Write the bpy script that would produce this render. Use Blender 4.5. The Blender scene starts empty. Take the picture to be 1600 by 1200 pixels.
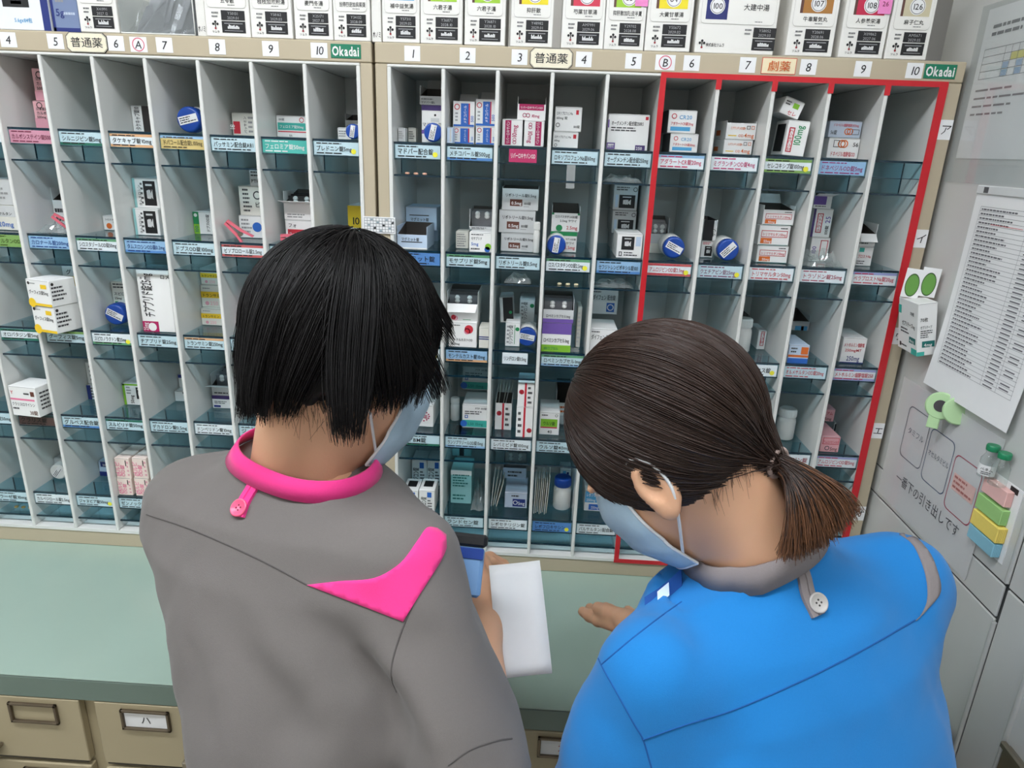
import bpy, math, random
import numpy as np
from mathutils import Matrix, Vector
from mathutils.bvhtree import BVHTree
from mathutils.geometry import delaunay_2d_cdt
random.seed(7); RNG = np.random.default_rng(7)
SC = bpy.context.scene
COL = SC.collection

# ------------------------------------------------------------------ camera
F_PX = 1080.35
CAM_POS = np.array([0.2504, -1.1682, 1.6285])
def _rot(a, b, c):
    ca, sa, cb, sb, cc, sc = math.cos(a), math.sin(a), math.cos(b), math.sin(b), math.cos(c), math.sin(c)
    return (np.array([[ca, -sa, 0], [sa, ca, 0], [0, 0, 1]]) @ np.array([[1, 0, 0], [0, cb, -sb], [0, sb, cb]])
            @ np.array([[cc, 0, sc], [0, 1, 0], [-sc, 0, cc]]))
CAM_R = _rot(0.0342, -0.3273, -0.0385)          # columns: right, forward, up
cd = bpy.data.cameras.new('camera'); cam = bpy.data.objects.new('camera', cd); COL.objects.link(cam)
cd.sensor_width = 36.0; cd.lens = F_PX / 1600 * 36; cd.clip_start = 0.02
mw = Matrix.Identity(4)
for i in range(3):
    mw[i][0] = CAM_R[i, 0]; mw[i][1] = CAM_R[i, 2]; mw[i][2] = -CAM_R[i, 1]; mw[i][3] = CAM_POS[i]
cam.matrix_world = mw; SC.camera = cam
def at(u, v, D):
    "world point at distance D (along the view axis) on the sight line of a photo point"
    return CAM_POS + D * (CAM_R @ np.array([(u - 800) / F_PX, 1, -(v - 600) / F_PX]))

# ------------------------------------------------------------------ world, exposure
w = bpy.data.worlds.new('world'); SC.world = w; w.use_nodes = True
w.node_tree.nodes['Background'].inputs[0].default_value = (0.9, 0.95, 1, 1)
w.node_tree.nodes['Background'].inputs[1].default_value = 0.05
SC.view_settings.view_transform = 'Standard'; SC.view_settings.look = 'None'
SC.view_settings.exposure = 0.26; SC.view_settings.gamma = 1.0
SC.view_settings.use_curve_mapping = False
SC.cycles.transparent_max_bounces = 20
LAMP_W = 20.0

# ------------------------------------------------------------------ materials
def lin(c):
    return tuple(((x / 255) / 12.92 if x / 255 <= 0.04045 else ((x / 255 + 0.055) / 1.055) ** 2.4) for x in c)
_mats = {}
def mat(name, col, rough=0.5, metal=0.0, var=0.04, scale=60.0, bump=0.0, bscale=None, spec=0.5, sheen=0.0, coat=0.0, sss=0.0, emit=0.0, stretch=None):
    if name in _mats: return _mats[name]
    m = bpy.data.materials.new(name); m.use_nodes = True; nt = m.node_tree; b = nt.nodes['Principled BSDF']
    c = lin(col)
    tc = nt.nodes.new('ShaderNodeTexCoord'); mp = nt.nodes.new('ShaderNodeMapping'); nt.links.new(tc.outputs['Object'], mp.inputs[0])
    if stretch: mp.inputs['Scale'].default_value = stretch
    nz = nt.nodes.new('ShaderNodeTexNoise'); nz.inputs['Scale'].default_value = scale; nz.inputs['Detail'].default_value = 3
    nt.links.new(mp.outputs[0], nz.inputs['Vector'])
    mx = nt.nodes.new('ShaderNodeMix'); mx.data_type = 'RGBA'
    mx.inputs[6].default_value = tuple(x * (1 - var) for x in c) + (1,); mx.inputs[7].default_value = tuple(min(1, x * (1 + var)) for x in c) + (1,)
    nt.links.new(nz.outputs[0], mx.inputs[0]); nt.links.new(mx.outputs[2], b.inputs['Base Color'])
    b.inputs['Roughness'].default_value = rough; b.inputs['Metallic'].default_value = metal
    b.inputs['Specular IOR Level'].default_value = spec
    if sheen: b.inputs['Sheen Weight'].default_value = sheen
    if coat: b.inputs['Coat Weight'].default_value = coat
    if sss:
        b.inputs['Subsurface Weight'].default_value = sss; b.inputs['Subsurface Radius'].default_value = (0.01, 0.004, 0.002); b.inputs['Subsurface Scale'].default_value = 1.0
    if emit:
        b.inputs['Emission Color'].default_value = c + (1,); b.inputs['Emission Strength'].default_value = emit
    if bump:
        n2 = nt.nodes.new('ShaderNodeTexNoise'); n2.inputs['Scale'].default_value = bscale or scale * 4; nt.links.new(mp.outputs[0], n2.inputs['Vector'])
        bp = nt.nodes.new('ShaderNodeBump'); bp.inputs['Strength'].default_value = bump; bp.inputs['Distance'].default_value = 0.001
        nt.links.new(n2.outputs[0], bp.inputs['Height']); nt.links.new(bp.outputs[0], b.inputs['Normal'])
    _mats[name] = m; return m
def clear(name, tint, rough=0.03, gloss=1.0, haze=0.0, hazecol=(230, 235, 235)):
    "thin clear plastic or glass: tinted transparency under a Fresnel gloss"
    if name in _mats: return _mats[name]
    m = bpy.data.materials.new(name); m.use_nodes = True; nt = m.node_tree
    for n in list(nt.nodes): nt.nodes.remove(n)
    out = nt.nodes.new('ShaderNodeOutputMaterial'); t = nt.nodes.new('ShaderNodeBsdfTransparent'); g = nt.nodes.new('ShaderNodeBsdfGlossy')
    nz = nt.nodes.new('ShaderNodeTexNoise'); nz.inputs['Scale'].default_value = 9; tc = nt.nodes.new('ShaderNodeTexCoord'); nt.links.new(tc.outputs['Object'], nz.inputs['Vector'])
    mxc = nt.nodes.new('ShaderNodeMix'); mxc.data_type = 'RGBA'
    mxc.inputs[6].default_value = tuple(x * 0.97 for x in tint) + (1,); mxc.inputs[7].default_value = tuple(min(1, x * 1.03) for x in tint) + (1,)
    nt.links.new(nz.outputs[0], mxc.inputs[0]); nt.links.new(mxc.outputs[2], t.inputs[0])
    g.inputs['Roughness'].default_value = rough
    fr = nt.nodes.new('ShaderNodeLayerWeight'); fr.inputs[0].default_value = 0.5
    pw = nt.nodes.new('ShaderNodeMath'); pw.operation = 'POWER'; pw.inputs[1].default_value = 4.5; nt.links.new(fr.outputs['Facing'], pw.inputs[0])
    ml = nt.nodes.new('ShaderNodeMath'); ml.operation = 'MULTIPLY_ADD'; ml.inputs[1].default_value = 0.8 * gloss; ml.inputs[2].default_value = 0.035 * gloss; ml.use_clamp = True; nt.links.new(pw.outputs[0], ml.inputs[0])
    mx = nt.nodes.new('ShaderNodeMixShader'); nt.links.new(ml.outputs[0], mx.inputs[0])
    base = t.outputs[0]
    if haze:
        d = nt.nodes.new('ShaderNodeBsdfDiffuse'); d.inputs[0].default_value = lin(hazecol) + (1,)
        m2 = nt.nodes.new('ShaderNodeMixShader'); m2.inputs[0].default_value = haze
        nt.links.new(base, m2.inputs[1]); nt.links.new(d.outputs[0], m2.inputs[2]); base = m2.outputs[0]
    nt.links.new(base, mx.inputs[1]); nt.links.new(g.outputs[0], mx.inputs[2]); nt.links.new(mx.outputs[0], out.inputs[0])
    _mats[name] = m; return m
def ink(c): return mat('print_%d_%d_%d' % tuple(c), c, 0.55, var=0.03, scale=200)
def card(c): return mat('carton_%d_%d_%d' % tuple(c), c, 0.42, var=0.02, scale=35, bump=0.03, bscale=300)

BLACK = (22, 22, 24); WHITE = (236, 236, 234); RED = (196, 44, 52)
PAPER = mat('white_paper', (240, 240, 240), 0.6, var=0.02)
INK = ink(BLACK)
GLASS = clear('tinted_glass', (0.80, 0.925, 0.962), 0.02)
GLASS_EDGE = mat('tinted_glass_edge', (16, 44, 58), 0.15, coat=0.5)
WHITE_LAM = mat('white_laminate', (226, 226, 222), 0.22, var=0.015, scale=8, bump=0.02, bscale=120)
BEIGE = mat('beige_steel', (190, 177, 152), 0.42, var=0.03, scale=12, bump=0.05, bscale=400)
RED_TAPE = mat('red_tape', (205, 38, 48), 0.3, var=0.08, scale=40, bump=0.15, bscale=90)
BLUE_CAP = mat('blue_cap_plastic', (28, 74, 164), 0.3, var=0.03)
HDPE = mat('white_bottle_plastic', (232, 232, 228), 0.35, var=0.02, sss=0.0)
CLEAR = clear('clear_plastic', (0.95, 0.96, 0.96), 0.08, 1.0, 0.10)
BAG = clear('crumpled_clear_bag', (0.93, 0.95, 0.94), 0.06, 1.6, 0.14)

# ------------------------------------------------------------------ glyph cache (built-in font)
_fc = bpy.data.curves.new('glyph_source', 'FONT'); _fo = bpy.data.objects.new('glyph_source', _fc); COL.objects.link(_fo)
_fc.resolution_u = 2; _gl = {}
def glyph(ch, bold):
    k = (ch, bold)
    if k in _gl: return _gl[k]
    _fc.body = ch; _fc.offset = bold
    dg = bpy.context.evaluated_depsgraph_get(); dg.update()
    m = bpy.data.meshes.new_from_object(_fo.evaluated_get(dg))
    vs = [(v.co.x, v.co.y) for v in m.vertices]; fs = [tuple(p.vertices) for p in m.polygons]
    adv = 1.0 if ord(ch) > 0x2E80 else (max([v[0] for v in vs]) + 0.06 if vs else 0.3)
    bpy.data.meshes.remove(m)
    _gl[k] = (vs, fs, adv); return _gl[k]

# ------------------------------------------------------------------ mesh builder
class MB:
    def __init__(s): s.v = []; s.f = []; s.m = []; s.mats = []; s.T = Matrix.Identity(4); s.smooth = []
    def mi(s, m):
        if m not in s.mats: s.mats.append(m)
        return s.mats.index(m)
    def add(s, vs, fs, m, smooth=False):
        n = len(s.v); k = s.mi(m)
        s.v += [tuple(s.T @ Vector(p)) for p in vs]
        for f in fs: s.f.append(tuple(i + n for i in f)); s.m.append(k); s.smooth.append(smooth)
    def box(s, x0, y0, z0, x1, y1, z1, m, b=0.0):
        if b <= 0:
            vs = [(x, y, z) for x in (x0, x1) for y in (y0, y1) for z in (z0, z1)]
            s.add(vs, [(0, 1, 3, 2), (4, 6, 7, 5), (0, 4, 5, 1), (2, 3, 7, 6), (0, 2, 6, 4), (1, 5, 7, 3)], m); return
        vs = []; idx = {}
        for ix, x in enumerate((x0, x1)):
            for iy, y in enumerate((y0, y1)):
                for iz, z in enumerate((z0, z1)):
                    sx, sy, sz = (b if ix == 0 else -b), (b if iy == 0 else -b), (b if iz == 0 else -b)
                    for a, p in (('x', (x, y + sy, z + sz)), ('y', (x + sx, y, z + sz)), ('z', (x + sx, y + sy, z))):
                        idx[(ix, iy, iz, a)] = len(vs); vs.append(p)
        fs = []
        def q(*k): fs.append(tuple(idx[i] for i in k))
        for i, fl in ((0, False), (1, True)):
            for a in 'xyz':
                def c(p, r):
                    return {'x': (i, p, r, 'x'), 'y': (r, i, p, 'y'), 'z': (p, r, i, 'z')}[a]
                k = [c(0, 0), c(1, 0), c(1, 1), c(0, 1)]
                q(*(k if i else k[::-1]))
        for i in (0, 1):
            for j in (0, 1):
                fl = (i + j) % 2
                for (A, B, mk) in (('x', 'y', lambda e: (i, j, e)), ('y', 'z', lambda e: (e, i, j)), ('z', 'x', lambda e: (j, e, i))):
                    k = [mk(0) + (A,), mk(0) + (B,), mk(1) + (B,), mk(1) + (A,)]
                    q(*(k if not fl else k[::-1]))
        for ix in (0, 1):
            for iy in (0, 1):
                for iz in (0, 1):
                    k = [(ix, iy, iz, a) for a in 'xyz']
                    q(*(k if (ix + iy + iz) % 2 else k[::-1]))
        s.add(vs, fs, m)
    def quad(s, pts, m): s.add(pts, [(0, 1, 2, 3)], m)
    def tube(s, path, r, m, n=8, caps=True):
        path = [Vector(p) for p in path]; rs = r if hasattr(r, '__len__') else [r] * len(path)
        vs = []; up = None
        for i, p in enumerate(path):
            t = (path[min(i + 1, len(path) - 1)] - path[max(i - 1, 0)]).normalized()
            if up is None: up = t.orthogonal().normalized()
            up = (up - t * up.dot(t)).normalized(); sd = t.cross(up)
            for k in range(n):
                a = 2 * math.pi * k / n; vs.append(p + (up * math.cos(a) + sd * math.sin(a)) * rs[i])
        fs = [(i * n + k, i * n + (k + 1) % n, (i + 1) * n + (k + 1) % n, (i + 1) * n + k) for i in range(len(path) - 1) for k in range(n)]
        s.add(vs, fs, m, True)
        if caps:
            L = len(path) - 1
            s.add(vs[:n], [tuple(range(n))[::-1]], m); s.add(vs[L * n:], [tuple(range(n))], m)
    def lathe(s, prof, m, n=24, axis='z', o=(0, 0, 0), smooth=True):
        "profile of (radius, height); axis z or -y (pointing at the viewer)"
        vs = []
        for r, h in prof:
            for k in range(n):
                a = 2 * math.pi * k / n; x, y = r * math.cos(a), r * math.sin(a)
                vs.append((o[0] + x, o[1] + y, o[2] + h) if axis == 'z' else (o[0] + x, o[1] - h, o[2] + y))
        fs = [(i * n + k, i * n + (k + 1) % n, (i + 1) * n + (k + 1) % n, (i + 1) * n + k) for i in range(len(prof) - 1) for k in range(n)]
        s.add(vs, fs, m, smooth)
        s.add(vs[:n], [tuple(range(n))[::-1]], m); s.add(vs[-n:], [tuple(range(n))], m)
    # flat print on a face given by origin O and unit axes U (right), V (up), lifted along N
    def rect(s, fr, u0, v0, u1, v1, m, lift=0.0003):
        O, U, V, N = fr; s.quad([O + U * a + V * b + N * lift for a, b in ((u0, v0), (u1, v0), (u1, v1), (u0, v1))], m)
    def disc(s, fr, u, v, r, m, lift=0.0003, r2=None, n=20, sy=1.0):
        O, U, V, N = fr; c = O + U * u + V * v + N * lift
        ring = [c + U * math.cos(2 * math.pi * k / n) * r + V * math.sin(2 * math.pi * k / n) * r * sy for k in range(n)]
        if r2 is None: s.add(ring, [tuple(range(n))], m)
        else:
            inn = [c + U * math.cos(2 * math.pi * k / n) * r2 + V * math.sin(2 * math.pi * k / n) * r2 * sy for k in range(n)]
            s.add(ring + inn, [(k, (k + 1) % n, n + (k + 1) % n, n + k) for k in range(n)], m)
    def poly(s, fr, pts, m, lift=0.0003):
        O, U, V, N = fr; s.add([O + U * a + V * b + N * lift for a, b in pts], [tuple(range(len(pts)))], m)
    def text(s, fr, txt, u, v, h, m, wmax=None, rot=0, bold=0.012, lift=0.00045, slant=0.0, stretch=1.0, center=False):
        O, U, V, N = fr
        if not txt: return
        if rot == 90: U, V, u_, v_ = V, -U, u, v; O = O + fr[1] * u + fr[2] * v; u = v = 0
        elif rot == -90: U, V = -V, U; O = O + fr[1] * u + fr[2] * v; u = v = 0
        elif rot == 180: U, V = -U, -V; O = O + fr[1] * u + fr[2] * v; u = v = 0
        gs = [glyph(c, bold) for c in txt]; W = sum(g[2] for g in gs) * h * stretch
        sx = h * stretch * (min(1, wmax / W) if wmax else 1)
        x = u - (min(W, wmax or W) / 2 if center else 0)
        for (vs, fs, adv) in gs:
            if vs: s.add([O + U * (x + (p[0] + slant * p[1]) * sx) + V * (v + p[1] * h) + N * lift for p in vs], fs, m)
            x += adv * sx
    def lines(s, fr, u0, v0, u1, v1, n, m, lift=0.0003, seed=0):
        r = random.Random(seed + n); dv = (v1 - v0) / n
        for i in range(n):
            vv = v1 - dv * (i + 0.75); x = u0; e = u0 + (u1 - u0) * r.uniform(0.55, 1)
            while x < e:
                wd = min(e - x, (u1 - u0) * r.uniform(0.08, 0.25)); s.rect(fr, x, vv, x + wd, vv + dv * 0.45, m, lift); x += wd + (u1 - u0) * 0.03
    def build(s, name, parent=None, loc=None, rot=None, label=None, cat=None, group=None, kind=None, smooth=None, origin=None):
        me = bpy.data.meshes.new(name); vs = s.v
        if origin is not None:
            vs = [(p[0] - origin[0], p[1] - origin[1], p[2] - origin[2]) for p in vs]; loc = origin
        me.from_pydata(vs, [], s.f)
        for m in s.mats: me.materials.append(m)
        me.polygons.foreach_set('material_index', s.m)
        me.polygons.foreach_set('use_smooth', [smooth if smooth is not None else b for b in s.smooth]); me.update()
        o = bpy.data.objects.new(name, me); COL.objects.link(o)
        if parent: o.parent = parent
        if loc is not None: o.location = loc
        if rot is not None: o.rotation_euler = rot
        return tag(o, label, cat, group, kind)
def tag(o, label=None, cat=None, group=None, kind=None):
    for k, v in (('label', label), ('category', cat), ('group', group), ('kind', kind)):
        if v: o[k] = v
    return o
def empty(name, loc=(0, 0, 0), **k):
    o = bpy.data.objects.new(name, None); o.empty_display_size = 0.05; o.location = loc; COL.objects.link(o); return tag(o, **k)
def frame(O, U=(1, 0, 0), V=(0, 0, 1)):
    U, V = Vector(U).normalized(), Vector(V).normalized(); return (Vector(O), U, V, U.cross(V))
def np_mesh(name, V, F, m, parent=None, smooth=True, **k):
    "fast mesh from numpy arrays (all faces the same size)"
    me = bpy.data.meshes.new(name); V = np.asarray(V, np.float32); F = np.asarray(F, np.int32); n = F.shape[1]
    me.vertices.add(len(V)); me.vertices.foreach_set('co', V.ravel())
    me.loops.add(F.size); me.loops.foreach_set('vertex_index', F.ravel())
    me.polygons.add(len(F)); me.polygons.foreach_set('loop_start', np.arange(0, F.size, n, dtype=np.int32))
    me.polygons.foreach_set('use_smooth', np.full(len(F), smooth)); me.update(calc_edges=True); me.validate()
    for q in (m if isinstance(m, (list, tuple)) else [m]): me.materials.append(q)
    o = bpy.data.objects.new(name, me); COL.objects.link(o)
    if parent: o.parent = parent
    return tag(o, **k)

# ------------------------------------------------------------------ room shell
WALL = mat('wall_paint', (186, 183, 176), 0.7, var=0.03, scale=5, bump=0.1, bscale=200)
def shell(name, x0, y0, z0, x1, y1, z1, m):
    b = MB(); b.box(x0, y0, z0, x1, y1, z1, m); return b.build(name, kind='structure')
shell('floor', -3.2, -4.6, -0.05, 2.2, 0.36, 0.0, mat('vinyl_floor', (176, 172, 160), 0.35, var=0.08, scale=4))
shell('ceiling', -3.2, -4.6, 2.6, 2.2, 0.36, 2.65, mat('ceiling_board', (228, 228, 224), 0.8, var=0.04, scale=20))
shell('wall_back', -3.2, 0.262, 0.0, 2.2, 0.36, 2.6, WALL)
shell('wall_left', -3.3, -4.6, 0.0, -3.2, 0.36, 2.6, WALL)
shell('wall_right', 2.1, -4.6, 0.0, 2.2, 0.262, 2.6, WALL)
shell('wall_front', -3.2, -4.7, 0.0, 2.2, -4.6, 2.6, WALL)
# ceiling lamps: recessed troffers with a lit diffuser, out of the picture above
def troffer(x, y, which):
    t = empty('ceiling_light', (x, y, 2.6), label='long white recessed ceiling light ' + which, cat='ceiling light', group='recessed ceiling lights')
    b = MB(); hx, hy = 0.62, 0.14
    for s in (-1, 1):
        b.box(-hx, s * hy - 0.012, -0.03, hx, s * hy + 0.012, -0.001, WHITE_LAM); b.box(s * hx - 0.012, -hy, -0.03, s * hx + 0.012, hy, -0.001, WHITE_LAM)
    b.build('lamp_frame', t)
    b = MB(); b.box(-hx + 0.013, -hy + 0.013, -0.022, hx - 0.013, hy - 0.013, -0.012, mat('lamp_diffuser', (244, 249, 255), 0.5, var=0.0, emit=LAMP_W)); b.build('diffuser', t)
for (x, y, s) in ((-1.7, -0.95, 'over the room, near left'), (-0.2, -0.95, 'over the room, above the two people'), (1.4, -0.95, 'over the room, near right'),
                  (-1.3, -3.3, 'over the room, far left'), (0.6, -3.3, 'over the room, far right')):
    troffer(x, y, s)

# ------------------------------------------------------------------ medicine shelf cabinets
P = 0.085; ZT = 1.7427; ZB = 0.886; ZC = 0.849; ZTOP = 1.777; YB = 0.22
SH = [1.633, 1.4598, 1.2908, 1.1234, 0.9561]
LX = -0.0487
ROWN = ['top row', 'second row', 'third row', 'fourth row', 'bottom row']
CARDC = {'c': (192, 218, 226), 'w': (224, 234, 238), 'b': (146, 186, 220), 'B': (84, 136, 198), 'p': (206, 146, 166), 'g': (96, 156, 114), 'G': (40, 110, 90),
         'o': (216, 170, 126), 'y': (208, 186, 120), 't': (74, 178, 166), 'r': (190, 92, 92), 'l': (128, 168, 92), 'n': (96, 74, 70), 'k': (40, 60, 60), 'm': (184, 46, 98), 'v': (156, 166, 212)}
YDOT = ink((238, 232, 60))
def make_cabinet(name, x0, nbin, post_l, post_r, label):
    x1 = x0 + nbin * P
    root = empty(name, (x0, 0, ZC), label=label, cat='shelf cabinet', group='medicine shelf cabinets')
    O = Vector((x0, 0, ZC))
    def part(b, nm, par=root, **k):
        o = b.build(nm, par, **k); o.location = -O if par == root else (0, 0, 0); return o
    b = MB(); xl, xr = x0 - post_l, x1 + post_r
    b.box(xl, 0, ZC, x0 - 0.003, 0.25, ZTOP - 0.030, BEIGE, 0.001); b.box(x1 + 0.003, 0, ZC, xr, 0.25, ZTOP - 0.030, BEIGE, 0.001)
    b.box(x0 - 0.003, 0.0, ZC, x1 + 0.003, 0.25, ZB - 0.005, BEIGE, 0.001)
    b.box(xl, 0.226, ZC, xr, 0.25, ZTOP - 0.03, BEIGE)
    part(b, 'steel_frame')
    b = MB(); b.box(xl, -0.001, ZTOP - 0.0295, xr, 0.25, ZTOP, BEIGE, 0.0015); hdr = part(b, 'header')
    b = MB()
    b.box(x0 - 0.003, -0.002, ZT, x1 + 0.003, YB, ZT + 0.004, WHITE_LAM, 0.001)
    part(b, 'inner_frame')
    b = MB(); b.box(x0 - 0.003, -0.002, ZB - 0.006, x1 + 0.003, YB, ZB, WHITE_LAM); part(b, 'inner_sill')
    b = MB(); b.box(x0 - 0.003, YB, ZB - 0.005, x1 + 0.003, YB + 0.005, ZT + 0.004, WHITE_LAM); part(b, 'back_panel')
    for i in range(nbin + 1):
        b = MB(); xx = x0 + i * P
        if i in (0, nbin): b.box(xx - 0.003, -0.002, ZB, xx + 0.003, YB, ZT, WHITE_LAM, 0.0008)
        else: b.box(xx - 0.003, -0.002, ZB, xx + 0.003, YB, ZT, WHITE_LAM, 0.0012)
        part(b, 'divider')
    return root, hdr, part
def shelf(part, x0, zr):
    "one bay: glass shelf with drop lip for the label, and a shallow glass tray under it"
    a, c = x0 + 0.0036, x0 + P - 0.0036
    b = MB()
    b.box(a, 0.0125, zr - 0.003, c, 0.2185, zr, GLASS); b.box(a, 0.0095, zr - 0.003, c, 0.012, zr + 0.0002, GLASS_EDGE)
    b.box(a, 0.0098, zr - 0.026, c, 0.0122, zr - 0.0032, GLASS); b.box(a, 0.0096, zr - 0.0272, c, 0.0123, zr - 0.0262, GLASS_EDGE)
    b.box(a, 0.0085, zr - 0.053, c, 0.068, zr - 0.0505, GLASS); b.box(a, 0.0055, zr - 0.053, c, 0.0083, zr - 0.0503, GLASS_EDGE)
    b.box(a, 0.066, zr - 0.0503, c, 0.068, zr - 0.0032, GLASS)
    b.box(a, 0.0655, zr - 0.0503, a + 0.0009, 0.0682, zr - 0.0032, GLASS_EDGE); b.box(c - 0.0009, 0.0655, zr - 0.0503, c, 0.0682, zr - 0.0032, GLASS_EDGE)
    return part(b, 'shelf')
def label_card(sh, part, x0, zr, txt, st='c', dot=False, small=False, tc=BLACK, top=None, bot=None):
    b = MB(); fr = frame((x0 + 0.0055, 0.0093, zr - 0.0245))
    W, H = (P - 0.0115, 0.0205)
    if small: fr = frame((x0 + 0.021, 0.0092, zr - 0.0245)); W = 0.045
    def rc(u0, v0, u1, v1, m, l): b.rect(fr, u0, v0, u1, v1, m, l)
    cm = ink(CARDC[st]); O = fr[0]
    b.box(O.x, O.y - 0.0003, O.z, O.x + W, O.y, O.z + H, cm)
    if top: rc(0, H * 0.80, W, H, ink(CARDC[top]), 0.0005)
    if bot: rc(0, 0, W, H * 0.20, ink(CARDC[bot]), 0.0005)
    t = ink(tc)
    if txt:
        n = len(txt); hh = H * 0.50 if n < 8 else H * 0.44
        b.text(fr, txt, W * 0.05, H * 0.33, hh, t, W * (0.80 if dot else 0.90), bold=0.010, lift=0.0008)
    if not small:
        b.lines(fr, W * 0.06, H * 0.80, W * 0.75, H * 0.97, 1, t, 0.0009, seed=n if txt else 1)
        b.lines(fr, W * 0.06, H * 0.06, W * 0.9, H * 0.24, 1, t, 0.0009, seed=3 + (n if txt else 1))
    if dot: b.disc(fr, W * 0.89, H * 0.32, H * 0.2, YDOT, 0.001, n=14)
    return part(b, 'label_card', sh)

cabR, hdrR, partR = make_cabinet('medicine_cabinet', 0.0, 10, 0.022, 0.025, 'beige steel medicine shelf cabinet with red taped bays beside grey locker')
cabL, hdrL, partL = make_cabinet('medicine_cabinet', LX - 10 * P, 10, 0.022, 0.0217, 'beige steel medicine shelf cabinet behind the person in grey')
# shelf labels: (text, base tint, yellow dot, small card, ink, top strip, bottom strip)
LABR = {(0, 0): ('マドパー配合錠', 'c', 1), (1, 0): ('メチコバール錠500μg', 'c', 0, 0, BLACK, None, 'B'), (2, 0): ('リバーロキサバンOD', 'm', 0, 1, WHITE), (3, 0): ('ロキソプロフェンNa錠60mg', 'c'),
        (4, 0): ('オーグメンチン配合錠250mg', 'c'), (5, 0): ('アダラートCR錠20mg', 'w', 0, 0, (196, 40, 90), 'b'), (6, 0): ('ミグランチンOD錠4mg', 'w', 0, 0, (190, 50, 110)), (7, 0): ('セレコキシブ錠100mg', 'w', 1, 0, BLACK, 'l', 'l'),
        (8, 0): ('ドネペジルOD錠5mg', 'b', 0, 0, (150, 50, 110)), (9, 0): None,
        (0, 1): ('マグミット錠', 'B'), (1, 1): ('モサプリド錠5mg', 'c', 0, 0, BLACK, 'g'), (2, 1): ('リボトリール錠0.5mg', 'c'), (3, 1): ('ロスバスタチンOD錠2.5mg', 'w', 1, 0, BLACK, 'g'),
        (4, 1): ('セフジトレンピボキシル錠100', 'b', 0, 0, BLACK, None, 'B'), (5, 1): ('アムロジピンOD錠2.5mg', 'w', 1, 0, (190, 50, 70), 'r', 'r'), (6, 1): ('クエチアピン錠25mg', 'c', 1, 0, (120, 50, 90)),
        (7, 1): ('トリマサルタン50mg', 'w', 0, 0, (190, 50, 60)), (8, 1): ('トラゾドン錠25mg', 'w', 0, 0, (170, 70, 90)), (9, 1): ('ベラプロストNa錠20μg', 'w', 0, 0, (190, 50, 70), 'v'),
        (0, 2): ('マグラックス錠', 'w', 1), (1, 2): ('モンテルカスト錠10mg', 'b', 0, 0, BLACK, None, 'o'), (2, 2): ('リンデロン錠0.5mg', 'w', 0, 1), (3, 2): ('ロペミンカプセル1mg', 'c', 0, 0, BLACK, 'g', 'b'),
        (4, 2): ('ダイフェン配合錠', 'c'), (5, 2): ('アムロジピン錠5mg', 'w', 0, 0, (190, 50, 70)), (6, 2): ('クエチアピン錠100mg', 'c'), (7, 2): ('セレコックス錠', 'w', 1), (8, 2): ('オルメサルタンOD錠20mg', 'c', 0, 0, (190, 70, 80)),
        (9, 2): ('メトホルミン塩酸塩錠250', 'w', 0, 0, (190, 50, 70), 'v', 'v'),
        (0, 3): ('ミヤBM錠', 'c', 0, 0, BLACK, None, 'G'), (1, 3): ('ランソプラゾールOD錠15mg', 'c', 0, 0, BLACK, None, 'b'), (2, 3): ('レバミピド錠100mg', 'w', 0, 0, BLACK), (3, 3): ('ウルソ錠40mg', 'c'),
        (8, 3): ('オロパタジン錠', 'w', 0, 0, (150, 60, 70)), (9, 3): ('アムロジピンOD錠5mg', 'w', 0, 0, (190, 60, 80), 'v'),
        (0, 4): ('メジコン錠', 'c'), (1, 4): ('ランドセン錠', 'c'), (2, 4): ('レボセチリジン錠', 'w', 0, 0, BLACK), (3, 4): ('レボフロキサシン', 'B', 1), (4, 4): ('バルサルタン/配合錠', 'w'), (5, 4): ('アジルバ錠', 'w', 0, 0, (190, 60, 80))}
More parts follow.
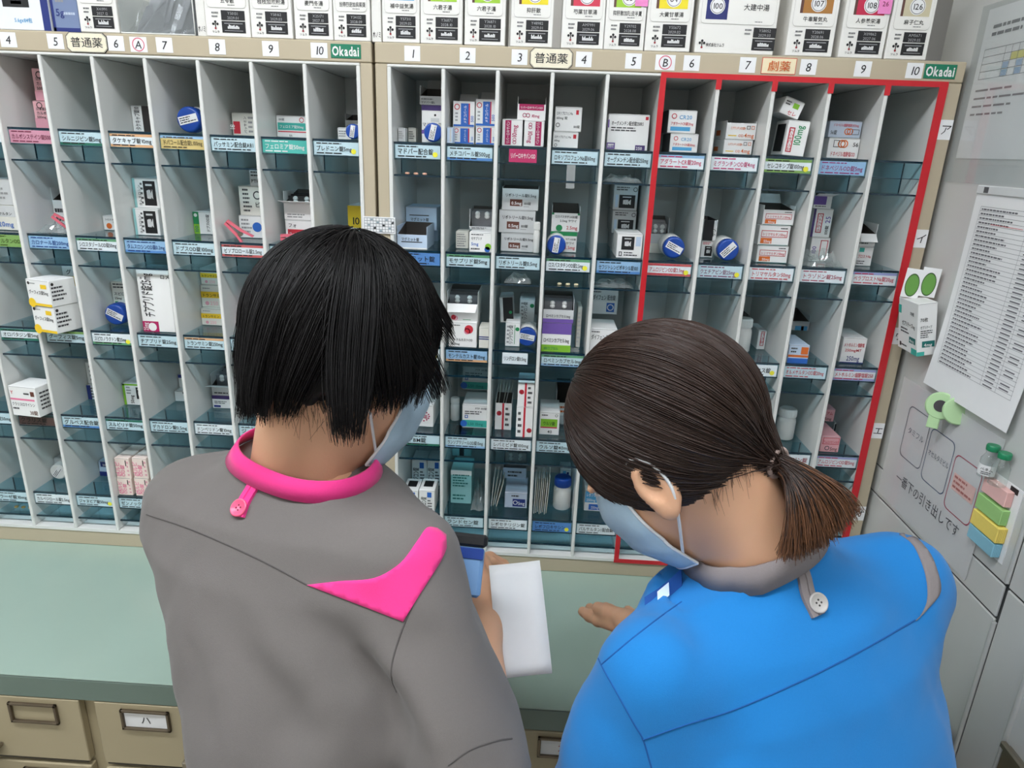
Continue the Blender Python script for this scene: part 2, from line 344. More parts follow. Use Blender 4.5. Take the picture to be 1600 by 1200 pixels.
LABL = {(6, 0): ('カルボシステイン錠500', 'p', 0, 0, (110, 30, 60)), (5, 0): ('シルニジピン錠5mg', 'c', 0, 0, BLACK, None, 'G'), (4, 0): ('タケキャブ錠10mg', 'w', 0, 0, BLACK, 'o', 'o'), (3, 0): ('ドパコール配合錠L100mg', 'y', 0, 0, (70, 60, 40), 'b'),
        (2, 0): ('パッサミン配合錠A81', 'c'), (1, 0): ('フェロミア錠50mg', 't', 0, 0, WHITE), (0, 0): ('プレドニン錠5mg', 'c', 1), (7, 0): ('アレジオン錠', 'w'),
        (7, 1): ('オルメサルタンOD', 'l', 0, 0, (60, 80, 20)), (6, 1): ('カロナール錠200mg', 'b', 0, 0, (20, 60, 130)), (5, 1): ('シロスタゾールOD錠50mg', 'w', 0, 0, BLACK, 'g'), (4, 1): ('タムスロシンOD錠0.2mg', 'b', 0, 0, (20, 50, 110), None, 'B'),
        (3, 1): ('ドプスOD錠100mg', 'c'), (2, 1): ('ビソプロロール錠2.5mg', 'w', 0, 0, BLACK, 'r', 'r'), (1, 1): ('フォシーガ錠10mg', 'c'),
        (7, 2): ('オロパタジン錠5mg', 'w', 0, 0, BLACK, 'G', 'G'), (6, 2): ('グーフィス錠5mg', 'c', 0, 0, BLACK, 'l'), (5, 2): ('スピロノラクトン錠25mg', 'w', 1, 0, BLACK, None, 'g'), (4, 2): ('チアプリド錠25mg', 'c'), (3, 2): ('トランサミン錠250mg', 'c', 0, 0, BLACK, 'o'), (2, 2): ('フルボキサミン', 'c'),
        (8, 3): ('エペリゾン錠50mg', 'c'), (7, 3): ('クラリス錠', 'n', 0, 0, BLACK, 'k'), (6, 3): ('グルベス配合錠', 'c', 0, 0, BLACK, None, 'B'), (5, 3): ('スルピリド錠50mg', 'c', 0, 0, BLACK, 'G'), (4, 3): ('デカドロン錠0.5mg', 'c'), (3, 3): ('ドンペリドン錠10mg', 'w'), (2, 3): ('ジュフキシン', 'c'),
        (8, 4): ('ミラーゼ錠10mg', 'c'), (7, 4): ('カルベジロール錠2.5mg', 'w'), (6, 4): ('ジャヌビア錠50mg', 'c', 1), (5, 4): ('ゼンノック錠10mg', 'c')}
for r in range(5):
    for j in range(10):
        s = shelf(partR, j * P, SH[r]); L = LABR.get((j, r), ('', 'c'))
        if L: label_card(s, partR, j * P, SH[r], *L)
    for j in range(10):
        x0 = LX - (j + 1) * P; s = shelf(partL, x0, SH[r]); L = LABL.get((j, r), ('', 'c'))
        if L: label_card(s, partL, x0, SH[r], *L)
# number stickers and plates on the headers
def sticker(part, hdr, x, z, w_, h_, txt, th, ring=None, y=-0.0012, nm='number_sticker', tilt=0):
    b = MB(); b.T = Matrix.Translation((x, y, z)) @ Matrix.Rotation(tilt, 4, 'Y'); b.box(-w_ / 2, -0.0004, -h_ / 2, w_ / 2, 0, h_ / 2, PAPER)
    fr = frame((0, -0.0004, 0)); b.text(fr, txt, 0, -th * 0.36, th, INK, bold=0.0, center=True, slant=0.12)
    if ring: b.disc(fr, 0, 0, ring, ink((214, 60, 96)), r2=ring * 0.88)
    return part(b, nm, hdr)
def hp(u, v): return at_y(u, v, 0)
def at_y(u, v, Y):
    d = CAM_R @ np.array([(u - 800) / F_PX, 1, -(v - 600) / F_PX]); return CAM_POS + d * (Y - CAM_POS[1]) / d[1]
for x, t in zip((-0.6035, -0.5275, -0.4305, -0.3532, -0.2693, -0.1850, -0.1087), '4 5 6 7 8 9 10'.split()): sticker(partL, hdrL, x, 1.7625, 0.026, 0.0215, t, 0.017)
for x, t in zip((0.0368, 0.1225, 0.2027, 0.3014, 0.3770, 0.4655, 0.5500, 0.6413, 0.7227, 0.7995), '1 2 3 4 5 6 7 8 9 10'.split()): sticker(partR, hdrR, x, 1.7625, 0.0245, 0.0215, t, 0.017)
sticker(partL, hdrL, -0.3945, 1.762, 0.027, 0.0215, 'A', 0.016, 0.0098); sticker(partR, hdrR, 0.4255, 1.762, 0.030, 0.0215, 'B', 0.016, 0.0098)
def plate(part, hdr, x, txt, wpl=0.066, red=False):
    b = MB(); hx, hz, c = wpl / 2, 0.0145, 0.006; oc = [(-hx + c, -hz), (hx - c, -hz), (hx, -hz + c), (hx, hz - c), (hx - c, hz), (-hx + c, hz), (-hx, hz - c), (-hx, -hz + c)]
    if red: b.box(x - 0.026, -0.0018, 1.751, x + 0.026, -0.0012, 1.774, ink((206, 96, 74))); b.box(x - 0.025, -0.0020, 1.752, x + 0.025, -0.0018, 1.773, ink((240, 226, 190)))
    else:
        fr = frame((x, -0.0012, 1.7622)); n = 8
        for s_, l_, m_ in ((1.0, 0.0012, ink((40, 36, 34))), (0.945, 0.0015, ink((240, 232, 208))), (0.915, 0.0017, ink((60, 54, 48))), (0.895, 0.0019, ink((240, 232, 208)))):
            b.poly(fr, [(p[0] * (1 - (1 - s_) * 0.5), p[1] * s_) for p in oc], m_, l_)
        b.add([(x + p[0], -0.0024 if k else -0.0012, 1.7622 + p[1]) for k in (0, 1) for p in oc], [(i, (i + 1) % 8, 8 + (i + 1) % 8, 8 + i) for i in range(8)], ink((40, 36, 34)))
    fr = frame((x, -0.0012 if red else -0.0012, 1.7622))
    b.text(fr, txt, 0, -0.0058, 0.0155, ink((230, 150, 60)) if red else INK, center=True, bold=0.0 if red else 0.005, stretch=1.12, lift=0.0022)
    if red: b.text(fr, txt, 0.0006, -0.0056, 0.0155, ink((200, 60, 50)), center=True, bold=-0.012, stretch=1.12, lift=0.0024)
    part(b, 'name_plate', hdr)
plate(partL, hdrL, -0.4765, '普通薬'); plate(partR, hdrR, 0.2515, '普通薬'); plate(partR, hdrR, 0.597, '劇薬', red=True)
for part, hdr, x in ((partL, hdrL, -0.0668), (partR, hdrR, 0.8375)):
    b = MB(); b.box(x - 0.0235, -0.0022, 1.7525, x + 0.0235, -0.0012, 1.7725, ink((22, 124, 92)), 0.0003)
    b.text(frame((x, -0.0022, 1.7625)), 'Okadai', 0, -0.0064, 0.0185, ink(WHITE), 0.043, bold=0.028, center=True)
    part(b, 'maker_plate', hdr)
# red tape round the right half of the right cabinet
b = MB(); xr = 10 * P
b.box(5 * P - 0.004, -0.0032, ZT - 0.002, xr + 0.003, -0.0021, ZT + 0.006, RED_TAPE); b.box(xr - 0.009, -0.0034, ZB - 0.006, xr + 0.0035, -0.0021, ZT + 0.004, RED_TAPE)
b.box(5 * P - 0.0045, -0.0033, ZB - 0.006, 5 * P + 0.0045, -0.0021, ZT, RED_TAPE); b.box(5 * P - 0.0045, -0.0036, ZB - 0.007, xr, -0.0022, ZB + 0.001, RED_TAPE)
for i in range(6, 10): b.box(i * P - 0.0042, -0.0033, ZT - 0.016, i * P + 0.0042, -0.0021, ZT, RED_TAPE)
partR(b, 'red_tape')
for ch, (u, v) in zip('アイウエオ', ((1477, 203), (1438, 373), (1402, 525), (1371, 673), (1342, 802))):
    q = hp(u, v); sticker(partR, cabR, 10 * P + 0.0142, q[2], 0.0205, 0.029, ch, 0.017, y=-0.0002, nm='row_sticker')

# ------------------------------------------------------------------ counter with drawers
YC = -0.354
GREEN = mat('green_counter_laminate', (158, 179, 166), 0.20, var=0.03, scale=14, bump=0.03, bscale=500)
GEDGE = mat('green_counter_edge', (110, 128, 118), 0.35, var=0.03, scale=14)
ct = empty('counter', (0, 0, 0), label='pale green counter on beige steel drawers below the shelf cabinets', cat='counter')
b = MB(); b.box(-1.4, YC, 0.8465, 0.8795, 0.255, ZC - 0.0003, GREEN, 0.0006); b.build('counter_top', ct)
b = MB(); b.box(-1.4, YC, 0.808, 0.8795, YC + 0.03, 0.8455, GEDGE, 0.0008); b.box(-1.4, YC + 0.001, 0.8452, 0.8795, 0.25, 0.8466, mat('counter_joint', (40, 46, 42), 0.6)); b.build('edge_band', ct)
BEIGE2 = mat('beige_drawer_steel', (176, 163, 132), 0.4, var=0.04, scale=9, bump=0.04, bscale=400)
b = MB(); b.box(-1.4, YC + 0.014, 0.06, 0.8795, 0.25, 0.807, BEIGE2); b.box(-1.38, YC + 0.05, 0.0, 0.87, 0.2, 0.06, mat('plinth', (90, 88, 84), 0.5)); b.build('drawer_carcass', ct)
METAL = mat('brushed_metal', (150, 142, 126), 0.32, metal=0.85, var=0.1, scale=30); BRONZE = mat('label_holder_metal', (112, 100, 84), 0.35, metal=0.7, var=0.1)
for k in range(-3, 3):
    xa = -0.398 + 0.384 * k; xb = xa + 0.36
    for row in range(3):
        z1 = 0.8065 - row * 0.245; z0 = z1 - 0.12 if row == 0 else z1 - 0.235
        if row: z1 += 0.115; z0 += 0.115; z0 += 0.0
        b = MB(); b.box(xa, YC, z0, xb, YC + 0.0135, z1, BEIGE2, 0.0012); b.box(xa + 0.004, YC + 0.001, z0 - 0.003, xb - 0.004, YC + 0.013, z0 - 0.0005, mat('drawer_gap', (60, 54, 44), 0.6)); dr = b.build('drawer', ct)
        xm = (xa + xb) / 2
        b = MB(); b.box(xm - 0.045, YC - 0.016, z1 - 0.098, xm + 0.045, YC - 0.0005, z1 - 0.090, METAL, 0.002); b.box(xm - 0.045, YC - 0.018, z1 - 0.106, xm + 0.045, YC - 0.014, z1 - 0.090, METAL, 0.0015); b.build('handle', dr)
        hx = {-1: -0.495, 0: -0.319, 1: 0.320}.get(k, xm + 0.1); hz = z1 - 0.0275
        b = MB()
        for (x0_, z0_, x1_, z1_) in ((-0.038, -0.019, 0.038, -0.0145), (-0.038, 0.0145, 0.038, 0.019), (-0.038, -0.019, -0.0335, 0.019), (0.0335, -0.019, 0.038, 0.019)):
            b.box(hx + x0_, YC - 0.005, hz + z0_, hx + x1_, YC - 0.0003, hz + z1_, BRONZE, 0.0008)
        ho = b.build('label_holder', dr)
        if row == 0 and k in (0, 1, 2):
            b = MB(); b.box(hx - 0.033, YC - 0.0015, hz - 0.0142, hx + 0.033, YC - 0.0006, hz + 0.0142, PAPER)
            b.text(frame((hx, YC - 0.0015, hz)), 'ハ' if k == 0 else 'ガ', 0, -0.0065, 0.017, INK if k == 0 else ink((190, 70, 80)), center=True, bold=0.0); b.build('drawer_label', dr)
# ------------------------------------------------------------------ signed-distance sculpting for the people
def smin(a, b, k):
    h = np.clip(0.5 + 0.5 * (b - a) / k, 0, 1); return b * (1 - h) + a * h - k * h * (1 - h)
def rcone(p, a, b, r1, r2):
    a = np.asarray(a, float); b = np.asarray(b, float); ba = b - a; pa = p - a
    h = np.clip((pa @ ba) / (ba @ ba), 0, 1); return np.linalg.norm(pa - h[:, None] * ba, axis=1) - (r1 + (r2 - r1) * h)
def ell(p, c, r, R=None):
    q = p - np.asarray(c, float)
    if R is not None: q = q @ R
    r = np.asarray(r, float); k0 = np.linalg.norm(q / r, axis=1); k1 = np.linalg.norm(q / (r * r), axis=1) + 1e-9
    return k0 * (k0 - 1) / k1
def chain(p, pts, rs, k=0.01):
    d = None
    for i in range(len(pts) - 1):
        e = rcone(p, pts[i], pts[i + 1], rs[i], rs[i + 1]); d = e if d is None else smin(d, e, k)
    return d
def nets(fn, lo, hi, h):
    "surface nets: quads on the zero level of fn"
    lo = np.array(lo, float); n = np.ceil((np.array(hi) - lo) / h).astype(int) + 1
    g = [lo[i] + h * np.arange(n[i]) for i in range(3)]
    X = np.stack(np.meshgrid(*g, indexing='ij'), -1).reshape(-1, 3)
    D = np.concatenate([fn(X[i:i + 400000]) for i in range(0, len(X), 400000)]).reshape(n)
    S = D < 0; nc = n - 1
    cnt = sum(S[a:a + nc[0], b:b + nc[1], c:c + nc[2]].astype(int) for a in (0, 1) for b in (0, 1) for c in (0, 1))
    act = (cnt > 0) & (cnt < 8); idx = -np.ones(nc, int); idx[act] = np.arange(act.sum()); ci = np.argwhere(act)
    P_ = np.zeros((len(ci), 3)); W = np.zeros(len(ci)); cor = [(a, b, c) for a in (0, 1) for b in (0, 1) for c in (0, 1)]
    for A in cor:
        for B in cor:
            if sum(B) == sum(A) + 1 and all(B[i] >= A[i] for i in range(3)):
                da = D[ci[:, 0] + A[0], ci[:, 1] + A[1], ci[:, 2] + A[2]]; db = D[ci[:, 0] + B[0], ci[:, 1] + B[1], ci[:, 2] + B[2]]
                m = (da < 0) != (db < 0); t = np.where(m, da / np.where(m, da - db, 1), 0)
                P_ += m[:, None] * (np.array(A) + t[:, None] * (np.array(B) - np.array(A))); W += m
    V = lo + h * (ci + P_ / W[:, None]); F = []
    for ax in range(3):
        o = [0, 0, 0]; o[ax] = 1; b1, b2 = [(1, 2), (2, 0), (0, 1)][ax]
        s0 = S[:n[0] - o[0], :n[1] - o[1], :n[2] - o[2]]; s1 = S[o[0]:, o[1]:, o[2]:]
        for cr, flip in ((s0 & ~s1, False), (~s0 & s1, True)):
            e = np.argwhere(cr); e = e[(e[:, b1] > 0) & (e[:, b2] > 0) & (e[:, b1] < n[b1] - 1) & (e[:, b2] < n[b2] - 1)]
            d1 = np.zeros(3, int); d1[b1] = 1; d2 = np.zeros(3, int); d2[b2] = 1
            q = [idx[tuple((e - d).T)] for d in (d1 + d2, d2, 0 * d1, d1)]
            q = np.stack(q if not flip else q[::-1], 1); F.append(q)
    F = np.concatenate(F); F = F[(F >= 0).all(1)]
    for _ in range(2):                                     # pull the points onto the surface
        d = fn(V); gr = np.stack([(fn(V + np.eye(3)[i] * h * 0.3) - d) for i in range(3)], 1) / (h * 0.3)
        V = V - np.clip(d, -h, h)[:, None] * gr / (np.sum(gr * gr, 1)[:, None] + 1e-6)
    return V, F
def join_nets(*vf):
    Vs, Fs, o = [], [], 0
    for V, F in vf: Vs.append(V); Fs.append(F + o); o += len(V)
    return np.concatenate(Vs), np.concatenate(Fs)
def rotm(yaw=0, pitch=0, roll=0):
    "columns: right, forward, up; yaw ccw, pitch nods up, roll about forward"
    return _rot(yaw, pitch, roll)
def wob(p, f, s=0):
    return (np.sin(p[:, 0] * f * 1.0 + 1.7 * np.sin(p[:, 2] * f * 0.7 + s)) + np.sin(p[:, 1] * f * 1.3 + s * 2.1 + 1.3 * np.sin(p[:, 0] * f * 0.6)) + np.sin(p[:, 2] * f * 0.9 + 0.5 + s)) / 3

SKIN = mat('skin', (222, 172, 138), 0.5, var=0.05, scale=30, bump=0.12, bscale=500, sss=0.12)
MASK = mat('mask_fabric', (176, 202, 218), 0.75, var=0.05, scale=150, bump=0.2, bscale=900)
MASKW = mat('mask_edge_white', (228, 230, 232), 0.7, var=0.03)
SHOE = mat('white_shoe', (225, 225, 222), 0.5)

def head_sdf(c, R, nk0, nk1, nr=0.047):
    def f(p):
        q = (p - c) @ R
        d = ell(q, (0, -0.014, 0.028), (0.076, 0.094, 0.086))
        d = smin(d, ell(q, (0, 0.024, -0.036), (0.062, 0.068, 0.074)), 0.03)
        d = smin(d, ell(q, (0, 0.052, -0.088), (0.036, 0.034, 0.026)), 0.03)
        for s in (-1, 1):
            d = smin(d, ell(q, (s * 0.040, 0.052, -0.042), (0.024, 0.022, 0.024)), 0.02)
            d = smin(d, ell(q, (s * 0.030, 0.078, 0.012), (0.028, 0.010, 0.008)), 0.012)
            d = np.maximum(d, -(ell(q, (s * 0.031, 0.093, -0.008), (0.017, 0.010, 0.009)))) if False else smin(d, ell(q, (s * 0.031, 0.076, -0.008), (0.013, 0.010, 0.009)), 0.004)
        d = smin(d, rcone(q, (0, 0.086, 0.004), (0, 0.104, -0.034), 0.007, 0.012), 0.010)
        d = smin(d, ell(q, (0, 0.084, -0.066), (0.022, 0.010, 0.005)), 0.006)
        d = smin(d, ell(q, (0, 0.082, -0.075), (0.019, 0.010, 0.006)), 0.005)
        d = smin(d, rcone(p, nk0, nk1, nr, nr * 1.12), 0.035)
        for s in (-1, 1):                                  # ears: outer rim, lobe, hollow
            Re = _rot(-s * 0.40, 0.12, s * 0.10); e = (q - np.array((s * 0.079, -0.010, -0.014))) @ Re
            ear = ell(e, (0, 0, 0), (0.0085, 0.019, 0.031)); ear = smin(ear, ell(e, (0, 0.004, -0.026), (0.007, 0.010, 0.011)), 0.006)
            ear = np.maximum(ear, -ell(e, (s * 0.009, 0.003, 0.004), (0.007, 0.011, 0.020)))
            d = smin(d, ear, 0.005)
        return d
    return f
def hand_sdf(wr, R, side, curl, spread=1.0, thumb=(0.9, 0.25), k=0.0035):
    "wr: wrist; R columns: across (thumb side times side), along fingers, back of hand; curl: bend per joint for 4 fingers"
    segs = []; wr = np.array(wr)
    base = [(-0.030, 0.082), (-0.010, 0.088), (0.010, 0.085), (0.029, 0.076)]; ln = [(0.040, 0.024, 0.020), (0.044, 0.028, 0.021), (0.041, 0.026, 0.020), (0.032, 0.019, 0.018)]
    rad = [0.0085, 0.0088, 0.0084, 0.0074]
    for i in range(4):
        x, y = base[i]; p0 = np.array((x * side, y, 0.0)); a = 0.0; fan = side * (x * 1.6) * spread; pts = [p0]
        for j in range(3):
            a += curl[i][j]; dv = np.array((math.sin(fan) * math.cos(a), math.cos(fan) * math.cos(a), -math.sin(a))); pts.append(pts[-1] + dv * ln[i][j])
        segs.append((pts, [rad[i] * 1.08, rad[i], rad[i] * 0.93, rad[i] * 0.80]))
    t0 = np.array((-0.026 * side, 0.022, -0.006)); a, dn = thumb; dv = np.array((-side * math.sin(a), math.cos(a), -dn)); dv /= np.linalg.norm(dv)
    d2 = np.array((-side * math.sin(a * 0.55), math.cos(a * 0.55), -dn * 1.2)); d2 /= np.linalg.norm(d2)
    segs.append(([t0, t0 + dv * 0.040, t0 + dv * 0.040 + d2 * 0.032, t0 + dv * 0.040 + d2 * 0.056], [0.0135, 0.0105, 0.0098, 0.0080]))
    def f(p):
        q = (p - wr) @ R
        d = ell(q, (0, 0.048, 0), (0.041, 0.050, 0.0135)); d = smin(d, rcone(q, (0, -0.03, 0), (0, 0.02, 0), 0.024, 0.024), 0.018)
        d = smin(d, ell(q, (-0.024 * side, 0.034, -0.008), (0.016, 0.028, 0.012)), 0.012); d = smin(d, ell(q, (0.026 * side, 0.040, -0.007), (0.013, 0.032, 0.010)), 0.012)
        for pts, rs in segs:
            d = smin(d, chain(q, pts, rs, 0.004), 0.006 if pts is segs[-1][0] else k)
        return d
    return f
def trace(bvh, u, v, lift=0.0):
    d = Vector(CAM_R @ np.array([(u - 800) / F_PX, 1, -(v - 600) / F_PX])).normalized(); h = bvh.ray_cast(Vector(CAM_POS), d, 4.0)
    if h[0] is None: return None, None
    n = h[1] if h[1].dot(d) < 0 else -h[1]
    return h[0] + n * lift, n
def dense(pts, step=8):
    out = []
    for a, b in zip(pts[:-1], pts[1:]):
        n = max(1, int(math.hypot(b[0] - a[0], b[1] - a[1]) / step)); out += [(a[0] + (b[0] - a[0]) * i / n, a[1] + (b[1] - a[1]) * i / n) for i in range(n)]
    return out + [pts[-1]]
def curve2(pts, n=14):
    "smooth (Catmull-Rom) polyline through 2-D points"
    P_ = [np.array(p, float) for p in pts]; P_ = [2 * P_[0] - P_[1]] + P_ + [2 * P_[-1] - P_[-2]]; out = []
    for i in range(1, len(P_) - 2):
        for t in np.linspace(0, 1, n, endpoint=False):
            a, b, c, d = P_[i - 1:i + 3]; out.append(0.5 * ((2 * b) + (c - a) * t + (2 * a - 5 * b + 4 * c - d) * t * t + (3 * b - a - 3 * c + d) * t ** 3))
    return [tuple(o) for o in out] + [tuple(P_[-2])]
def seam(name, bvh, pts, m, parent, r=0.0009, lift=-0.0001):
    path = []
    for u, v in curve2(pts):
        p, n = trace(bvh, u, v, lift)
        if p is not None and (not path or (p - path[-1]).length < 0.03): path.append(p)
    if len(path) > 3: b = MB(); b.tube(path, r, m, 5); return b.build(name, parent)
def panel(name, bvh, poly, m, parent, lift=0.0016, step=7, side_n=True):
    "cloth panel lying on the garment inside an outline, with a turned-under rim"
    pts = dense(poly, step)[:-1]; n = len(pts); us = [p[0] for p in pts]; vs = [p[1] for p in pts]
    inner = []
    def inside(x, y):
        c = False; j = n - 1
        for i in range(n):
            if (vs[i] > y) != (vs[j] > y) and x < (us[j] - us[i]) * (y - vs[i]) / (vs[j] - vs[i] + 1e-12) + us[i]: c = not c
            j = i
        return c
    y = min(vs) + step * 0.5
    while y < max(vs):
        x = min(us) + step * 0.5
        while x < max(us):
            if inside(x, y) and min((x - a) ** 2 + (y - b_) ** 2 for a, b_ in pts) > (step * 0.6) ** 2: inner.append((x, y))
            x += step
        y += step
    res = delaunay_2d_cdt([Vector(p) for p in pts + inner], [], [list(range(n))], 1, 1e-6)
    V = []; ok = []; N = []
    for p in res[0]:
        q, nn = trace(bvh, p[0], p[1], lift); ok.append(q is not None); V.append(q if q is not None else Vector((0, 0, 0))); N.append(nn)
    F = [tuple(f) for f in res[2] if all(ok[i] for i in f) and max((V[f[i]] - V[f[i - 1]]).length for i in range(len(f))) < 0.03]
    par = list(range(len(V)))
    def root_(i):
        while par[i] != i: par[i] = par[par[i]]; i = par[i]
        return i
    for f in F:
        for i in f[1:]: par[root_(i)] = root_(f[0])
    cnt = {}
    for f in F: k = root_(f[0]); cnt[k] = cnt.get(k, 0) + 1
    big = max(cnt, key=cnt.get); F = [f for f in F if root_(f[0]) == big]       # one piece of cloth
    ed = {}
    for f in F:
        for i in range(len(f)): ed[(f[i - 1], f[i])] = 1
    n0 = len(V); V2 = V + [(V[i] - N[i] * lift * 1.6) if ok[i] else V[i] for i in range(n0)]
    F2 = F + [(j, i, i + n0, j + n0) for (i, j) in ed if (j, i) not in ed]
    used = sorted({i for f in F2 for i in f}); mp = {k: q for q, k in enumerate(used)}
    b = MB(); b.add([V2[k] for k in used], [tuple(mp[i] for i in f) for f in F2], m, True)
    return b.build(name, parent)
def button(name, p, n, r, m, dark, parent):
    b = MB(); z = n.normalized(); x = z.orthogonal().normalized(); y = z.cross(x); M4 = Matrix.Identity(4)
    for i in range(3): M4[i][0] = x[i]; M4[i][1] = y[i]; M4[i][2] = z[i]; M4[i][3] = p[i]
    b.T = M4
    b.lathe([(r * 0.9, 0), (r, 0.0006), (r, 0.0016), (r * 0.92, 0.0022), (r * 0.80, 0.0021), (r * 0.74, 0.0014), (r * 0.1, 0.0013)], m, 28)
    for a in range(4):
        t = math.pi / 4 + a * math.pi / 2; c = (math.cos(t) * r * 0.27, math.sin(t) * r * 0.27, 0)
        b.lathe([(r * 0.105, 0.0012), (r * 0.105, 0.00155)], dark, 8, o=c)
    return b.build(name, parent)
def strap(name, bvh, pts, widths, m, parent, lift=0.002, th=0.0014):
    "narrow cloth tab along a path on the garment"
    V = []; path = curve2(pts, 6); n = len(path); ws = np.interp(np.linspace(0, 1, n), np.linspace(0, 1, len(widths)), widths)
    P3 = [trace(bvh, u, v, 0)[:2] for u, v in path]; P3 = [q for q in P3 if q[0] is not None]; b = MB(); n = len(P3)
    for i, (p, nn) in enumerate(P3):
        t = (P3[min(i + 1, n - 1)][0] - P3[max(i - 1, 0)][0]).normalized(); sd = t.cross(nn).normalized(); w2 = ws[i] / 2
        puff = 0.0012 * math.sin(math.pi * i / (n - 1))
        V += [p - sd * w2, p - sd * w2 * 0.92 + nn * (lift + th), p - sd * w2 * 0.12 + nn * (lift + th + puff), p + nn * (lift + th * 0.2 + puff), p + sd * w2 * 0.12 + nn * (lift + th + puff), p + sd * w2 * 0.92 + nn * (lift + th), p + sd * w2]
    F = [(i * 7 + k, i * 7 + k + 1, (i + 1) * 7 + k + 1, (i + 1) * 7 + k) for i in range(n - 1) for k in range(6)]
    F += [tuple(range(7)), tuple((n - 1) * 7 + k for k in range(7))[::-1]]
    b.add(V, F, m, False); return b.build(name, parent)
def strands(name, paths, rad, m, parent):
    "hair: arrays paths[N,K,3] and rad[N,K] to three-sided tapering strands, one mesh"
    N, K, _ = paths.shape; t = np.gradient(paths, axis=1); t /= np.linalg.norm(t, axis=2, keepdims=True) + 1e-9
    ref = RNG.normal(size=(N, 1, 3)); a = np.cross(t, np.broadcast_to(ref, t.shape)); a /= np.linalg.norm(a, axis=2, keepdims=True) + 1e-9; c = np.cross(t, a)
    V = np.stack([paths + rad[..., None] * (a * math.cos(x) + c * math.sin(x)) for x in (0, 2.094, 4.189)], 2)
    i = (np.arange(N)[:, None] * K + np.arange(K - 1)[None]).ravel() * 3
    F = np.concatenate([np.stack([i + k, i + (k + 1) % 3, i + 3 + (k + 1) % 3, i + 3 + k], 1) for k in range(3)])
    return V.reshape(-1, 3), F
def torso_sdf(zs, rx, ry, cx, cy, pw=2.4):
    "lofted trunk in the person's own frame"
    zs = np.array(zs)
    def f(q):
        z = q[:, 2]; zc = np.clip(z, zs[0], zs[-1])
        a = np.interp(zc, zs, rx); b_ = np.interp(zc, zs, ry); x = (q[:, 0] - np.interp(zc, zs, cx)) / a; y = (q[:, 1] - np.interp(zc, zs, cy)) / b_
        d = ((np.abs(x) ** pw + np.abs(y) ** pw + 1e-12) ** (1 / pw) - 1) * np.minimum(a, b_)
        return np.maximum(d, np.maximum(z - zs[-1], zs[0] - z))
    return f
def to_world(base, yaw):
    R = _rot(yaw, 0, 0); base = np.array(base); return (lambda q: np.asarray(q) @ R.T + base), (lambda p: (p - base) @ R), R
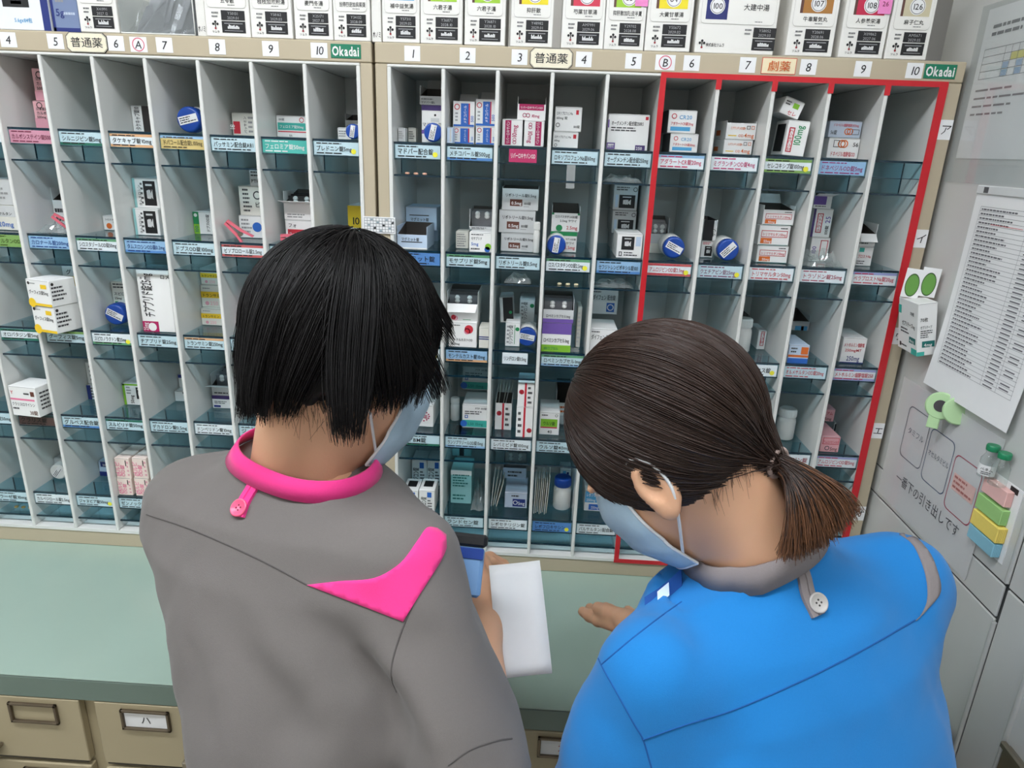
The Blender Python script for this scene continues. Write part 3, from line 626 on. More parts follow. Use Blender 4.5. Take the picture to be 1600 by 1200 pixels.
# ------------------------------------------------------------------ the two people
def limb_body(w, loc, zs_t, k=0.94):
    "coarse inner body (trunk, legs) that the clothes cover, in the person's frame"
    pass
def person_common(root, base, yaw, tz, rx, ry, cx, cy, sh, arms, cloth, cloth_name, trouser_m, neck0, head_c, head_R, hands, wrinkle, tilt=0.0, hem_t=(0.8, 0.8), lx=0.0, ring=None):
    fw, inv, R = to_world(base, yaw)
    tor0 = torso_sdf(tz, rx, ry, cx, cy)
    def tor(q):
        q = q.copy(); q[:, 2] = q[:, 2] - tilt * q[:, 0]; return tor0(q)
    SL = {}
    for s, (shp, elb, wri) in arms.items():
        S_, E_ = np.array(shp), np.array(elb); SL[s] = (S_, E_, S_ + (E_ - S_) * hem_t[0 if s < 0 else 1])
    def gar(p):
        q = inv(p); d = tor(q)
        for s, (S_, E_, H_) in SL.items():
            a = rcone(p, S_, S_ + (E_ - S_) * 1.1, 0.056, 0.062)
            ax = (E_ - S_) / np.linalg.norm(E_ - S_); a = np.maximum(a, (p - H_) @ ax)
            d = smin(d, a, 0.045 if True else 0)
        d = d + wrinkle(p, q)
        if ring is not None:                                # neck opening, cut along the collar line
            w_ = p - ring[0]; d = np.maximum(d, np.where(np.linalg.norm(w_, axis=1) < 0.115, w_ @ ring[1] - 0.003, -1))
        return d
    lo = np.min([fw((-0.36, -0.22, 0)), fw((0.36, -0.22, 0)), fw((-0.36, 0.36, 0)), fw((0.36, 0.36, 0))], 0); hi = np.max([fw((-0.36, -0.22, 0)), fw((0.36, -0.22, 0)), fw((-0.36, 0.36, 0)), fw((0.36, 0.36, 0))], 0)
    lo[2] = tz[0] - 0.02; hi[2] = tz[-1] + 0.03
    V, F = nets(gar, lo, hi, 0.0062)
    g = np_mesh(cloth_name, V, F, cloth, root); bvh = BVHTree.FromPolygons([Vector(v) for v in V], [tuple(f) for f in F])
    # inner body: trunk, legs and feet coarse; head with neck, forearms with hands fine; all one mesh
    hipz = 0.86
    def inner(p):
        q = inv(p); d = tor(q) + 0.022
        for s in (-1, 1):
            d = smin(d, chain(q, [(lx + s * 0.085, 0.0, hipz), (lx + s * 0.085, 0.01, 0.48), (lx + s * 0.085, -0.01, 0.09)], [0.075, 0.048, 0.034], 0.02), 0.03)
            d = smin(d, rcone(q, (lx + s * 0.087, -0.02, 0.045), (lx + s * 0.095, 0.13, 0.032), 0.032, 0.026), 0.02)
        for s, (S_, E_, H_) in SL.items(): d = smin(d, rcone(p, S_, E_, 0.042, 0.036), 0.02)
        return d
    l2 = lo.copy(); h2 = hi.copy(); l2[2] = -0.0; h2[2] = tz[-1] + 0.02
    pieces = [nets(inner, l2, h2, 0.016)]
    hs = head_sdf(head_c, head_R, head_c + head_R @ np.array((0, -0.030, -0.045)), np.array(neck0))
    pieces.append(nets(hs, np.minimum(head_c, neck0) - 0.16, np.maximum(head_c, neck0) + 0.16, 0.0042))
    for s, (elb, wri, hR, curl, spread, th) in hands.items():
        hf = hand_sdf(wri, hR, s, curl, spread, th); elb = np.array(elb); wri = np.array(wri)
        def arm(p, hf=hf, elb=elb, wri=wri, s=s):
            d = smin(hf(p), rcone(p, elb, wri, 0.040, 0.0245), 0.012); S_ = SL[s][0]; return smin(d, rcone(p, elb, elb + (S_ - elb) * 0.5, 0.040, 0.042), 0.02)
        mid = elb + (SL[s][0] - elb) * 0.5; tip = wri + hR @ np.array((0, 0.19, 0))
        pts = np.stack([elb, wri, mid, tip]); pieces.append(nets(arm, pts.min(0) - 0.06, pts.max(0) + 0.06, 0.0036))
    BV, BF = join_nets(*pieces); np_mesh('body', BV, BF, SKIN, root)
    # trousers and shoes
    def tr(p):
        q = inv(p); d = None
        for s in (-1, 1):
            e = chain(q, [(lx + s * 0.080, 0.0, hipz), (lx + s * 0.087, 0.01, 0.48), (lx + s * 0.087, -0.01, 0.09)], [0.092, 0.074, 0.062], 0.03); d = e if d is None else smin(d, e, 0.05)
        d = smin(d, ell(q, (lx, 0.0, 0.90), (0.150, 0.118, 0.11)), 0.05); return np.maximum(d, 0.075 - q[:, 2]) + 0.003 * wob(p, 40)
    l3 = lo.copy(); h3 = hi.copy(); l3[2] = 0.05; h3[2] = 1.06; V, F = nets(tr, l3, h3, 0.016); np_mesh('trousers', V, F, trouser_m, root)
    for s in (-1, 1):
        def sh_(p):
            q = inv(p); d = rcone(q, (lx + s * 0.087, -0.025, 0.046), (lx + s * 0.097, 0.14, 0.036), 0.046, 0.037); d = smin(d, rcone(q, (lx + s * 0.087, -0.02, 0.05), (lx + s * 0.087, -0.02, 0.085), 0.044, 0.046), 0.02); return np.maximum(d, 0.002 - q[:, 2])
        c = fw((lx + s * 0.09, 0.05, 0.05)); V, F = nets(sh_, c - 0.16, c + 0.16, 0.01); np_mesh('shoe', V, F, SHOE, root)
    return g, bvh, fw, inv, hs
def collar(bvh_g, neck0, axis, r0, r1, h, m, root, y_t=0.0, wav=0.0, front=0.35, name='collar', fwd=(0, 1, 0), sq=1.0, rmax=0.090):
    "stand band round the neck, open notch in front"
    ax = Vector(axis).normalized(); f = Vector(fwd); f = (f - ax * f.dot(ax)).normalized(); rt = f.cross(ax); n = 44; V = []; o = Vector(neck0)
    rs = []
    for k in range(n):                                     # sit the band on the garment
        a = -math.pi * 1.5 + math.pi * 2 * k / n; h_ = bvh_g.ray_cast(o, (rt * math.cos(a) + f * math.sin(a) * sq).normalized(), 0.2); rs.append(min(max((h_[3] or 0.06) + 0.0012, 0.058), rmax))
    rs = [sum(rs[(k + q) % n] for q in range(-3, 4)) / 7 for k in range(n)]
    for k in range(n + 1):
        a = -math.pi * 1.5 + math.pi * 2 * k / n; dx, dy = math.cos(a), math.sin(a) * sq; r0 = rs[k % n]
        wv = wav * math.sin(a * 9)
        drop = 0.0
        for (rr, hh) in ((r0, 0.0), (r0 + 0.0025, 0.0), (max(r1, r0 - 0.010) + 0.0025 + wv, h), (max(r1, r0 - 0.010) + wv, h)):
            V.append(o + rt * dx * rr + f * dy * rr + ax * (hh + drop))
    b = MB(); F = []
    for k in range(n):
        for j in range(4): F.append((k * 4 + j, k * 4 + (j + 1) % 4, (k + 1) * 4 + (j + 1) % 4, (k + 1) * 4 + j))
    b.add(V, F, m, True); return b.build(name, root)
def face_mask(root, c, R, hs):
    "pleated face mask shell over nose, mouth and chin with ear loops"
    c = np.array(c); us = np.linspace(-1, 1, 25); vs = np.linspace(0, 1, 19); V = []
    for v in vs:
        z = 0.002 - 0.112 * v; zz = np.interp(v, [0, .25, .6, 1], [0.102, 0.118, 0.112, 0.086]); wd = np.interp(v, [0, .2, .7, 1], [0.060, 0.066, 0.062, 0.046])
        for u in us:
            y = 0.040 + (zz - 0.040) * (1 - abs(u) ** 3.0) ** 0.62; x = u * wd
            y += 0.0016 * math.sin(v * 22) * (1 - abs(u))
            V.append(c + R @ np.array((x, y, z)))
    V = np.array(V)
    for _ in range(10):                                    # keep the cloth clear of the face
        d = hs(V); gr = np.stack([(hs(V + np.eye(3)[i] * 0.002) - d) for i in range(3)], 1); gr /= np.linalg.norm(gr, axis=1, keepdims=True) + 1e-9
        V = V + np.clip(0.0035 - d, 0, 0.004)[:, None] * gr
    V = [Vector(v) for v in V]
    n = 25; F = [(j * n + i, j * n + i + 1, (j + 1) * n + i + 1, (j + 1) * n + i) for j in range(18) for i in range(24)]
    b = MB(); b.add(V, F, MASK, True)
    o = b.build('face_mask', root); sm = o.modifiers.new('thickness', 'SOLIDIFY'); sm.thickness = 0.0016; sm.offset = 0
    b = MB(); b.tube([V[i] for i in range(n)], 0.0016, MASKW, 6); b.tube([V[18 * n + i] for i in range(n)], 0.0016, MASKW, 6)
    for e in (0, n - 1): b.tube([V[j * n + e] for j in range(19)], 0.0018, MASKW, 6)
    b.build('mask_binding', o)
    for s, e in ((-1, 0), (1, n - 1)):
        top = c + R @ np.array((s * 0.061, 0.041, -0.004)); bot = c + R @ np.array((s * 0.052, 0.041, -0.092))
        loop = [top, c + R @ np.array((s * 0.082, 0.004, 0.014)), c + R @ np.array((s * 0.085, -0.012, 0.020)), c + R @ np.array((s * 0.083, -0.024, 0.006)), c + R @ np.array((s * 0.080, -0.024, -0.018)), c + R @ np.array((s * 0.076, -0.008, -0.044)), bot]
        P_ = [np.array(q, float) for q in loop]; P_ = [2 * P_[0] - P_[1]] + P_ + [2 * P_[-1] - P_[-2]]; out = []
        for i in range(1, len(P_) - 2):
            for t in np.linspace(0, 1, 6, endpoint=False):
                a, b_, c_, d = P_[i - 1:i + 3]; out.append(0.5 * ((2 * b_) + (c_ - a) * t + (2 * a - 5 * b_ + 4 * c_ - d) * t * t + (3 * b_ - a - 3 * c_ + d) * t ** 3))
        b = MB(); b.tube(out + [bot], 0.0017, MASKW, 6); b.build('ear_loop', o)
    return o

GREYC = mat('grey_tunic_cloth', (110, 105, 102), 0.85, var=0.05, scale=500, bump=0.25, bscale=1600, sheen=0.15, spec=0.25)
GREYD = mat('grey_seam', (84, 80, 78), 0.9); PINK = mat('pink_cloth', (242, 60, 142), 0.8, var=0.05, scale=500, bump=0.2, bscale=1600, sheen=0.15, spec=0.25)
PINKB = mat('pink_button', (248, 92, 132), 0.35); PINKD = mat('pink_button_hole', (120, 20, 50), 0.6)
BLUEC = mat('blue_tunic_cloth', (28, 124, 196), 0.85, var=0.04, scale=500, bump=0.25, bscale=1600, sheen=0.15, spec=0.25)
BLUED = mat('blue_seam', (18, 88, 158), 0.9); GREYT = mat('grey_trim_cloth', (138, 130, 130), 0.85, var=0.05, scale=500, bump=0.2, bscale=1600, spec=0.25)
GREYB = mat('grey_button', (188, 184, 180), 0.35); DARK = mat('button_hole_dark', (60, 56, 54), 0.6)
HAIRA = mat('black_hair', (14, 11, 11), 0.48, var=0.4, scale=300, spec=0.28); HAIRB = mat('brown_hair', (50, 34, 27), 0.42, var=0.35, scale=200, spec=0.45)
HAIRB2 = mat('light_brown_hair_ends', (104, 68, 44), 0.4, var=0.35, scale=200, spec=0.45)

# ---- person in grey and pink (left)
pa = empty('person', (0, 0, 0), label='person in grey tunic with pink collar, short black bob and face mask', cat='person', group='people at the shelves')
YAW_A = -0.31; BASE_A = (-0.047, -0.636, 0)
TZ = [0.80, 0.95, 1.05, 1.15, 1.215, 1.262, 1.295, 1.318]
RX = [0.135, 0.112, 0.112, 0.138, 0.156, 0.136, 0.080, 0.056]
RXB = [0.180, 0.168, 0.166, 0.170, 0.164, 0.128, 0.076, 0.054]
CXA = [0.085, 0.085, 0.070, 0.026, 0.002, 0.0, 0.0, 0.0]
RY = [0.135, 0.122, 0.118, 0.114, 0.106, 0.090, 0.068, 0.054]
CY = [0.0, 0.03, 0.06, 0.10, 0.125, 0.14, 0.15, 0.155]
fwA = to_world(BASE_A, YAW_A)[0]
neckA = fwA((0, 0.150, 1.285))
shA = {-1: fwA((-0.130, 0.130, 1.225)), 1: fwA((0.150, 0.115, 1.225))}
HC_A = at(541, 548, 0.75); HR_A = _rot(-0.70, -0.45, 0.0)
elbAR = np.array((0.232, -0.690, 1.015)); wriAR = np.array((0.200, -0.500, 1.085)); elbAL = fwA((-0.120, 0.265, 1.00)); wriAL = fwA((0.03, 0.34, 1.03))
def wrA(p, q):
    fold = 0.0066 * np.sin((q[:, 0] * 60 + q[:, 2] * 38 + 2.5 * np.sin(q[:, 2] * 21))) * np.clip((1.24 - q[:, 2]) / 0.1, 0, 1) * np.clip((q[:, 0] + 0.02) / 0.10, 0, 1)
    return fold + 0.0036 * wob(p, 30, 0.4) + 0.0034 * wob(p, 68, 1.1) * np.clip((1.27 - q[:, 2]) / 0.12, 0.25, 1) + 0.0007 * wob(p, 170, 0.2)
cf = [(0.25, 0.35, 0.25)] * 4
def hr(along, back):
    y = np.array(along, float); y /= np.linalg.norm(y); z = np.array(back, float); z -= y * (z @ y); z /= np.linalg.norm(z); return np.stack([np.cross(y, z), y, z], 1)
handsA = {1: (elbAR, wriAR, hr((0.15, 0.95, 0.25), (0.75, -0.2, 0.6)), [(0.55, 0.75, 0.45), (0.6, 0.8, 0.45), (0.65, 0.85, 0.5), (0.7, 0.85, 0.5)], 0.6, (0.75, 0.55)),
          -1: (elbAL, wriAL, hr((0.75, 0.6, 0.1), (-0.2, 0.2, 0.95)), [(0.3, 0.5, 0.3)] * 4, 0.6, (0.8, 0.4))}
def ring_at(o, up): up = np.array(up); return (np.array(o), up / np.linalg.norm(up))
RING_A = ring_at(neckA + np.array((0.0, 0.0, 0.011)), HC_A + HR_A @ np.array((0, -0.03, -0.05)) - neckA)
gA, bvA, fwA, invA, hsA = person_common(pa, BASE_A, YAW_A, TZ, RX, RY, CXA, CY, shA, {-1: (shA[-1], elbAL, wriAL), 1: (shA[1], elbAR, wriAR)}, GREYC, 'tunic',
    mat('grey_trousers', (112, 108, 106), 0.85, var=0.05, scale=300), neckA, HC_A, HR_A, handsA, wrA, hem_t=(0.8, 0.84), lx=0.07, ring=RING_A)
# ---- person in blue (right)
pb = empty('person', (0, 0, 0), label='person in bright blue tunic with brown ponytail, pointing a hand', cat='person', group='people at the shelves')
YAW_B = 0.40; BASE_B = (0.556, -0.680, 0)
TZB = [z - 0.056 for z in TZ]
fwB = to_world(BASE_B, YAW_B)[0]
neckB = fwB((0, 0.150, 1.233))
shB = {-1: fwB((-0.148, 0.110, 1.165)), 1: fwB((0.166, 0.130, 1.190))}
HC_B = at(1046, 688, 0.71); HR_B = _rot(0.896, -0.808, -0.217)
elbBL = np.array((0.330, -0.640, 0.955)); wriBL = at(1054, 990, 0.80); elbBR = fwB((0.185, 0.20, 0.955)); wriBR = fwB((0.16, 0.36, 0.93))
def wrB(p, q):
    return 0.0034 * wob(p, 27, 2.0) + 0.0032 * wob(p, 62, 0.3) + 0.0007 * wob(p, 160, 0.9)
handsB = {-1: (elbBL, wriBL, hr((-0.42, 0.76, -0.50), (-0.12, -0.42, -0.90)), [(0.05, 0.08, 0.05), (0.08, 0.10, 0.06), (0.12, 0.12, 0.08), (0.15, 0.15, 0.1)], -0.3, (0.12, 0.10)),
          1: (elbBR, wriBR, hr((-0.2, 0.95, 0.0), (0.1, 0.2, 0.95)), [(0.3, 0.5, 0.3)] * 4, 0.6, (0.8, 0.4))}
RING_B = ring_at(neckB + np.array((0, 0.002, 0.016)), HC_B + HR_B @ np.array((0, -0.03, -0.05)) - neckB)
gB, bvB, fwB, invB, hsB = person_common(pb, BASE_B, YAW_B, TZB, RXB, RY, [0] * 8, CY, shB, {-1: (shB[-1], elbBL, wriBL), 1: (shB[1], elbBR, wriBR)}, BLUEC, 'tunic',
    mat('white_trousers', (215, 215, 212), 0.85, var=0.05, scale=300), neckB, HC_B, HR_B, handsB, wrB, tilt=0.13, hem_t=(0.8, 0.8), ring=RING_B)
# ---- details of the grey tunic
fA = np.array((math.sin(-YAW_A), math.cos(YAW_A), 0)); fB = np.array((math.sin(-YAW_B), math.cos(YAW_B), 0))
collar(bvA, RING_A[0], RING_A[1], 0.0, 0.058, 0.019, PINK, gA, fwd=fA)
seam('yoke_seam', bvA, [(229, 804), (300, 828), (400, 872), (480, 914)], GREYD, gA)
seam('armhole_seam', bvA, [(690, 845), (662, 905), (645, 945), (628, 985), (614, 1030), (612, 1060), (620, 1082)], GREYD, gA)
seam('sleeve_hem_seam', bvA, [(700, 1196), (735, 1172), (775, 1158), (800, 1154)], GREYD, gA)
top = curve2([(480, 914), (530, 908), (585, 903), (625, 880), (650, 848), (666, 826), (682, 826)], 5)
bot = curve2([(698, 852), (688, 876), (660, 922), (630, 971)], 5)[1:] + curve2([(630, 971), (560, 944), (480, 914)], 5)[1:]
panel('shoulder_panel', bvA, top + [(696, 836)] + bot, PINK, gA)
strap('hanging_loop', bvA, [(401, 752), (392, 768), (382, 786), (374, 808)], [0.0135, 0.013, 0.014, 0.014], PINK, gA)
p_, n_ = trace(bvA, 377, 795, 0.0035); button('button', p_, n_, 0.0092, PINKB, PINKD, gA)
face_mask(pa, HC_A, HR_A, hsA)
# ---- details of the blue tunic
collar(bvB, RING_B[0], RING_B[1], 0.0, 0.058, 0.024, GREYT, gB, fwd=fB)
seam('yoke_seam', bvB, [(1005, 1156), (1070, 1133), (1150, 1108), (1250, 1065), (1340, 1020), (1430, 969)], BLUED, gB)
seam('armhole_seam', bvB, [(928, 1012), (940, 1040), (965, 1085), (990, 1130), (1005, 1156), (1018, 1200)], BLUED, gB)
seam('shoulder_seam', bvB, [(940, 1038), (985, 1000), (1030, 965), (1065, 940)], BLUED, gB)
top = curve2([(1350, 835), (1375, 826), (1400, 833), (1425, 850), (1440, 880), (1448, 910), (1448, 940), (1438, 962), (1430, 970)], 5)
bot = curve2([(1430, 970), (1450, 950), (1468, 925), (1464, 895), (1450, 862), (1420, 832), (1395, 824), (1372, 823), (1350, 830)], 5)[1:]
panel('shoulder_panel', bvB, top + bot, GREYT, gB, step=5)
strap('hanging_loop', bvB, [(1246, 880), (1255, 900), (1262, 930), (1277, 962)], [0.0150, 0.0135, 0.0145, 0.0150], GREYT, gB)
p_, n_ = trace(bvB, 1275, 942, 0.0035); button('button', p_, n_, 0.0095, GREYB, DARK, gB)
face_mask(pb, HC_B, HR_B, hsB)

# ---- hair
def sphere_dirs(n):
    v = RNG.normal(size=(n, 3)); return v / np.linalg.norm(v, axis=1, keepdims=True)
def resample(path, stop, K):
    "path[N,T,3] cut at float index stop[N], resampled to K points"
    N, T, _ = path.shape; s = stop[:, None] * np.linspace(0, 1, K)[None]; i = np.clip(np.floor(s).astype(int), 0, T - 2); f = (s - i)[..., None]
    a = np.take_along_axis(path, i[..., None].repeat(3, 2), 1); b_ = np.take_along_axis(path, (i + 1)[..., None].repeat(3, 2), 1); return a * (1 - f) + b_ * f
def nape_hairs(c, R, hs, n, z0, ymin, seed):
    "fine short hairs lying on the neck below the hairline"
    g = np.random.default_rng(seed); ph = g.uniform(math.pi * 1.05, math.pi * 1.95, n); K = 8
    p = c + np.stack([0.075 * np.cos(ph), -0.012 + 0.090 * np.sin(ph), z0 + g.normal(size=n) * 0.006], 1) @ R.T
    dr = (R @ np.array((0, 0.25, -1.0)))[None] * 0.7 + np.array((0, 0, -0.5))[None] + g.normal(size=(n, 3)) * 0.22; st = g.uniform(0.001, 0.0034, n); out = []
    for k in range(K):
        for _ in range(4):
            d = hs(p); gr = np.stack([(hs(p + np.eye(3)[i] * 0.002) - d) for i in range(3)], 1); gr /= np.linalg.norm(gr, axis=1, keepdims=True) + 1e-9; p = p - gr * np.clip(d - 0.0008, -0.02, 0.02)[:, None]
        out.append(p); p = p + dr * st[:, None]
    Pp = np.stack(out, 1); return strands('n', Pp, np.full((n, K), 0.00022) * np.linspace(1, 0.4, K)[None], None, None)
def hair_bob():
    c, R = HC_A, HR_A; ec = np.array((0, -0.012, 0.024)); er = np.array((0.0905, 0.1070, 0.1010)); N = 9500; T = 70; st = 0.0045
    g = R.T @ np.array((0, 0, -1.0)); crown = np.array((0.05, -0.30, 0.95)); crown /= np.linalg.norm(crown)
    d = sphere_dirs(N * 3); ok = ~((d[:, 1] > 0.32) & (d[:, 2] < 0.42)) & (d[:, 2] > -0.30); d = d[ok][:N]; N = len(d)
    lay = RNG.uniform(-0.02, 0.045, N); p = ec + d * er * (1 + lay)[:, None]
    lock = RNG.integers(0, 150, N); lk = sphere_dirs(150); lock = np.argmax(d @ lk.T, 1); lj = RNG.normal(size=150); lsw = RNG.normal(size=(150, 3)) * 0.40
    path = [p]; vel = np.zeros_like(p)
    for t in range(T - 1):
        q = (p - ec) / er; nrm = q / er; nrm /= np.linalg.norm(nrm, axis=1, keepdims=True)
        away = p - ec - crown * 0.1; away = away - nrm * np.sum(away * nrm, 1)[:, None]; away /= np.linalg.norm(away, axis=1, keepdims=True) + 1e-6
        h = (R @ (p.T)).T[:, 2]
        rel = p - ec; dep = rel @ g; hz = rel - g * dep[:, None]; hz /= np.linalg.norm(hz, axis=1, keepdims=True) + 1e-6
        des = -hz * (np.clip((dep - 0.015) / 0.06, 0, 1) * 0.75)[:, None] + away * np.clip(1.1 - t / 26, 0.0, 1)[..., None] + g * (0.55 + 0.02 * t) + lsw[lock] * (0.5 + 0.012 * t)
        vel = 0.55 * vel + 0.45 * des; vel /= np.linalg.norm(vel, axis=1, keepdims=True) + 1e-6
        p = p + vel * st; q = (p - ec) / er; r = np.linalg.norm(q, axis=1); lim = 1 + lay
        p = np.where((r < lim)[:, None], ec + q / r[:, None] * lim[:, None] * er, p); path.append(p)
    path = np.stack(path, 1); W = path @ R.T + c
    x = W[:, :, 0]; cut = 1.383 + 0.007 * lj[lock] + RNG.normal(size=N) * 0.006
    face_y = path[:, :, 1] > 0.075
    below = (W[:, :, 2] < cut[:, None]) | (path[:, :, 2] < -0.066 + 0.9 * path[:, :, 1] + 2.2 * np.maximum(0, path[:, :, 1] - 0.045) + 0.006 * lj[lock][:, None]); stop = np.where(below.any(1), below.argmax(1), T - 1).astype(float); stop = np.maximum(stop, 6)
    K = 18; Pp = resample(W, stop, K)
    # gather the tips of a lock
    tt = np.linspace(0, 1, K) ** 2
    for l in range(150):
        m = lock == l
        if m.sum() > 2: cen = Pp[m].mean(0); Pp[m] += (cen - Pp[m]) * (tt * 0.35)[None, :, None]
    Pp += RNG.normal(size=(N, 1, 3)) * 0.0012 * np.linspace(0, 1, K)[None, :, None]
    rad = np.full((N, K), 0.00062) * np.linspace(1.0, 0.35, K)[None] * RNG.uniform(0.7, 1.2, N)[:, None]
    sv, sf = strands('hair', Pp, rad, HAIRA, None)
    def cap(p):
        q = (p - c) @ R; d = ell(q, ec, er * 0.985); w = p - c
        sk = np.linalg.norm((p[:, :2] - (c + R @ np.array((0, -0.016, 0)))[:2]) / np.array((0.088, 0.088)), axis=1); sk = (sk - 1) * 0.088
        d = smin(d, np.maximum(np.maximum(sk, p[:, 2] - c[2]), 1.392 + 0.006 * np.sin(p[:, 0] * 190 + p[:, 1] * 140) - p[:, 2]), 0.012)
        face = np.maximum(np.maximum(0.052 - q[:, 1], q[:, 2] - 0.040), -0.3 - q[:, 2]); face = np.minimum(face, q[:, 2] + 0.052 - 0.9 * q[:, 1])
        d = np.maximum(d, 1.386 - p[:, 2]); return np.maximum(d, -face) + 0.0012 * np.sin(q[:, 0] * 160 + q[:, 1] * 60)
    cv, cf_ = nets(cap, c - 0.15, c + 0.15, 0.005)
    V, F = join_nets((cv, cf_), (sv, sf), nape_hairs(c, R, hsA, 110, -0.074, 0, 5)); return np_mesh('hair', V, F, HAIRA, pa)
hair_bob()
def hair_pony():
    c, R = HC_B, HR_B; ec = np.array((0, -0.012, 0.026)); er = np.array((0.0845, 0.1045, 0.0965))
    tie_w = at(1212, 722, 0.655); tie = R.T @ (tie_w - c); qT = (tie - ec) / er; rT = np.linalg.norm(qT); qT = qT / rT
    N = 7500; d = sphere_dirs(N * 4)
    L = ec + d * er
    ok = ~((L[:, 1] > 0.045) & (L[:, 2] < 0.055 + 0.0 * L[:, 1]))                       # face
    ok &= ~((L[:, 2] < -0.004) & (L[:, 1] > -0.02)) & ~(L[:, 2] < -0.056 + 0.0 * L[:, 1])      # ears, nape
    d = d[ok][:N]; N = len(d); K = 20; t = np.linspace(0, 1, K)
    ang = np.arccos(np.clip(d @ qT, -1, 1)); 
    sl = (np.sin((1 - t)[None] * ang[:, None])[..., None] * d[:, None] + np.sin(t[None] * ang[:, None])[..., None] * qT) / (np.sin(ang)[:, None, None] + 1e-6)
    grp = np.argmax(d @ sphere_dirs(120).T, 1); gl = RNG.normal(size=120)
    lay = RNG.uniform(0.0, 0.035, N) + 0.012 * gl[grp]
    rr = 1 + lay[:, None] * np.sin(math.pi * np.clip(t * 1.05 + 0.02, 0, 1))[None] + (rT - 1) * np.clip((t[None] - (1 - 0.55 / (ang[:, None] + 0.3))) / (0.55 / (ang[:, None] + 0.3)), 0, 1) ** 2
    sag = np.sin(math.pi * t)[None, :, None] * (R.T @ np.array((0, 0, -1.0)))[None, None] * 0.004
    Pp = (ec + sl * er * rr[..., None] + sag) @ R.T + c
    Pp += RNG.normal(size=(N, 1, 3)) * 0.0035 * (t ** 3)[None, :, None]
    rad = np.full((N, K), 0.00062) * RNG.uniform(0.7, 1.2, N)[:, None]
    s1 = strands('h', Pp, rad, HAIRB, None)
    # the tail: from the tie out to the right, then falling
    M_ = 2800; K2 = 18; t2 = np.linspace(0, 1, K2); fx = RNG.beta(1.2, 1.4, M_); dp = RNG.uniform(0, 1, M_)
    rt, upv, fwv = CAM_R[:, 0], CAM_R[:, 2], CAM_R[:, 1]
    off = rt * 0 + upv * ((fx - 0.5) * 0.016)[:, None] + fwv * ((dp - 0.5) * 0.016)[:, None] + RNG.normal(size=(M_, 3)) * 0.0012
    ends = np.array([at(1222 + 118 * x, 866 - 72 * x ** 1.8, 0.615 + 0.05 * z) for x, z in zip(fx, dp)]) + RNG.normal(size=(M_, 3)) * 0.0035
    m1 = np.array([at(1236 + 26 * x, 752 - 22 * x, 0.628 + 0.04 * z) for x, z in zip(fx, dp)]) + RNG.normal(size=(M_, 3)) * 0.0016
    m2 = np.array([at(1232 + 92 * x, 815 - 62 * x, 0.612 + 0.055 * z) for x, z in zip(fx, dp)]) + RNG.normal(size=(M_, 3)) * 0.0022
    a = tie_w + off; B4 = [(1 - t2) ** 3, 3 * t2 * (1 - t2) ** 2, 3 * t2 ** 2 * (1 - t2), t2 ** 3]
    Pt = a[:, None] * B4[0][None, :, None] + m1[:, None] * B4[1][None, :, None] + m2[:, None] * B4[2][None, :, None] + ends[:, None] * B4[3][None, :, None]
    rad2 = np.full((M_, K2), 0.00066) * np.linspace(1, 0.4, K2)[None] * RNG.uniform(0.7, 1.2, M_)[:, None]
    s2 = strands('h', Pt, rad2, HAIRB, None)
    def cap(p):
        q = (p - c) @ R; d = ell(q, ec, er * 0.985)
        face = np.maximum(0.048 - q[:, 1], q[:, 2] - 0.050); ears = np.maximum(np.maximum(q[:, 2] - 0.0, -0.024 - q[:, 1]), -1); nape = q[:, 2] + 0.052
        return np.maximum(np.maximum(np.maximum(d, -face), -ears), -nape) + 0.0008 * np.sin(q[:, 0] * 300 + q[:, 2] * 240)
    cv = nets(cap, c - 0.15, c + 0.15, 0.005)
    V, F = join_nets(cv, s1, nape_hairs(c, R, hsB, 150, -0.054, 0, 6), s2); o = np_mesh('hair', V, F, [HAIRB, HAIRB2], pb)
    nq = len(F) - len(s2[1]); mi = np.zeros(len(F), np.int32)
    if len(o.data.polygons) == len(F):
        tail = np.arange(nq, len(F)); per = np.tile(((np.arange(M_)[:, None] * 0 + np.arange(K2 - 1)[None] / (K2 - 2))).ravel(), 3); mi[tail] = (per + np.tile(np.repeat(RNG.normal(size=M_) * 0.3, K2 - 1), 3) > 0.55); o.data.polygons.foreach_set('material_index', mi)
    b = MB(); ax = Vector(at(1262, 742, 0.63) - tie_w).normalized(); x = ax.orthogonal().normalized(); y = ax.cross(x)
    b.tube([Vector(tie_w) + ax * 0.002 + (x * math.cos(a) + y * math.sin(a)) * 0.0132 for a in np.linspace(0, 2 * math.pi, 25)], 0.0030, mat('hair_tie', (172, 150, 142), 0.6), 8, False); b.build('hair_tie', o)
hair_pony()
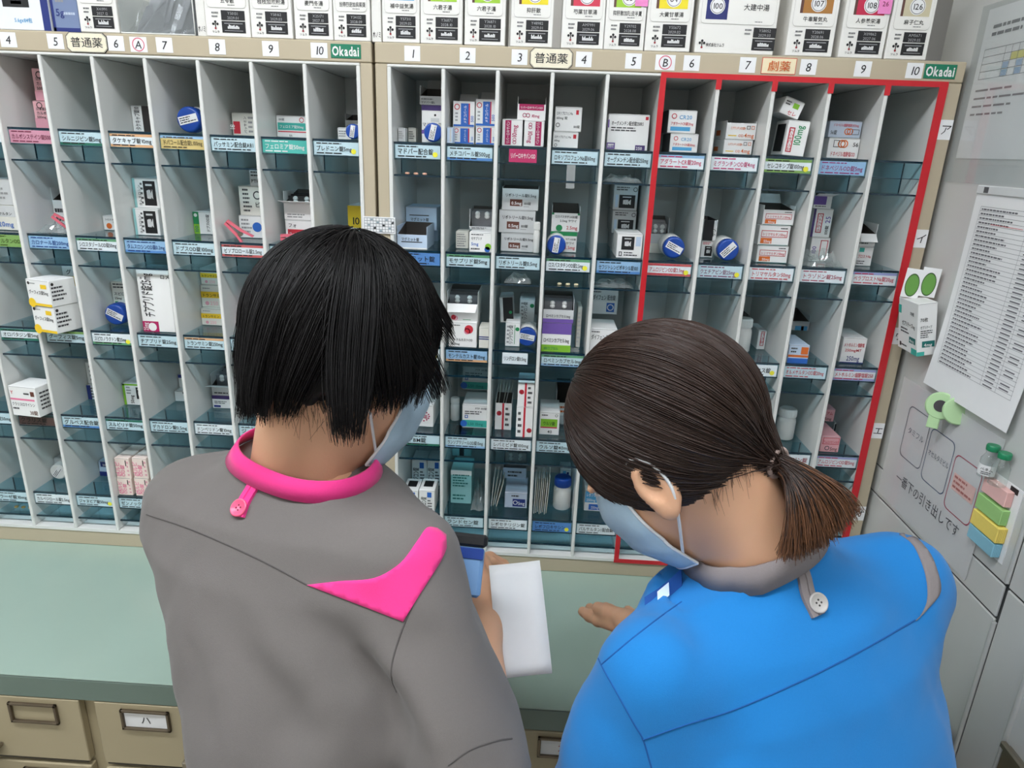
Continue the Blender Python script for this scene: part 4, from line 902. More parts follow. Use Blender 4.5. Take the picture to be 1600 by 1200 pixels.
# ------------------------------------------------------------------ cartons, bottles, bags
CC = {'k': BLACK, 'w': (240, 240, 238), 'r': (200, 44, 60), 'm': (176, 28, 92), 'b': (44, 104, 190), 'n': (32, 48, 120), 'g': (34, 140, 84), 't': (62, 176, 162), 'o': (222, 112, 44), 'y': (242, 202, 44),
      'p': (232, 124, 160), 'u': (112, 84, 164), 'G': (150, 150, 150), 'l': (132, 190, 52), 'c': (80, 164, 212), 'd': (66, 66, 68), 's': (204, 206, 206), 'K': (40, 34, 32), 'B': (104, 60, 48), 'P': (224, 158, 172), 'q': (236, 180, 186),
      'a': (196, 214, 234), 'e': (150, 205, 205), 'i': (188, 200, 216), 'x': (226, 224, 214), 'T': (20, 110, 104), 'v': (70, 50, 110), 'f': (238, 220, 210)}
def draw(b, fr, W, H, prints):
    for p in prints:
        k = p[0]
        if k == 'R': b.rect(fr, p[1] * W, p[2] * H, p[3] * W, p[4] * H, ink(CC[p[5]]), 0.0003 + (0.0001 if len(p) > 6 else 0))
        elif k == 'T': b.text(fr, p[1], p[2] * W, p[3] * H, p[4] * H, ink(CC[p[5]]), (p[6] * W if len(p) > 6 and p[6] else None) if not (len(p) > 7 and p[7]) else p[6] * H, rot=p[7] if len(p) > 7 else 0, bold=0.010, lift=0.0006)
        elif k == 'L': b.lines(fr, p[1] * W, p[2] * H, p[3] * W, p[4] * H, p[5], ink(CC[p[6]]), 0.0005, seed=int(p[1] * 100))
        elif k == 'D': b.disc(fr, p[1] * W, p[2] * H, p[3] * min(W, H), ink(CC[p[4]]), 0.0005, n=16)
        elif k == 'O': b.disc(fr, p[1] * W, p[2] * H, p[3] * min(W, H), ink(CC[p[4]]), 0.0005, r2=p[3] * min(W, H) * 0.72, n=18)
        elif k == 'X':                                      # outlined box
            t = 0.03 * H; x0, y0, x1, y1 = p[1] * W, p[2] * H, p[3] * W, p[4] * H; m = ink(CC[p[5]])
            for q in ((x0, y0, x1, y0 + t), (x0, y1 - t, x1, y1), (x0, y0, x0 + t, y1), (x1 - t, y0, x1, y1)): b.rect(fr, *q, m, 0.0005)
        elif k == 'C':                                      # black code block with white bars
            x0, y0, x1, y1 = p[1] * W, p[2] * H, p[3] * W, p[4] * H; b.rect(fr, x0, y0, x1, y1, INK, 0.0004); r = random.Random(5); n = 9; wd = (x1 - x0) * 0.5
            for i in range(n):
                hh = (y1 - y0) * r.uniform(0.12, 0.26); xx = x0 + (x1 - x0) * 0.25 + wd * i / n; yc = (y0 + y1) / 2 - (y1 - y0) * 0.1; b.rect(fr, xx, yc - hh * 0.5, xx + wd / n * 0.75, yc + hh, PAPER, 0.0006)
            b.rect(fr, x0 + (x1 - x0) * 0.2, y0 + (y1 - y0) * 0.80, x0 + (x1 - x0) * 0.75, y0 + (y1 - y0) * 0.88, ink(CC['s']), 0.0006)
        elif k == 'W':                                      # code block inside dotted ring
            for i in range(16): a = 2 * math.pi * i / 16; b.disc(fr, W * (p[1] + p[3] * math.cos(a)), H * p[2] + W * p[3] * math.sin(a) * 0.62, 0.0016, ink(CC[p[4]]), 0.0005, n=8)
def carton(x, y, z, w_, h_, d_, col, prints, label, group, rz=0.0, side=(), opn=0.0, flap=0, left=(), top=(), tilt=0.0, fill=None, name='medicine_carton', cat='box'):
    "paper carton: folded body with tuck seam, or open with an empty (or filled) inside and a flap"
    b = MB(); m = card(CC[col]) if isinstance(col, str) else card(col); e = 0.0006
    if not opn:
        b.box(0, 0, 0, w_, d_, h_, m, 0.0008)
        b.box(0.0012, -0.00025, h_ - 0.0011, w_ - 0.0012, 0.0004, h_ - 0.0006, ink(CC['G']))                # tuck slit at the top fold
        b.box(0.0015, d_ * 0.02, h_ - 0.0002, w_ - 0.0015, d_ * 0.98, h_ + 0.0003, m)                     # lid panel
    else:
        hf = h_ * (1 - opn); ins = card((74, 66, 60))  # inside walls coloured dark: the shade in an open carton is painted in
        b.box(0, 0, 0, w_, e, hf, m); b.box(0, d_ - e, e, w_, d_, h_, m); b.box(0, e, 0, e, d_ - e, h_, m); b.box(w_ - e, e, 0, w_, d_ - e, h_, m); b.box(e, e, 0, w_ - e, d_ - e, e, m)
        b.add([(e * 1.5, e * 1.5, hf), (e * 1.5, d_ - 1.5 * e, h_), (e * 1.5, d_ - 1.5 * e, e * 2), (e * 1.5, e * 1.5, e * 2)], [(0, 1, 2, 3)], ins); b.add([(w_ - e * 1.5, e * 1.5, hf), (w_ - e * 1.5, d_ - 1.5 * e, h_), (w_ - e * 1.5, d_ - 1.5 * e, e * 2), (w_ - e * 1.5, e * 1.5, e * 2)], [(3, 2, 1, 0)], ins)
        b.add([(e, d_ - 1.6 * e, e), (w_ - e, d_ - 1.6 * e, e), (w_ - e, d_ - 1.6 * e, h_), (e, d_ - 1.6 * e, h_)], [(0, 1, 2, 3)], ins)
        if fill:
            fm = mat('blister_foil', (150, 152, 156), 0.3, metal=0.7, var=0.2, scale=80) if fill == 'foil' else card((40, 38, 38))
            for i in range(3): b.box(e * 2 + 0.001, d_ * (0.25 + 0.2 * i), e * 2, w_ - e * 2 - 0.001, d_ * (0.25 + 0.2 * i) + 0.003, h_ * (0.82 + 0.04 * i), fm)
            for i in range(4): b.lathe([(0.0045, 0), (0.0042, 0.002), (0.002, 0.003)], HDPE, 10, axis='-y', o=(w_ * (0.3 + 0.4 * (i % 2)), d_ * 0.25, h_ * (0.6 + 0.13 * (i // 2))))
        if flap:                                            # lid flap: 1 leans forward over the front, 2 stands up at the back, 3 droops out
            if flap == 1: q = [(0.001, -0.0005, hf), (w_ - 0.001, -0.0005, hf), (w_ * 0.94, -0.014, hf - d_ * 0.16), (w_ * 0.06, -0.014, hf - d_ * 0.16)]
            elif flap == 2: q = [(0.001, d_ - e, h_), (w_ - 0.001, d_ - e, h_), (w_ * 0.93, d_ + 0.004, h_ + d_ * 0.20), (w_ * 0.07, d_ + 0.004, h_ + d_ * 0.20)]
            else: q = [(0.001, 0, hf), (w_ - 0.001, 0, hf), (w_ * 1.06, -0.022, hf + 0.005), (w_ * 0.0 - 0.002, -0.022, hf + 0.005)]
            b.add(q + [(p[0], p[1] + 0.0006, p[2] + 0.0004) for p in q], [(0, 1, 2, 3), (7, 6, 5, 4), (0, 4, 5, 1), (1, 5, 6, 2), (2, 6, 7, 3), (3, 7, 4, 0)], m)
    H = h_ * (1 - opn)
    draw(b, frame((0, 0, 0)), w_, H, prints); draw(b, frame((w_, 0, 0), (0, 1, 0)), d_, h_, side); draw(b, frame((0, d_, 0), (0, -1, 0)), d_, h_, left); draw(b, frame((0, 0, h_ + 0.0003), (1, 0, 0), (0, 1, 0)), w_, d_, top)
    return b.build(name, None, (x, y, z), (0, tilt, rz), label, cat, group)
BOT_PROF = lambda r, L: [(r * 0.9, 0), (r, r * 0.12), (r, L * 0.60), (r * 0.95, L * 0.66), (r * 0.82, L * 0.72), (r * 0.80, L * 0.74)]
def bottle(x, y, z, r, L, label, group, lying=True, cap=BLUE_CAP, tag_rot=0.5, rz=0.0, body=HDPE, band=None):
    "screw-cap tablet bottle with a paper tag on its cap; x, z: axis; y: cap face (lying) or axis (standing)"
    root = empty('tablet_bottle', (x, y, z), label=label, cat='bottle', group=group)
    M4 = Matrix.Rotation(rz, 4, 'Z')
    if lying: M4 = M4 @ Matrix.Rotation(math.pi / 2, 4, 'X') @ Matrix.Translation((0, 0, -L))
    rc = r * 0.94
    b = MB(); b.T = M4; b.lathe(BOT_PROF(r, L), body, 28)
    if band: b.lathe([(r * 1.01, L * 0.2), (r * 1.01, L * 0.55)], band, 28)
    b.build('bottle_body', root)
    b = MB(); b.T = M4; b.lathe([(rc * 0.97, L * 0.735), (rc, L * 0.75), (rc, L * 0.96), (rc * 0.93, L * 0.995), (rc * 0.80, L), (rc * 0.3, L * 0.998)], cap, 30)
    for k in range(30):
        a = 2 * math.pi * k / 30; b.box(rc * math.cos(a) - 0.0004, rc * math.sin(a) - 0.0004, L * 0.76, rc * math.cos(a) + 0.0004, rc * math.sin(a) + 0.0004, L * 0.95, cap)
    cp = b.build('cap', root)
    if lying:
        b = MB(); fr = frame(M4 @ Vector((0, 0, L)), (M4.to_3x3() @ Vector((math.cos(tag_rot), math.sin(tag_rot), 0))), (M4.to_3x3() @ Vector((-math.sin(tag_rot), math.cos(tag_rot), 0))))
        b.rect(fr, -rc * 0.80, -rc * 0.30, rc * 0.80, rc * 0.34, PAPER, 0.0004); b.lines(fr, -rc * 0.7, -rc * 0.22, rc * 0.7, rc * 0.28, 3, INK, 0.0006); b.build('cap_tag', cp)
    return root
def bag(x, y, z, w_, d_, h_, label, seed=0, m=None, name='plastic_bag', cat='bag', group=None, mats=None):
    "crumpled clear plastic bag: two wrinkled skins pinched at the rim"
    r = np.random.default_rng(seed); n = 14; V = []; ph = r.uniform(0, 6, 6)
    for s in (1, 0):
        for j in range(n + 1):
            for i in range(n + 1):
                u, v = i / n * 2 - 1, j / n * 2 - 1; e = (1 - u ** 4) * (1 - v ** 4)
                t = h_ * e * (0.6 + 0.3 * math.sin(3 * u + ph[0]) * math.sin(3.5 * v + ph[1]) + 0.18 * math.sin(11 * u + 5 * v + ph[2]) + 0.12 * r.normal()) if s else 0.0008 * e
                V.append((x + w_ * (0.5 + u / 2 * (1 + 0.06 * math.sin(5 * v + ph[3]))), y + d_ * (0.5 + v / 2 * (1 + 0.06 * math.sin(4 * u + ph[4]))), z + max(0.0004, t) if s else z + 0.0002))
    N = (n + 1) ** 2; F = [(j * (n + 1) + i, j * (n + 1) + i + 1, (j + 1) * (n + 1) + i + 1, (j + 1) * (n + 1) + i) for j in range(n) for i in range(n)]; b = MB()
    b.add(V, F + [tuple(k + N for k in f)[::-1] for f in F], m or BAG, False); return b.build(name, None, label=label, cat=cat, group=group, origin=(x + w_ / 2, y + d_ / 2, z))
def bin_x(cab, col): return (col * P if cab == 'R' else LX - (col + 1) * P)
NUMW = 'zero one two three four five six seven eight nine ten'.split()
def where(cab, col, row): return '%s, bin %s, %s cabinet' % (ROWN[row], NUMW[(col + 1) if cab == 'R' else 10 - col], 'right' if cab == 'R' else 'left')
def CT(cab, col, row, d, colr, pr_, desc, **k):
    carton(*d, colr, pr_, desc + ', ' + where(cab, col, row), 'cartons standing in the shelf bins', **k)
def BT(cab, col, row, p, r, L, desc, cap=None, **k):
    bottle(*p, r, L, desc + ', ' + where(cab, col, row), 'tablet bottles in the shelf bins', cap=HDPE if cap == 'W' else BLUE_CAP, **k)
CT('L', 6, 0, (-0.6260, 0.0600, 1.6336, 0.0468, 0.0429, 0.0750), 'q', [('R', 0, 0, 1, 0.36, 'P'), ('O', 0.25, 0.84, 0.12, 'K'), ('T', 'カルボシ', 0.1, 0.5, 0.14, 'K', 0.8), ('T', '500mg', 0.1, 0.36, 0.13, 'K', 0.8), ('T', '日本薬局', 0.1, 0.66, 0.12, 'K', 0.8)], 'lower pink carton')
CT('L', 6, 0, (-0.6182, 0.0600, 1.6772, 0.0479, 0.0503, 0.0750), 'q', [('R', 0, 0, 1, 0.3, 'P'), ('O', 0.25, 0.8, 0.12, 'K'), ('T', 'カルボシ', 0.1, 0.48, 0.13, 'K', 0.8), ('T', '500mg', 0.1, 0.34, 0.13, 'K', 0.8), ('T', '日本薬局', 0.1, 0.64, 0.11, 'K', 0.8)], 'upper pink carton')
CT('L', 4, 0, (-0.4694, 0.0840, 1.6336, 0.0408, 0.0423, 0.0750), 'w', [('T', 'タケキャブ錠10', 0.34, 0.06, 0.26, 'k', 0.9, 90), ('R', 0.46, 0, 1, 1, 'K')], 'small white carton with black end')
BT('L', 3, 0, (-0.3509, 0.0450, 1.6556), 0.0217, 0.085, 'lying white bottle with blue cap', tag_rot=0.25)
CT('L', 2, 0, (-0.2958, 0.0900, 1.6336, 0.0407, 0.0371, 0.0750), 'x', [('R', 0.05, 0.08, 0.34, 0.62, 'r'), ('T', '18', 0.1, 0.22, 0.3, 'w', 0.5, 90), ('T', 'パッサミン', 0.62, 0.1, 0.15, 'k', 0.8, 90), ('L', 0.7, 0.1, 0.95, 0.9, 4, 'G')], 'white carton with red square')
CT('L', 1, 0, (-0.2145, 0.0810, 1.6336, 0.0514, 0.0348, 0.0750), 'w', [('R', 0.04, 0.34, 1, 0.68, 't'), ('T', 'フェロミア錠50mg', 0.1, 0.44, 0.16, 'w', 0.82), ('R', 0.04, 0.24, 1, 0.29, 'r'), ('T', '100錠', 0.08, 0.78, 0.12, 'd', 0.3), ('O', 0.86, 0.82, 0.12, 'r'), ('T', 'EA', 0.42, 0.05, 0.12, 'k')], 'white carton with teal band')
CT('L', 0, 0, (-0.1057, 0.0700, 1.6336, 0.0230, 0.0188, 0.0750), 'w', [('L', 0.1, 0.2, 0.9, 0.8, 3, 'G')], 'small white carton behind bottle')
CT('L', 0, 0, (-0.1139, 0.1500, 1.6336, 0.0245, 0.0446, 0.0500), 'w', [('L', 0.1, 0.2, 0.9, 0.8, 3, 'G')], 'open white flap carton at back', opn=0.25, flap=2)
BT('L', 0, 0, (-0.0666, 0.0200, 1.6462), 0.0123, 0.050, 'small lying bottle with blue cap', tag_rot=1.4)
CT('L', 7, 1, (-0.7232, 0.0340, 1.4604, 0.0552, 0.0423, 0.0750), 'x', [('R', 0, 0.55, 1, 1, 's'), ('T', 'オルメサルタン', 0.05, 0.62, 0.14, 'k', 0.9), ('T', '20mg', 0.3, 0.15, 0.28, 'b', 0.6)], 'lower grey and white carton marked 20mg')
CT('L', 7, 1, (-0.7224, 0.0360, 1.5034, 0.0526, 0.0440, 0.0750), 's', [('L', 0.1, 0.2, 0.9, 0.9, 4, 'G')], 'upper plain grey carton')
CT('L', 6, 1, (-0.6395, 0.0860, 1.4604, 0.0266, 0.0721, 0.0500), 'w', [('L', 0.1, 0.2, 0.9, 0.8, 2, 'd')], 'open carton with dark inside at back', opn=0.3)
CT('L', 5, 1, (-0.5541, 0.0920, 1.4604, 0.0365, 0.0259, 0.0750), 'w', [('T', 'シロスタ', 0.12, 0.68, 0.16, 'k', 0.8), ('D', 0.3, 0.3, 0.2, 'o'), ('D', 0.75, 0.28, 0.24, 'r'), ('T', 'OD', 0.5, 0.52, 0.12, 'k')], 'white carton with red round marks')
CT('L', 4, 1, (-0.4681, 0.0460, 1.4604, 0.0447, 0.0458, 0.0900), 'w', [('C', 0.42, 0.08, 0.9, 0.92), ('T', 'タムスロシン', 0.3, 0.06, 0.12, 'k', 0.85, 90), ('R', 0, 0, 0.1, 1, 'e'), ('L', 0.3, 0.1, 0.4, 0.9, 5, 'd')], 'lower white carton with black code block')
CT('L', 4, 1, (-0.4694, 0.0580, 1.5069, 0.0446, 0.0496, 0.0900), 'w', [('C', 0.42, 0.08, 0.9, 0.92), ('T', 'タムスロシン', 0.3, 0.06, 0.12, 'k', 0.85, 90), ('R', 0, 0, 0.1, 1, 'e'), ('L', 0.3, 0.1, 0.4, 0.9, 5, 'd')], 'upper white carton with black code block')
CT('L', 3, 1, (-0.3845, 0.0920, 1.4604, 0.0410, 0.0397, 0.0750), 'w', [('R', 0, 0, 0.26, 0.45, 'l'), ('R', 0, 0.45, 0.26, 1, 'g'), ('T', '100', 0.2, 0.06, 0.22, 'T', 0.4, 90), ('T', 'ドプスOD錠', 0.72, 0.1, 0.18, 'k', 0.8, 90), ('D', 0.12, 0.85, 0.08, 'w')], 'white carton with green stripe')
CT('L', 2, 1, (-0.2906, 0.0700, 1.4604, 0.0434, 0.0388, 0.0750), 'w', [('D', 0.75, 0.5, 0.22, 'b'), ('L', 0.1, 0.2, 0.6, 0.9, 4, 'G')], 'lowest white carton of stack behind pink peg')
CT('L', 2, 1, (-0.2865, 0.0700, 1.4999, 0.0456, 0.0501, 0.0750), 'x', [('L', 0.15, 0.1, 0.5, 0.95, 6, 'd'), ('O', 0.72, 0.7, 0.16, 'd'), ('T', 'ビソ', 0.6, 0.3, 0.2, 'k')], 'middle white carton of stack')
CT('L', 2, 1, (-0.2648, 0.0700, 1.5507, 0.0262, 0.0279, 0.0750), 's', [('T', 'PTP', 0.1, 0.2, 0.28, 'k', 0.7), ('L', 0.1, 0.55, 0.9, 0.95, 2, 'd')], 'topmost small grey carton of stack')
CT('L', 1, 1, (-0.2033, 0.0600, 1.4604, 0.0512, 0.0358, 0.0750), 'w', [('R', 0.08, 0.12, 0.92, 0.55, 'r'), ('T', 'フォシーガ10mg', 0.12, 0.24, 0.2, 'w', 0.76), ('T', 'フォ', 0.1, 0.66, 0.22, 'k')], 'white carton with red band')
CT('L', 1, 1, (-0.2036, 0.0600, 1.4969, 0.0507, 0.0478, 0.0750), 'w', [('L', 0.1, 0.1, 0.9, 0.4, 2, 'G')], 'open white carton with dark inside on top', opn=0.42, flap=3, fill='dark')
CT('L', 0, 1, (-0.1046, 0.1100, 1.4604, 0.0294, 0.0604, 0.0750), 'w', [('R', 0, 0.35, 1, 1, 'y'), ('T', '10', 0.2, 0.45, 0.3, 'k'), ('L', 0.1, 0.05, 0.9, 0.3, 2, 'd')], 'small yellow and white carton')
CT('L', 6, 2, (-0.6405, -0.0120, 1.2914, 0.0514, 0.0475, 0.0500), 'w', [('R', 0, 0, 1, 0.1, 'y'), ('D', 0.15, 0.1, 0.18, 'y'), ('T', 'グーフィス錠5mg', 0.08, 0.46, 0.17, 'k', 0.84), ('R', 0.62, 0.68, 0.88, 0.84, 'y'), ('D', 0.12, 0.86, 0.06, 'K'), ('L', 0.18, 0.82, 0.45, 0.9, 1, 'G')], 'lower yellow-edged white carton sticking out', side=[('L', 0.06, 0.2, 0.6, 0.8, 4, 'd'), ('D', 0.12, 0.86, 0.06, 'K')], rz=-0.28)
CT('L', 6, 2, (-0.6410, -0.0140, 1.3396, 0.0531, 0.0454, 0.0500), 'w', [('R', 0, 0, 1, 0.1, 'y'), ('D', 0.15, 0.1, 0.18, 'y'), ('T', 'グーフィス錠5mg', 0.08, 0.46, 0.17, 'k', 0.84), ('R', 0.62, 0.68, 0.88, 0.84, 'y'), ('D', 0.12, 0.86, 0.06, 'K'), ('L', 0.18, 0.82, 0.45, 0.9, 1, 'G')], 'upper yellow-edged white carton sticking out', side=[('L', 0.06, 0.2, 0.6, 0.8, 4, 'd'), ('D', 0.12, 0.86, 0.06, 'K')], rz=-0.28)
CT('L', 6, 2, (-0.6379, 0.0780, 1.2914, 0.0376, 0.1035, 0.0300), 'w', [('R', 0, 0.62, 1, 0.8, 'y'), ('T', 'グ', 0.2, 0.84, 0.1, 'k')], 'tall carton with yellow stripe at back')
CT('L', 5, 2, (-0.5540, 0.0750, 1.2914, 0.0404, 0.0297, 0.0600), 'x', [('L', 0.1, 0.2, 0.9, 0.8, 3, 'G')], 'lower plain carton at back')
CT('L', 5, 2, (-0.5543, 0.0870, 1.3218, 0.0374, 0.0445, 0.0600), 'x', [('L', 0.1, 0.7, 0.9, 0.95, 2, 'd'), ('T', 'スピロノ', 0.1, 0.42, 0.16, 'k', 0.8), ('T', '25mg', 0.1, 0.24, 0.14, 'k', 0.6), ('R', 0.1, 0.1, 0.9, 0.15, 'g')], 'upper small carton with green line')
BT('L', 5, 2, (-0.5288, 0.0450, 1.3125), 0.0208, 0.090, 'lying cream bottle with blue cap', tag_rot=-0.45)
CT('L', 4, 2, (-0.4618, 0.0189, 1.2914, 0.0587, 0.1134, 0.0500), 'w', [('R', 0, 0, 0.5, 0.17, 'm'), ('D', 0.3, 0.08, 0.13, 'w'), ('T', '25mg', 0.16, 0.02, 0.1, 'w', 0.13, 90), ('T', 'チアプリド錠25mg', 0.42, 0.24, 0.2, 'k', 0.7, 90), ('L', 0.1, 0.3, 0.2, 0.9, 8, 'G'), ('T', 'ロメ', 0.72, 0.86, 0.08, 'd')], 'tall white carton with magenta corner', side=[('R', 0.3, 0.05, 0.7, 0.4, 'k')])
CT('L', 3, 2, (-0.3845, 0.0820, 1.2914, 0.0452, 0.0326, 0.0750), 'x', [('R', 0, 0.42, 1, 0.7, 'y'), ('T', 'トランサミン', 0.04, 0.47, 0.17, 'K', 0.95), ('T', '250', 0.36, 0.1, 0.24, 'q'), ('D', 0.24, 0.18, 0.09, 'P'), ('L', 0.1, 0.8, 0.5, 0.9, 1, 'G')], 'lowest orange-banded carton of stack')
CT('L', 3, 2, (-0.3845, 0.0900, 1.3247, 0.0448, 0.0424, 0.0750), 'x', [('R', 0, 0.42, 1, 0.7, 'y'), ('T', 'トランサミン', 0.04, 0.47, 0.17, 'K', 0.95), ('T', '250', 0.36, 0.1, 0.24, 'q'), ('D', 0.24, 0.18, 0.09, 'P'), ('L', 0.1, 0.8, 0.5, 0.9, 1, 'G')], 'middle orange-banded carton of stack')
CT('L', 3, 2, (-0.3816, 0.0900, 1.3678, 0.0433, 0.0308, 0.0750), 'x', [('R', 0, 0.42, 1, 0.7, 'y'), ('T', 'トランサミン', 0.04, 0.47, 0.17, 'K', 0.95), ('T', '250', 0.36, 0.1, 0.24, 'q'), ('D', 0.24, 0.18, 0.09, 'P'), ('L', 0.1, 0.8, 0.5, 0.9, 1, 'G')], 'topmost orange-banded carton of stack')
CT('L', 2, 2, (-0.2993, 0.0760, 1.2914, 0.0235, 0.0623, 0.0750), 'q', [('L', 0.1, 0.2, 0.9, 0.8, 3, 'r')], 'small pink carton')
CT('L', 7, 3, (-0.7194, -0.0060, 1.1240, 0.0560, 0.0580, 0.0500), 'w', [('T', 'Y', 0.06, 0.74, 0.16, 'r'), ('R', 0.02, 0.54, 0.92, 0.6, 'p'), ('T', 'クラリスロマイシン', 0.05, 0.36, 0.13, 'k', 0.86), ('L', 0.06, 0.2, 0.4, 0.32, 1, 'd'), ('T', '30錠', 0.66, 0.08, 0.17, 'B', 0.3), ('L', 0.55, 0.72, 0.75, 0.84, 1, 'd'), ('R', 0.8, 0.7, 0.94, 0.86, 'B')], 'white carton with pink line, marked 30', side=[('L', 0.15, 0.2, 0.8, 0.85, 5, 'd')], rz=-0.12)
CT('L', 6, 3, (-0.6387, 0.0920, 1.1240, 0.0329, 0.0299, 0.0600), 'w', [('L', 0.2, 0.1, 0.9, 0.9, 4, 'd'), ('R', 0, 0, 0.25, 1, 'n')], 'lower narrow white carton at back')
CT('L', 6, 3, (-0.6395, 0.1000, 1.1546, 0.0332, 0.0446, 0.0600), 'w', [('L', 0.2, 0.1, 0.9, 0.9, 4, 'd')], 'upper narrow white carton at back')
CT('L', 5, 3, (-0.5538, 0.0740, 1.1240, 0.0480, 0.0439, 0.0750), 'w', [('R', 0, 0, 0.1, 1, 'l'), ('R', 0, 0.92, 1, 1, 'l'), ('T', '50mg', 0.42, 0.08, 0.22, 'k', 0.4, 90), ('C', 0.55, 0.3, 0.88, 0.85), ('L', 0.15, 0.5, 0.4, 0.9, 3, 'G')], 'white carton edged lime green')
CT('L', 4, 3, (-0.4691, 0.1060, 1.1240, 0.0339, 0.0218, 0.0600), 'w', [('R', 0.5, 0.75, 0.9, 0.95, 'd')], 'lower plain white carton at back')
CT('L', 4, 3, (-0.4685, 0.1260, 1.1465, 0.0256, 0.0274, 0.0500), 'w', [('R', 0, 0.75, 1, 1, 'n')], 'upper small white carton with navy edge')
CT('L', 3, 3, (-0.3802, 0.0800, 1.1240, 0.0450, 0.0269, 0.0750), 'w', [('R', 0, 0.72, 1, 1, 'v'), ('L', 0.1, 0.35, 0.8, 0.6, 2, 'd'), ('R', 0.06, 0.08, 0.36, 0.24, 'n')], 'white carton with purple top edge')
CT('L', 3, 3, (-0.3785, 0.0800, 1.1516, 0.0448, 0.0433, 0.0750), 's', [('L', 0.1, 0.1, 0.9, 0.4, 1, 'd')], 'open carton with dark inside on top', opn=0.55, flap=3, fill='foil')
BT('L', 7, 4, (-0.7071, 0.0600, 0.9744), 0.0174, 0.075, 'lying white bottle with white cap', cap='W', tag_rot=0.9)
CT('L', 7, 4, (-0.7245, 0.0780, 0.9583, 0.0282, 0.0379, 0.0300), 's', [('L', 0.1, 0.2, 0.9, 0.8, 3, 'G')], 'small grey carton behind bottle')
CT('L', 6, 4, (-0.6387, 0.0880, 0.9567, 0.0446, 0.0335, 0.0600), 'a', [('R', 0, 0, 1, 0.3, 'n'), ('R', 0.1, 0.62, 0.8, 0.95, 'n'), ('T', '50', 0.2, 0.68, 0.2, 'w')], 'navy and white carton at back')
CT('L', 5, 4, (-0.5545, 0.0135, 0.9567, 0.0285, 0.0375, 0.1000), 'f', [('T', 'ゾルピ', 0.3, 0.1, 0.24, 'p', 0.8, 90), ('T', 'OD錠', 0.62, 0.1, 0.22, 'p', 0.8, 90), ('O', 0.25, 0.22, 0.16, 'p'), ('R', 0.72, 0.62, 0.78, 0.9, 'K'), ('L', 0.8, 0.1, 0.95, 0.9, 4, 'P')], 'lower left cream carton with pink print')
CT('L', 5, 4, (-0.5200, 0.0135, 0.9567, 0.0285, 0.0395, 0.1000), 'f', [('T', 'ゾルピ', 0.3, 0.1, 0.24, 'p', 0.8, 90), ('T', 'OD錠', 0.62, 0.1, 0.22, 'p', 0.8, 90), ('O', 0.25, 0.22, 0.16, 'p'), ('R', 0.72, 0.62, 0.78, 0.9, 'K'), ('L', 0.8, 0.1, 0.95, 0.9, 4, 'P')], 'lower right cream carton with pink print')
CT('L', 5, 4, (-0.5530, 0.0135, 0.9933, 0.0285, 0.0434, 0.1000), 'f', [('T', 'ゾルピ', 0.3, 0.1, 0.24, 'p', 0.8, 90), ('T', 'OD錠', 0.62, 0.1, 0.22, 'p', 0.8, 90), ('O', 0.25, 0.22, 0.16, 'p'), ('R', 0.72, 0.62, 0.78, 0.9, 'K'), ('L', 0.8, 0.1, 0.95, 0.9, 4, 'P')], 'upper left cream carton with pink print')
CT('L', 5, 4, (-0.5183, 0.0135, 0.9953, 0.0285, 0.0433, 0.1000), 'f', [('T', 'ゾルピ', 0.3, 0.1, 0.24, 'p', 0.8, 90), ('T', 'OD錠', 0.62, 0.1, 0.22, 'p', 0.8, 90), ('O', 0.25, 0.22, 0.16, 'p'), ('R', 0.72, 0.62, 0.78, 0.9, 'K'), ('L', 0.8, 0.1, 0.95, 0.9, 4, 'P')], 'upper right cream carton with pink print')
CT('R', 0, 0, (0.0403, 0.0600, 1.6336, 0.0367, 0.0590, 0.0700), 'w', [('R', 0, 0.86, 1, 1, 'v'), ('T', 'マドパー錠', 0.04, 0.44, 0.12, 'k', 0.9), ('R', 0.42, 0.56, 0.8, 0.66, 's'), ('D', 0.62, 0.74, 0.05, 'k'), ('L', 0.1, 0.3, 0.9, 0.4, 1, 'd'), ('R', 0, 0.24, 0.18, 0.34, 'u')], 'white carton with purple edges')
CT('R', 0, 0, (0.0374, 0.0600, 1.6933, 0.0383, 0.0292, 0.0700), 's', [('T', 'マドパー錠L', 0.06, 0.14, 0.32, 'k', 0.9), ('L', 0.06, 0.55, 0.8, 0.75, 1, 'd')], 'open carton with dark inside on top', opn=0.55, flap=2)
BT('R', 0, 0, (0.0653, 0.0200, 1.6494), 0.0155, 0.038, 'lying bottle with blue cap', tag_rot=1.35)
CT('R', 0, 0, (0.0042, 0.0400, 1.6336, 0.0121, 0.0214, 0.0200), 's', [('L', 0.1, 0.2, 0.9, 0.8, 4, 'G')], 'small grey leaflet roll by the left wall')
CT('R', 0, 0, (0.0117, 0.0900, 1.6336, 0.0136, 0.0232, 0.0200), 'x', [('L', 0.1, 0.2, 0.9, 0.8, 4, 'd')], 'small white leaflet roll in the middle')
CT('R', 1, 0, (0.0937, 0.0500, 1.6336, 0.0360, 0.0267, 0.0750), 'w', [('R', 0.02, 0.02, 0.98, 0.1, 'b'), ('R', 0.36, 0.1, 0.72, 0.92, 'b'), ('R', 0.72, 0.1, 0.78, 0.92, 'r'), ('T', 'メチコバール', 0.62, 0.14, 0.14, 'w', 0.7, 90), ('O', 0.18, 0.78, 0.13, 'r'), ('T', '500', 0.95, 0.2, 0.16, 'b', 0.4, 90), ('L', 0.1, 0.2, 0.28, 0.6, 3, 'G')], 'lower left white and blue carton')
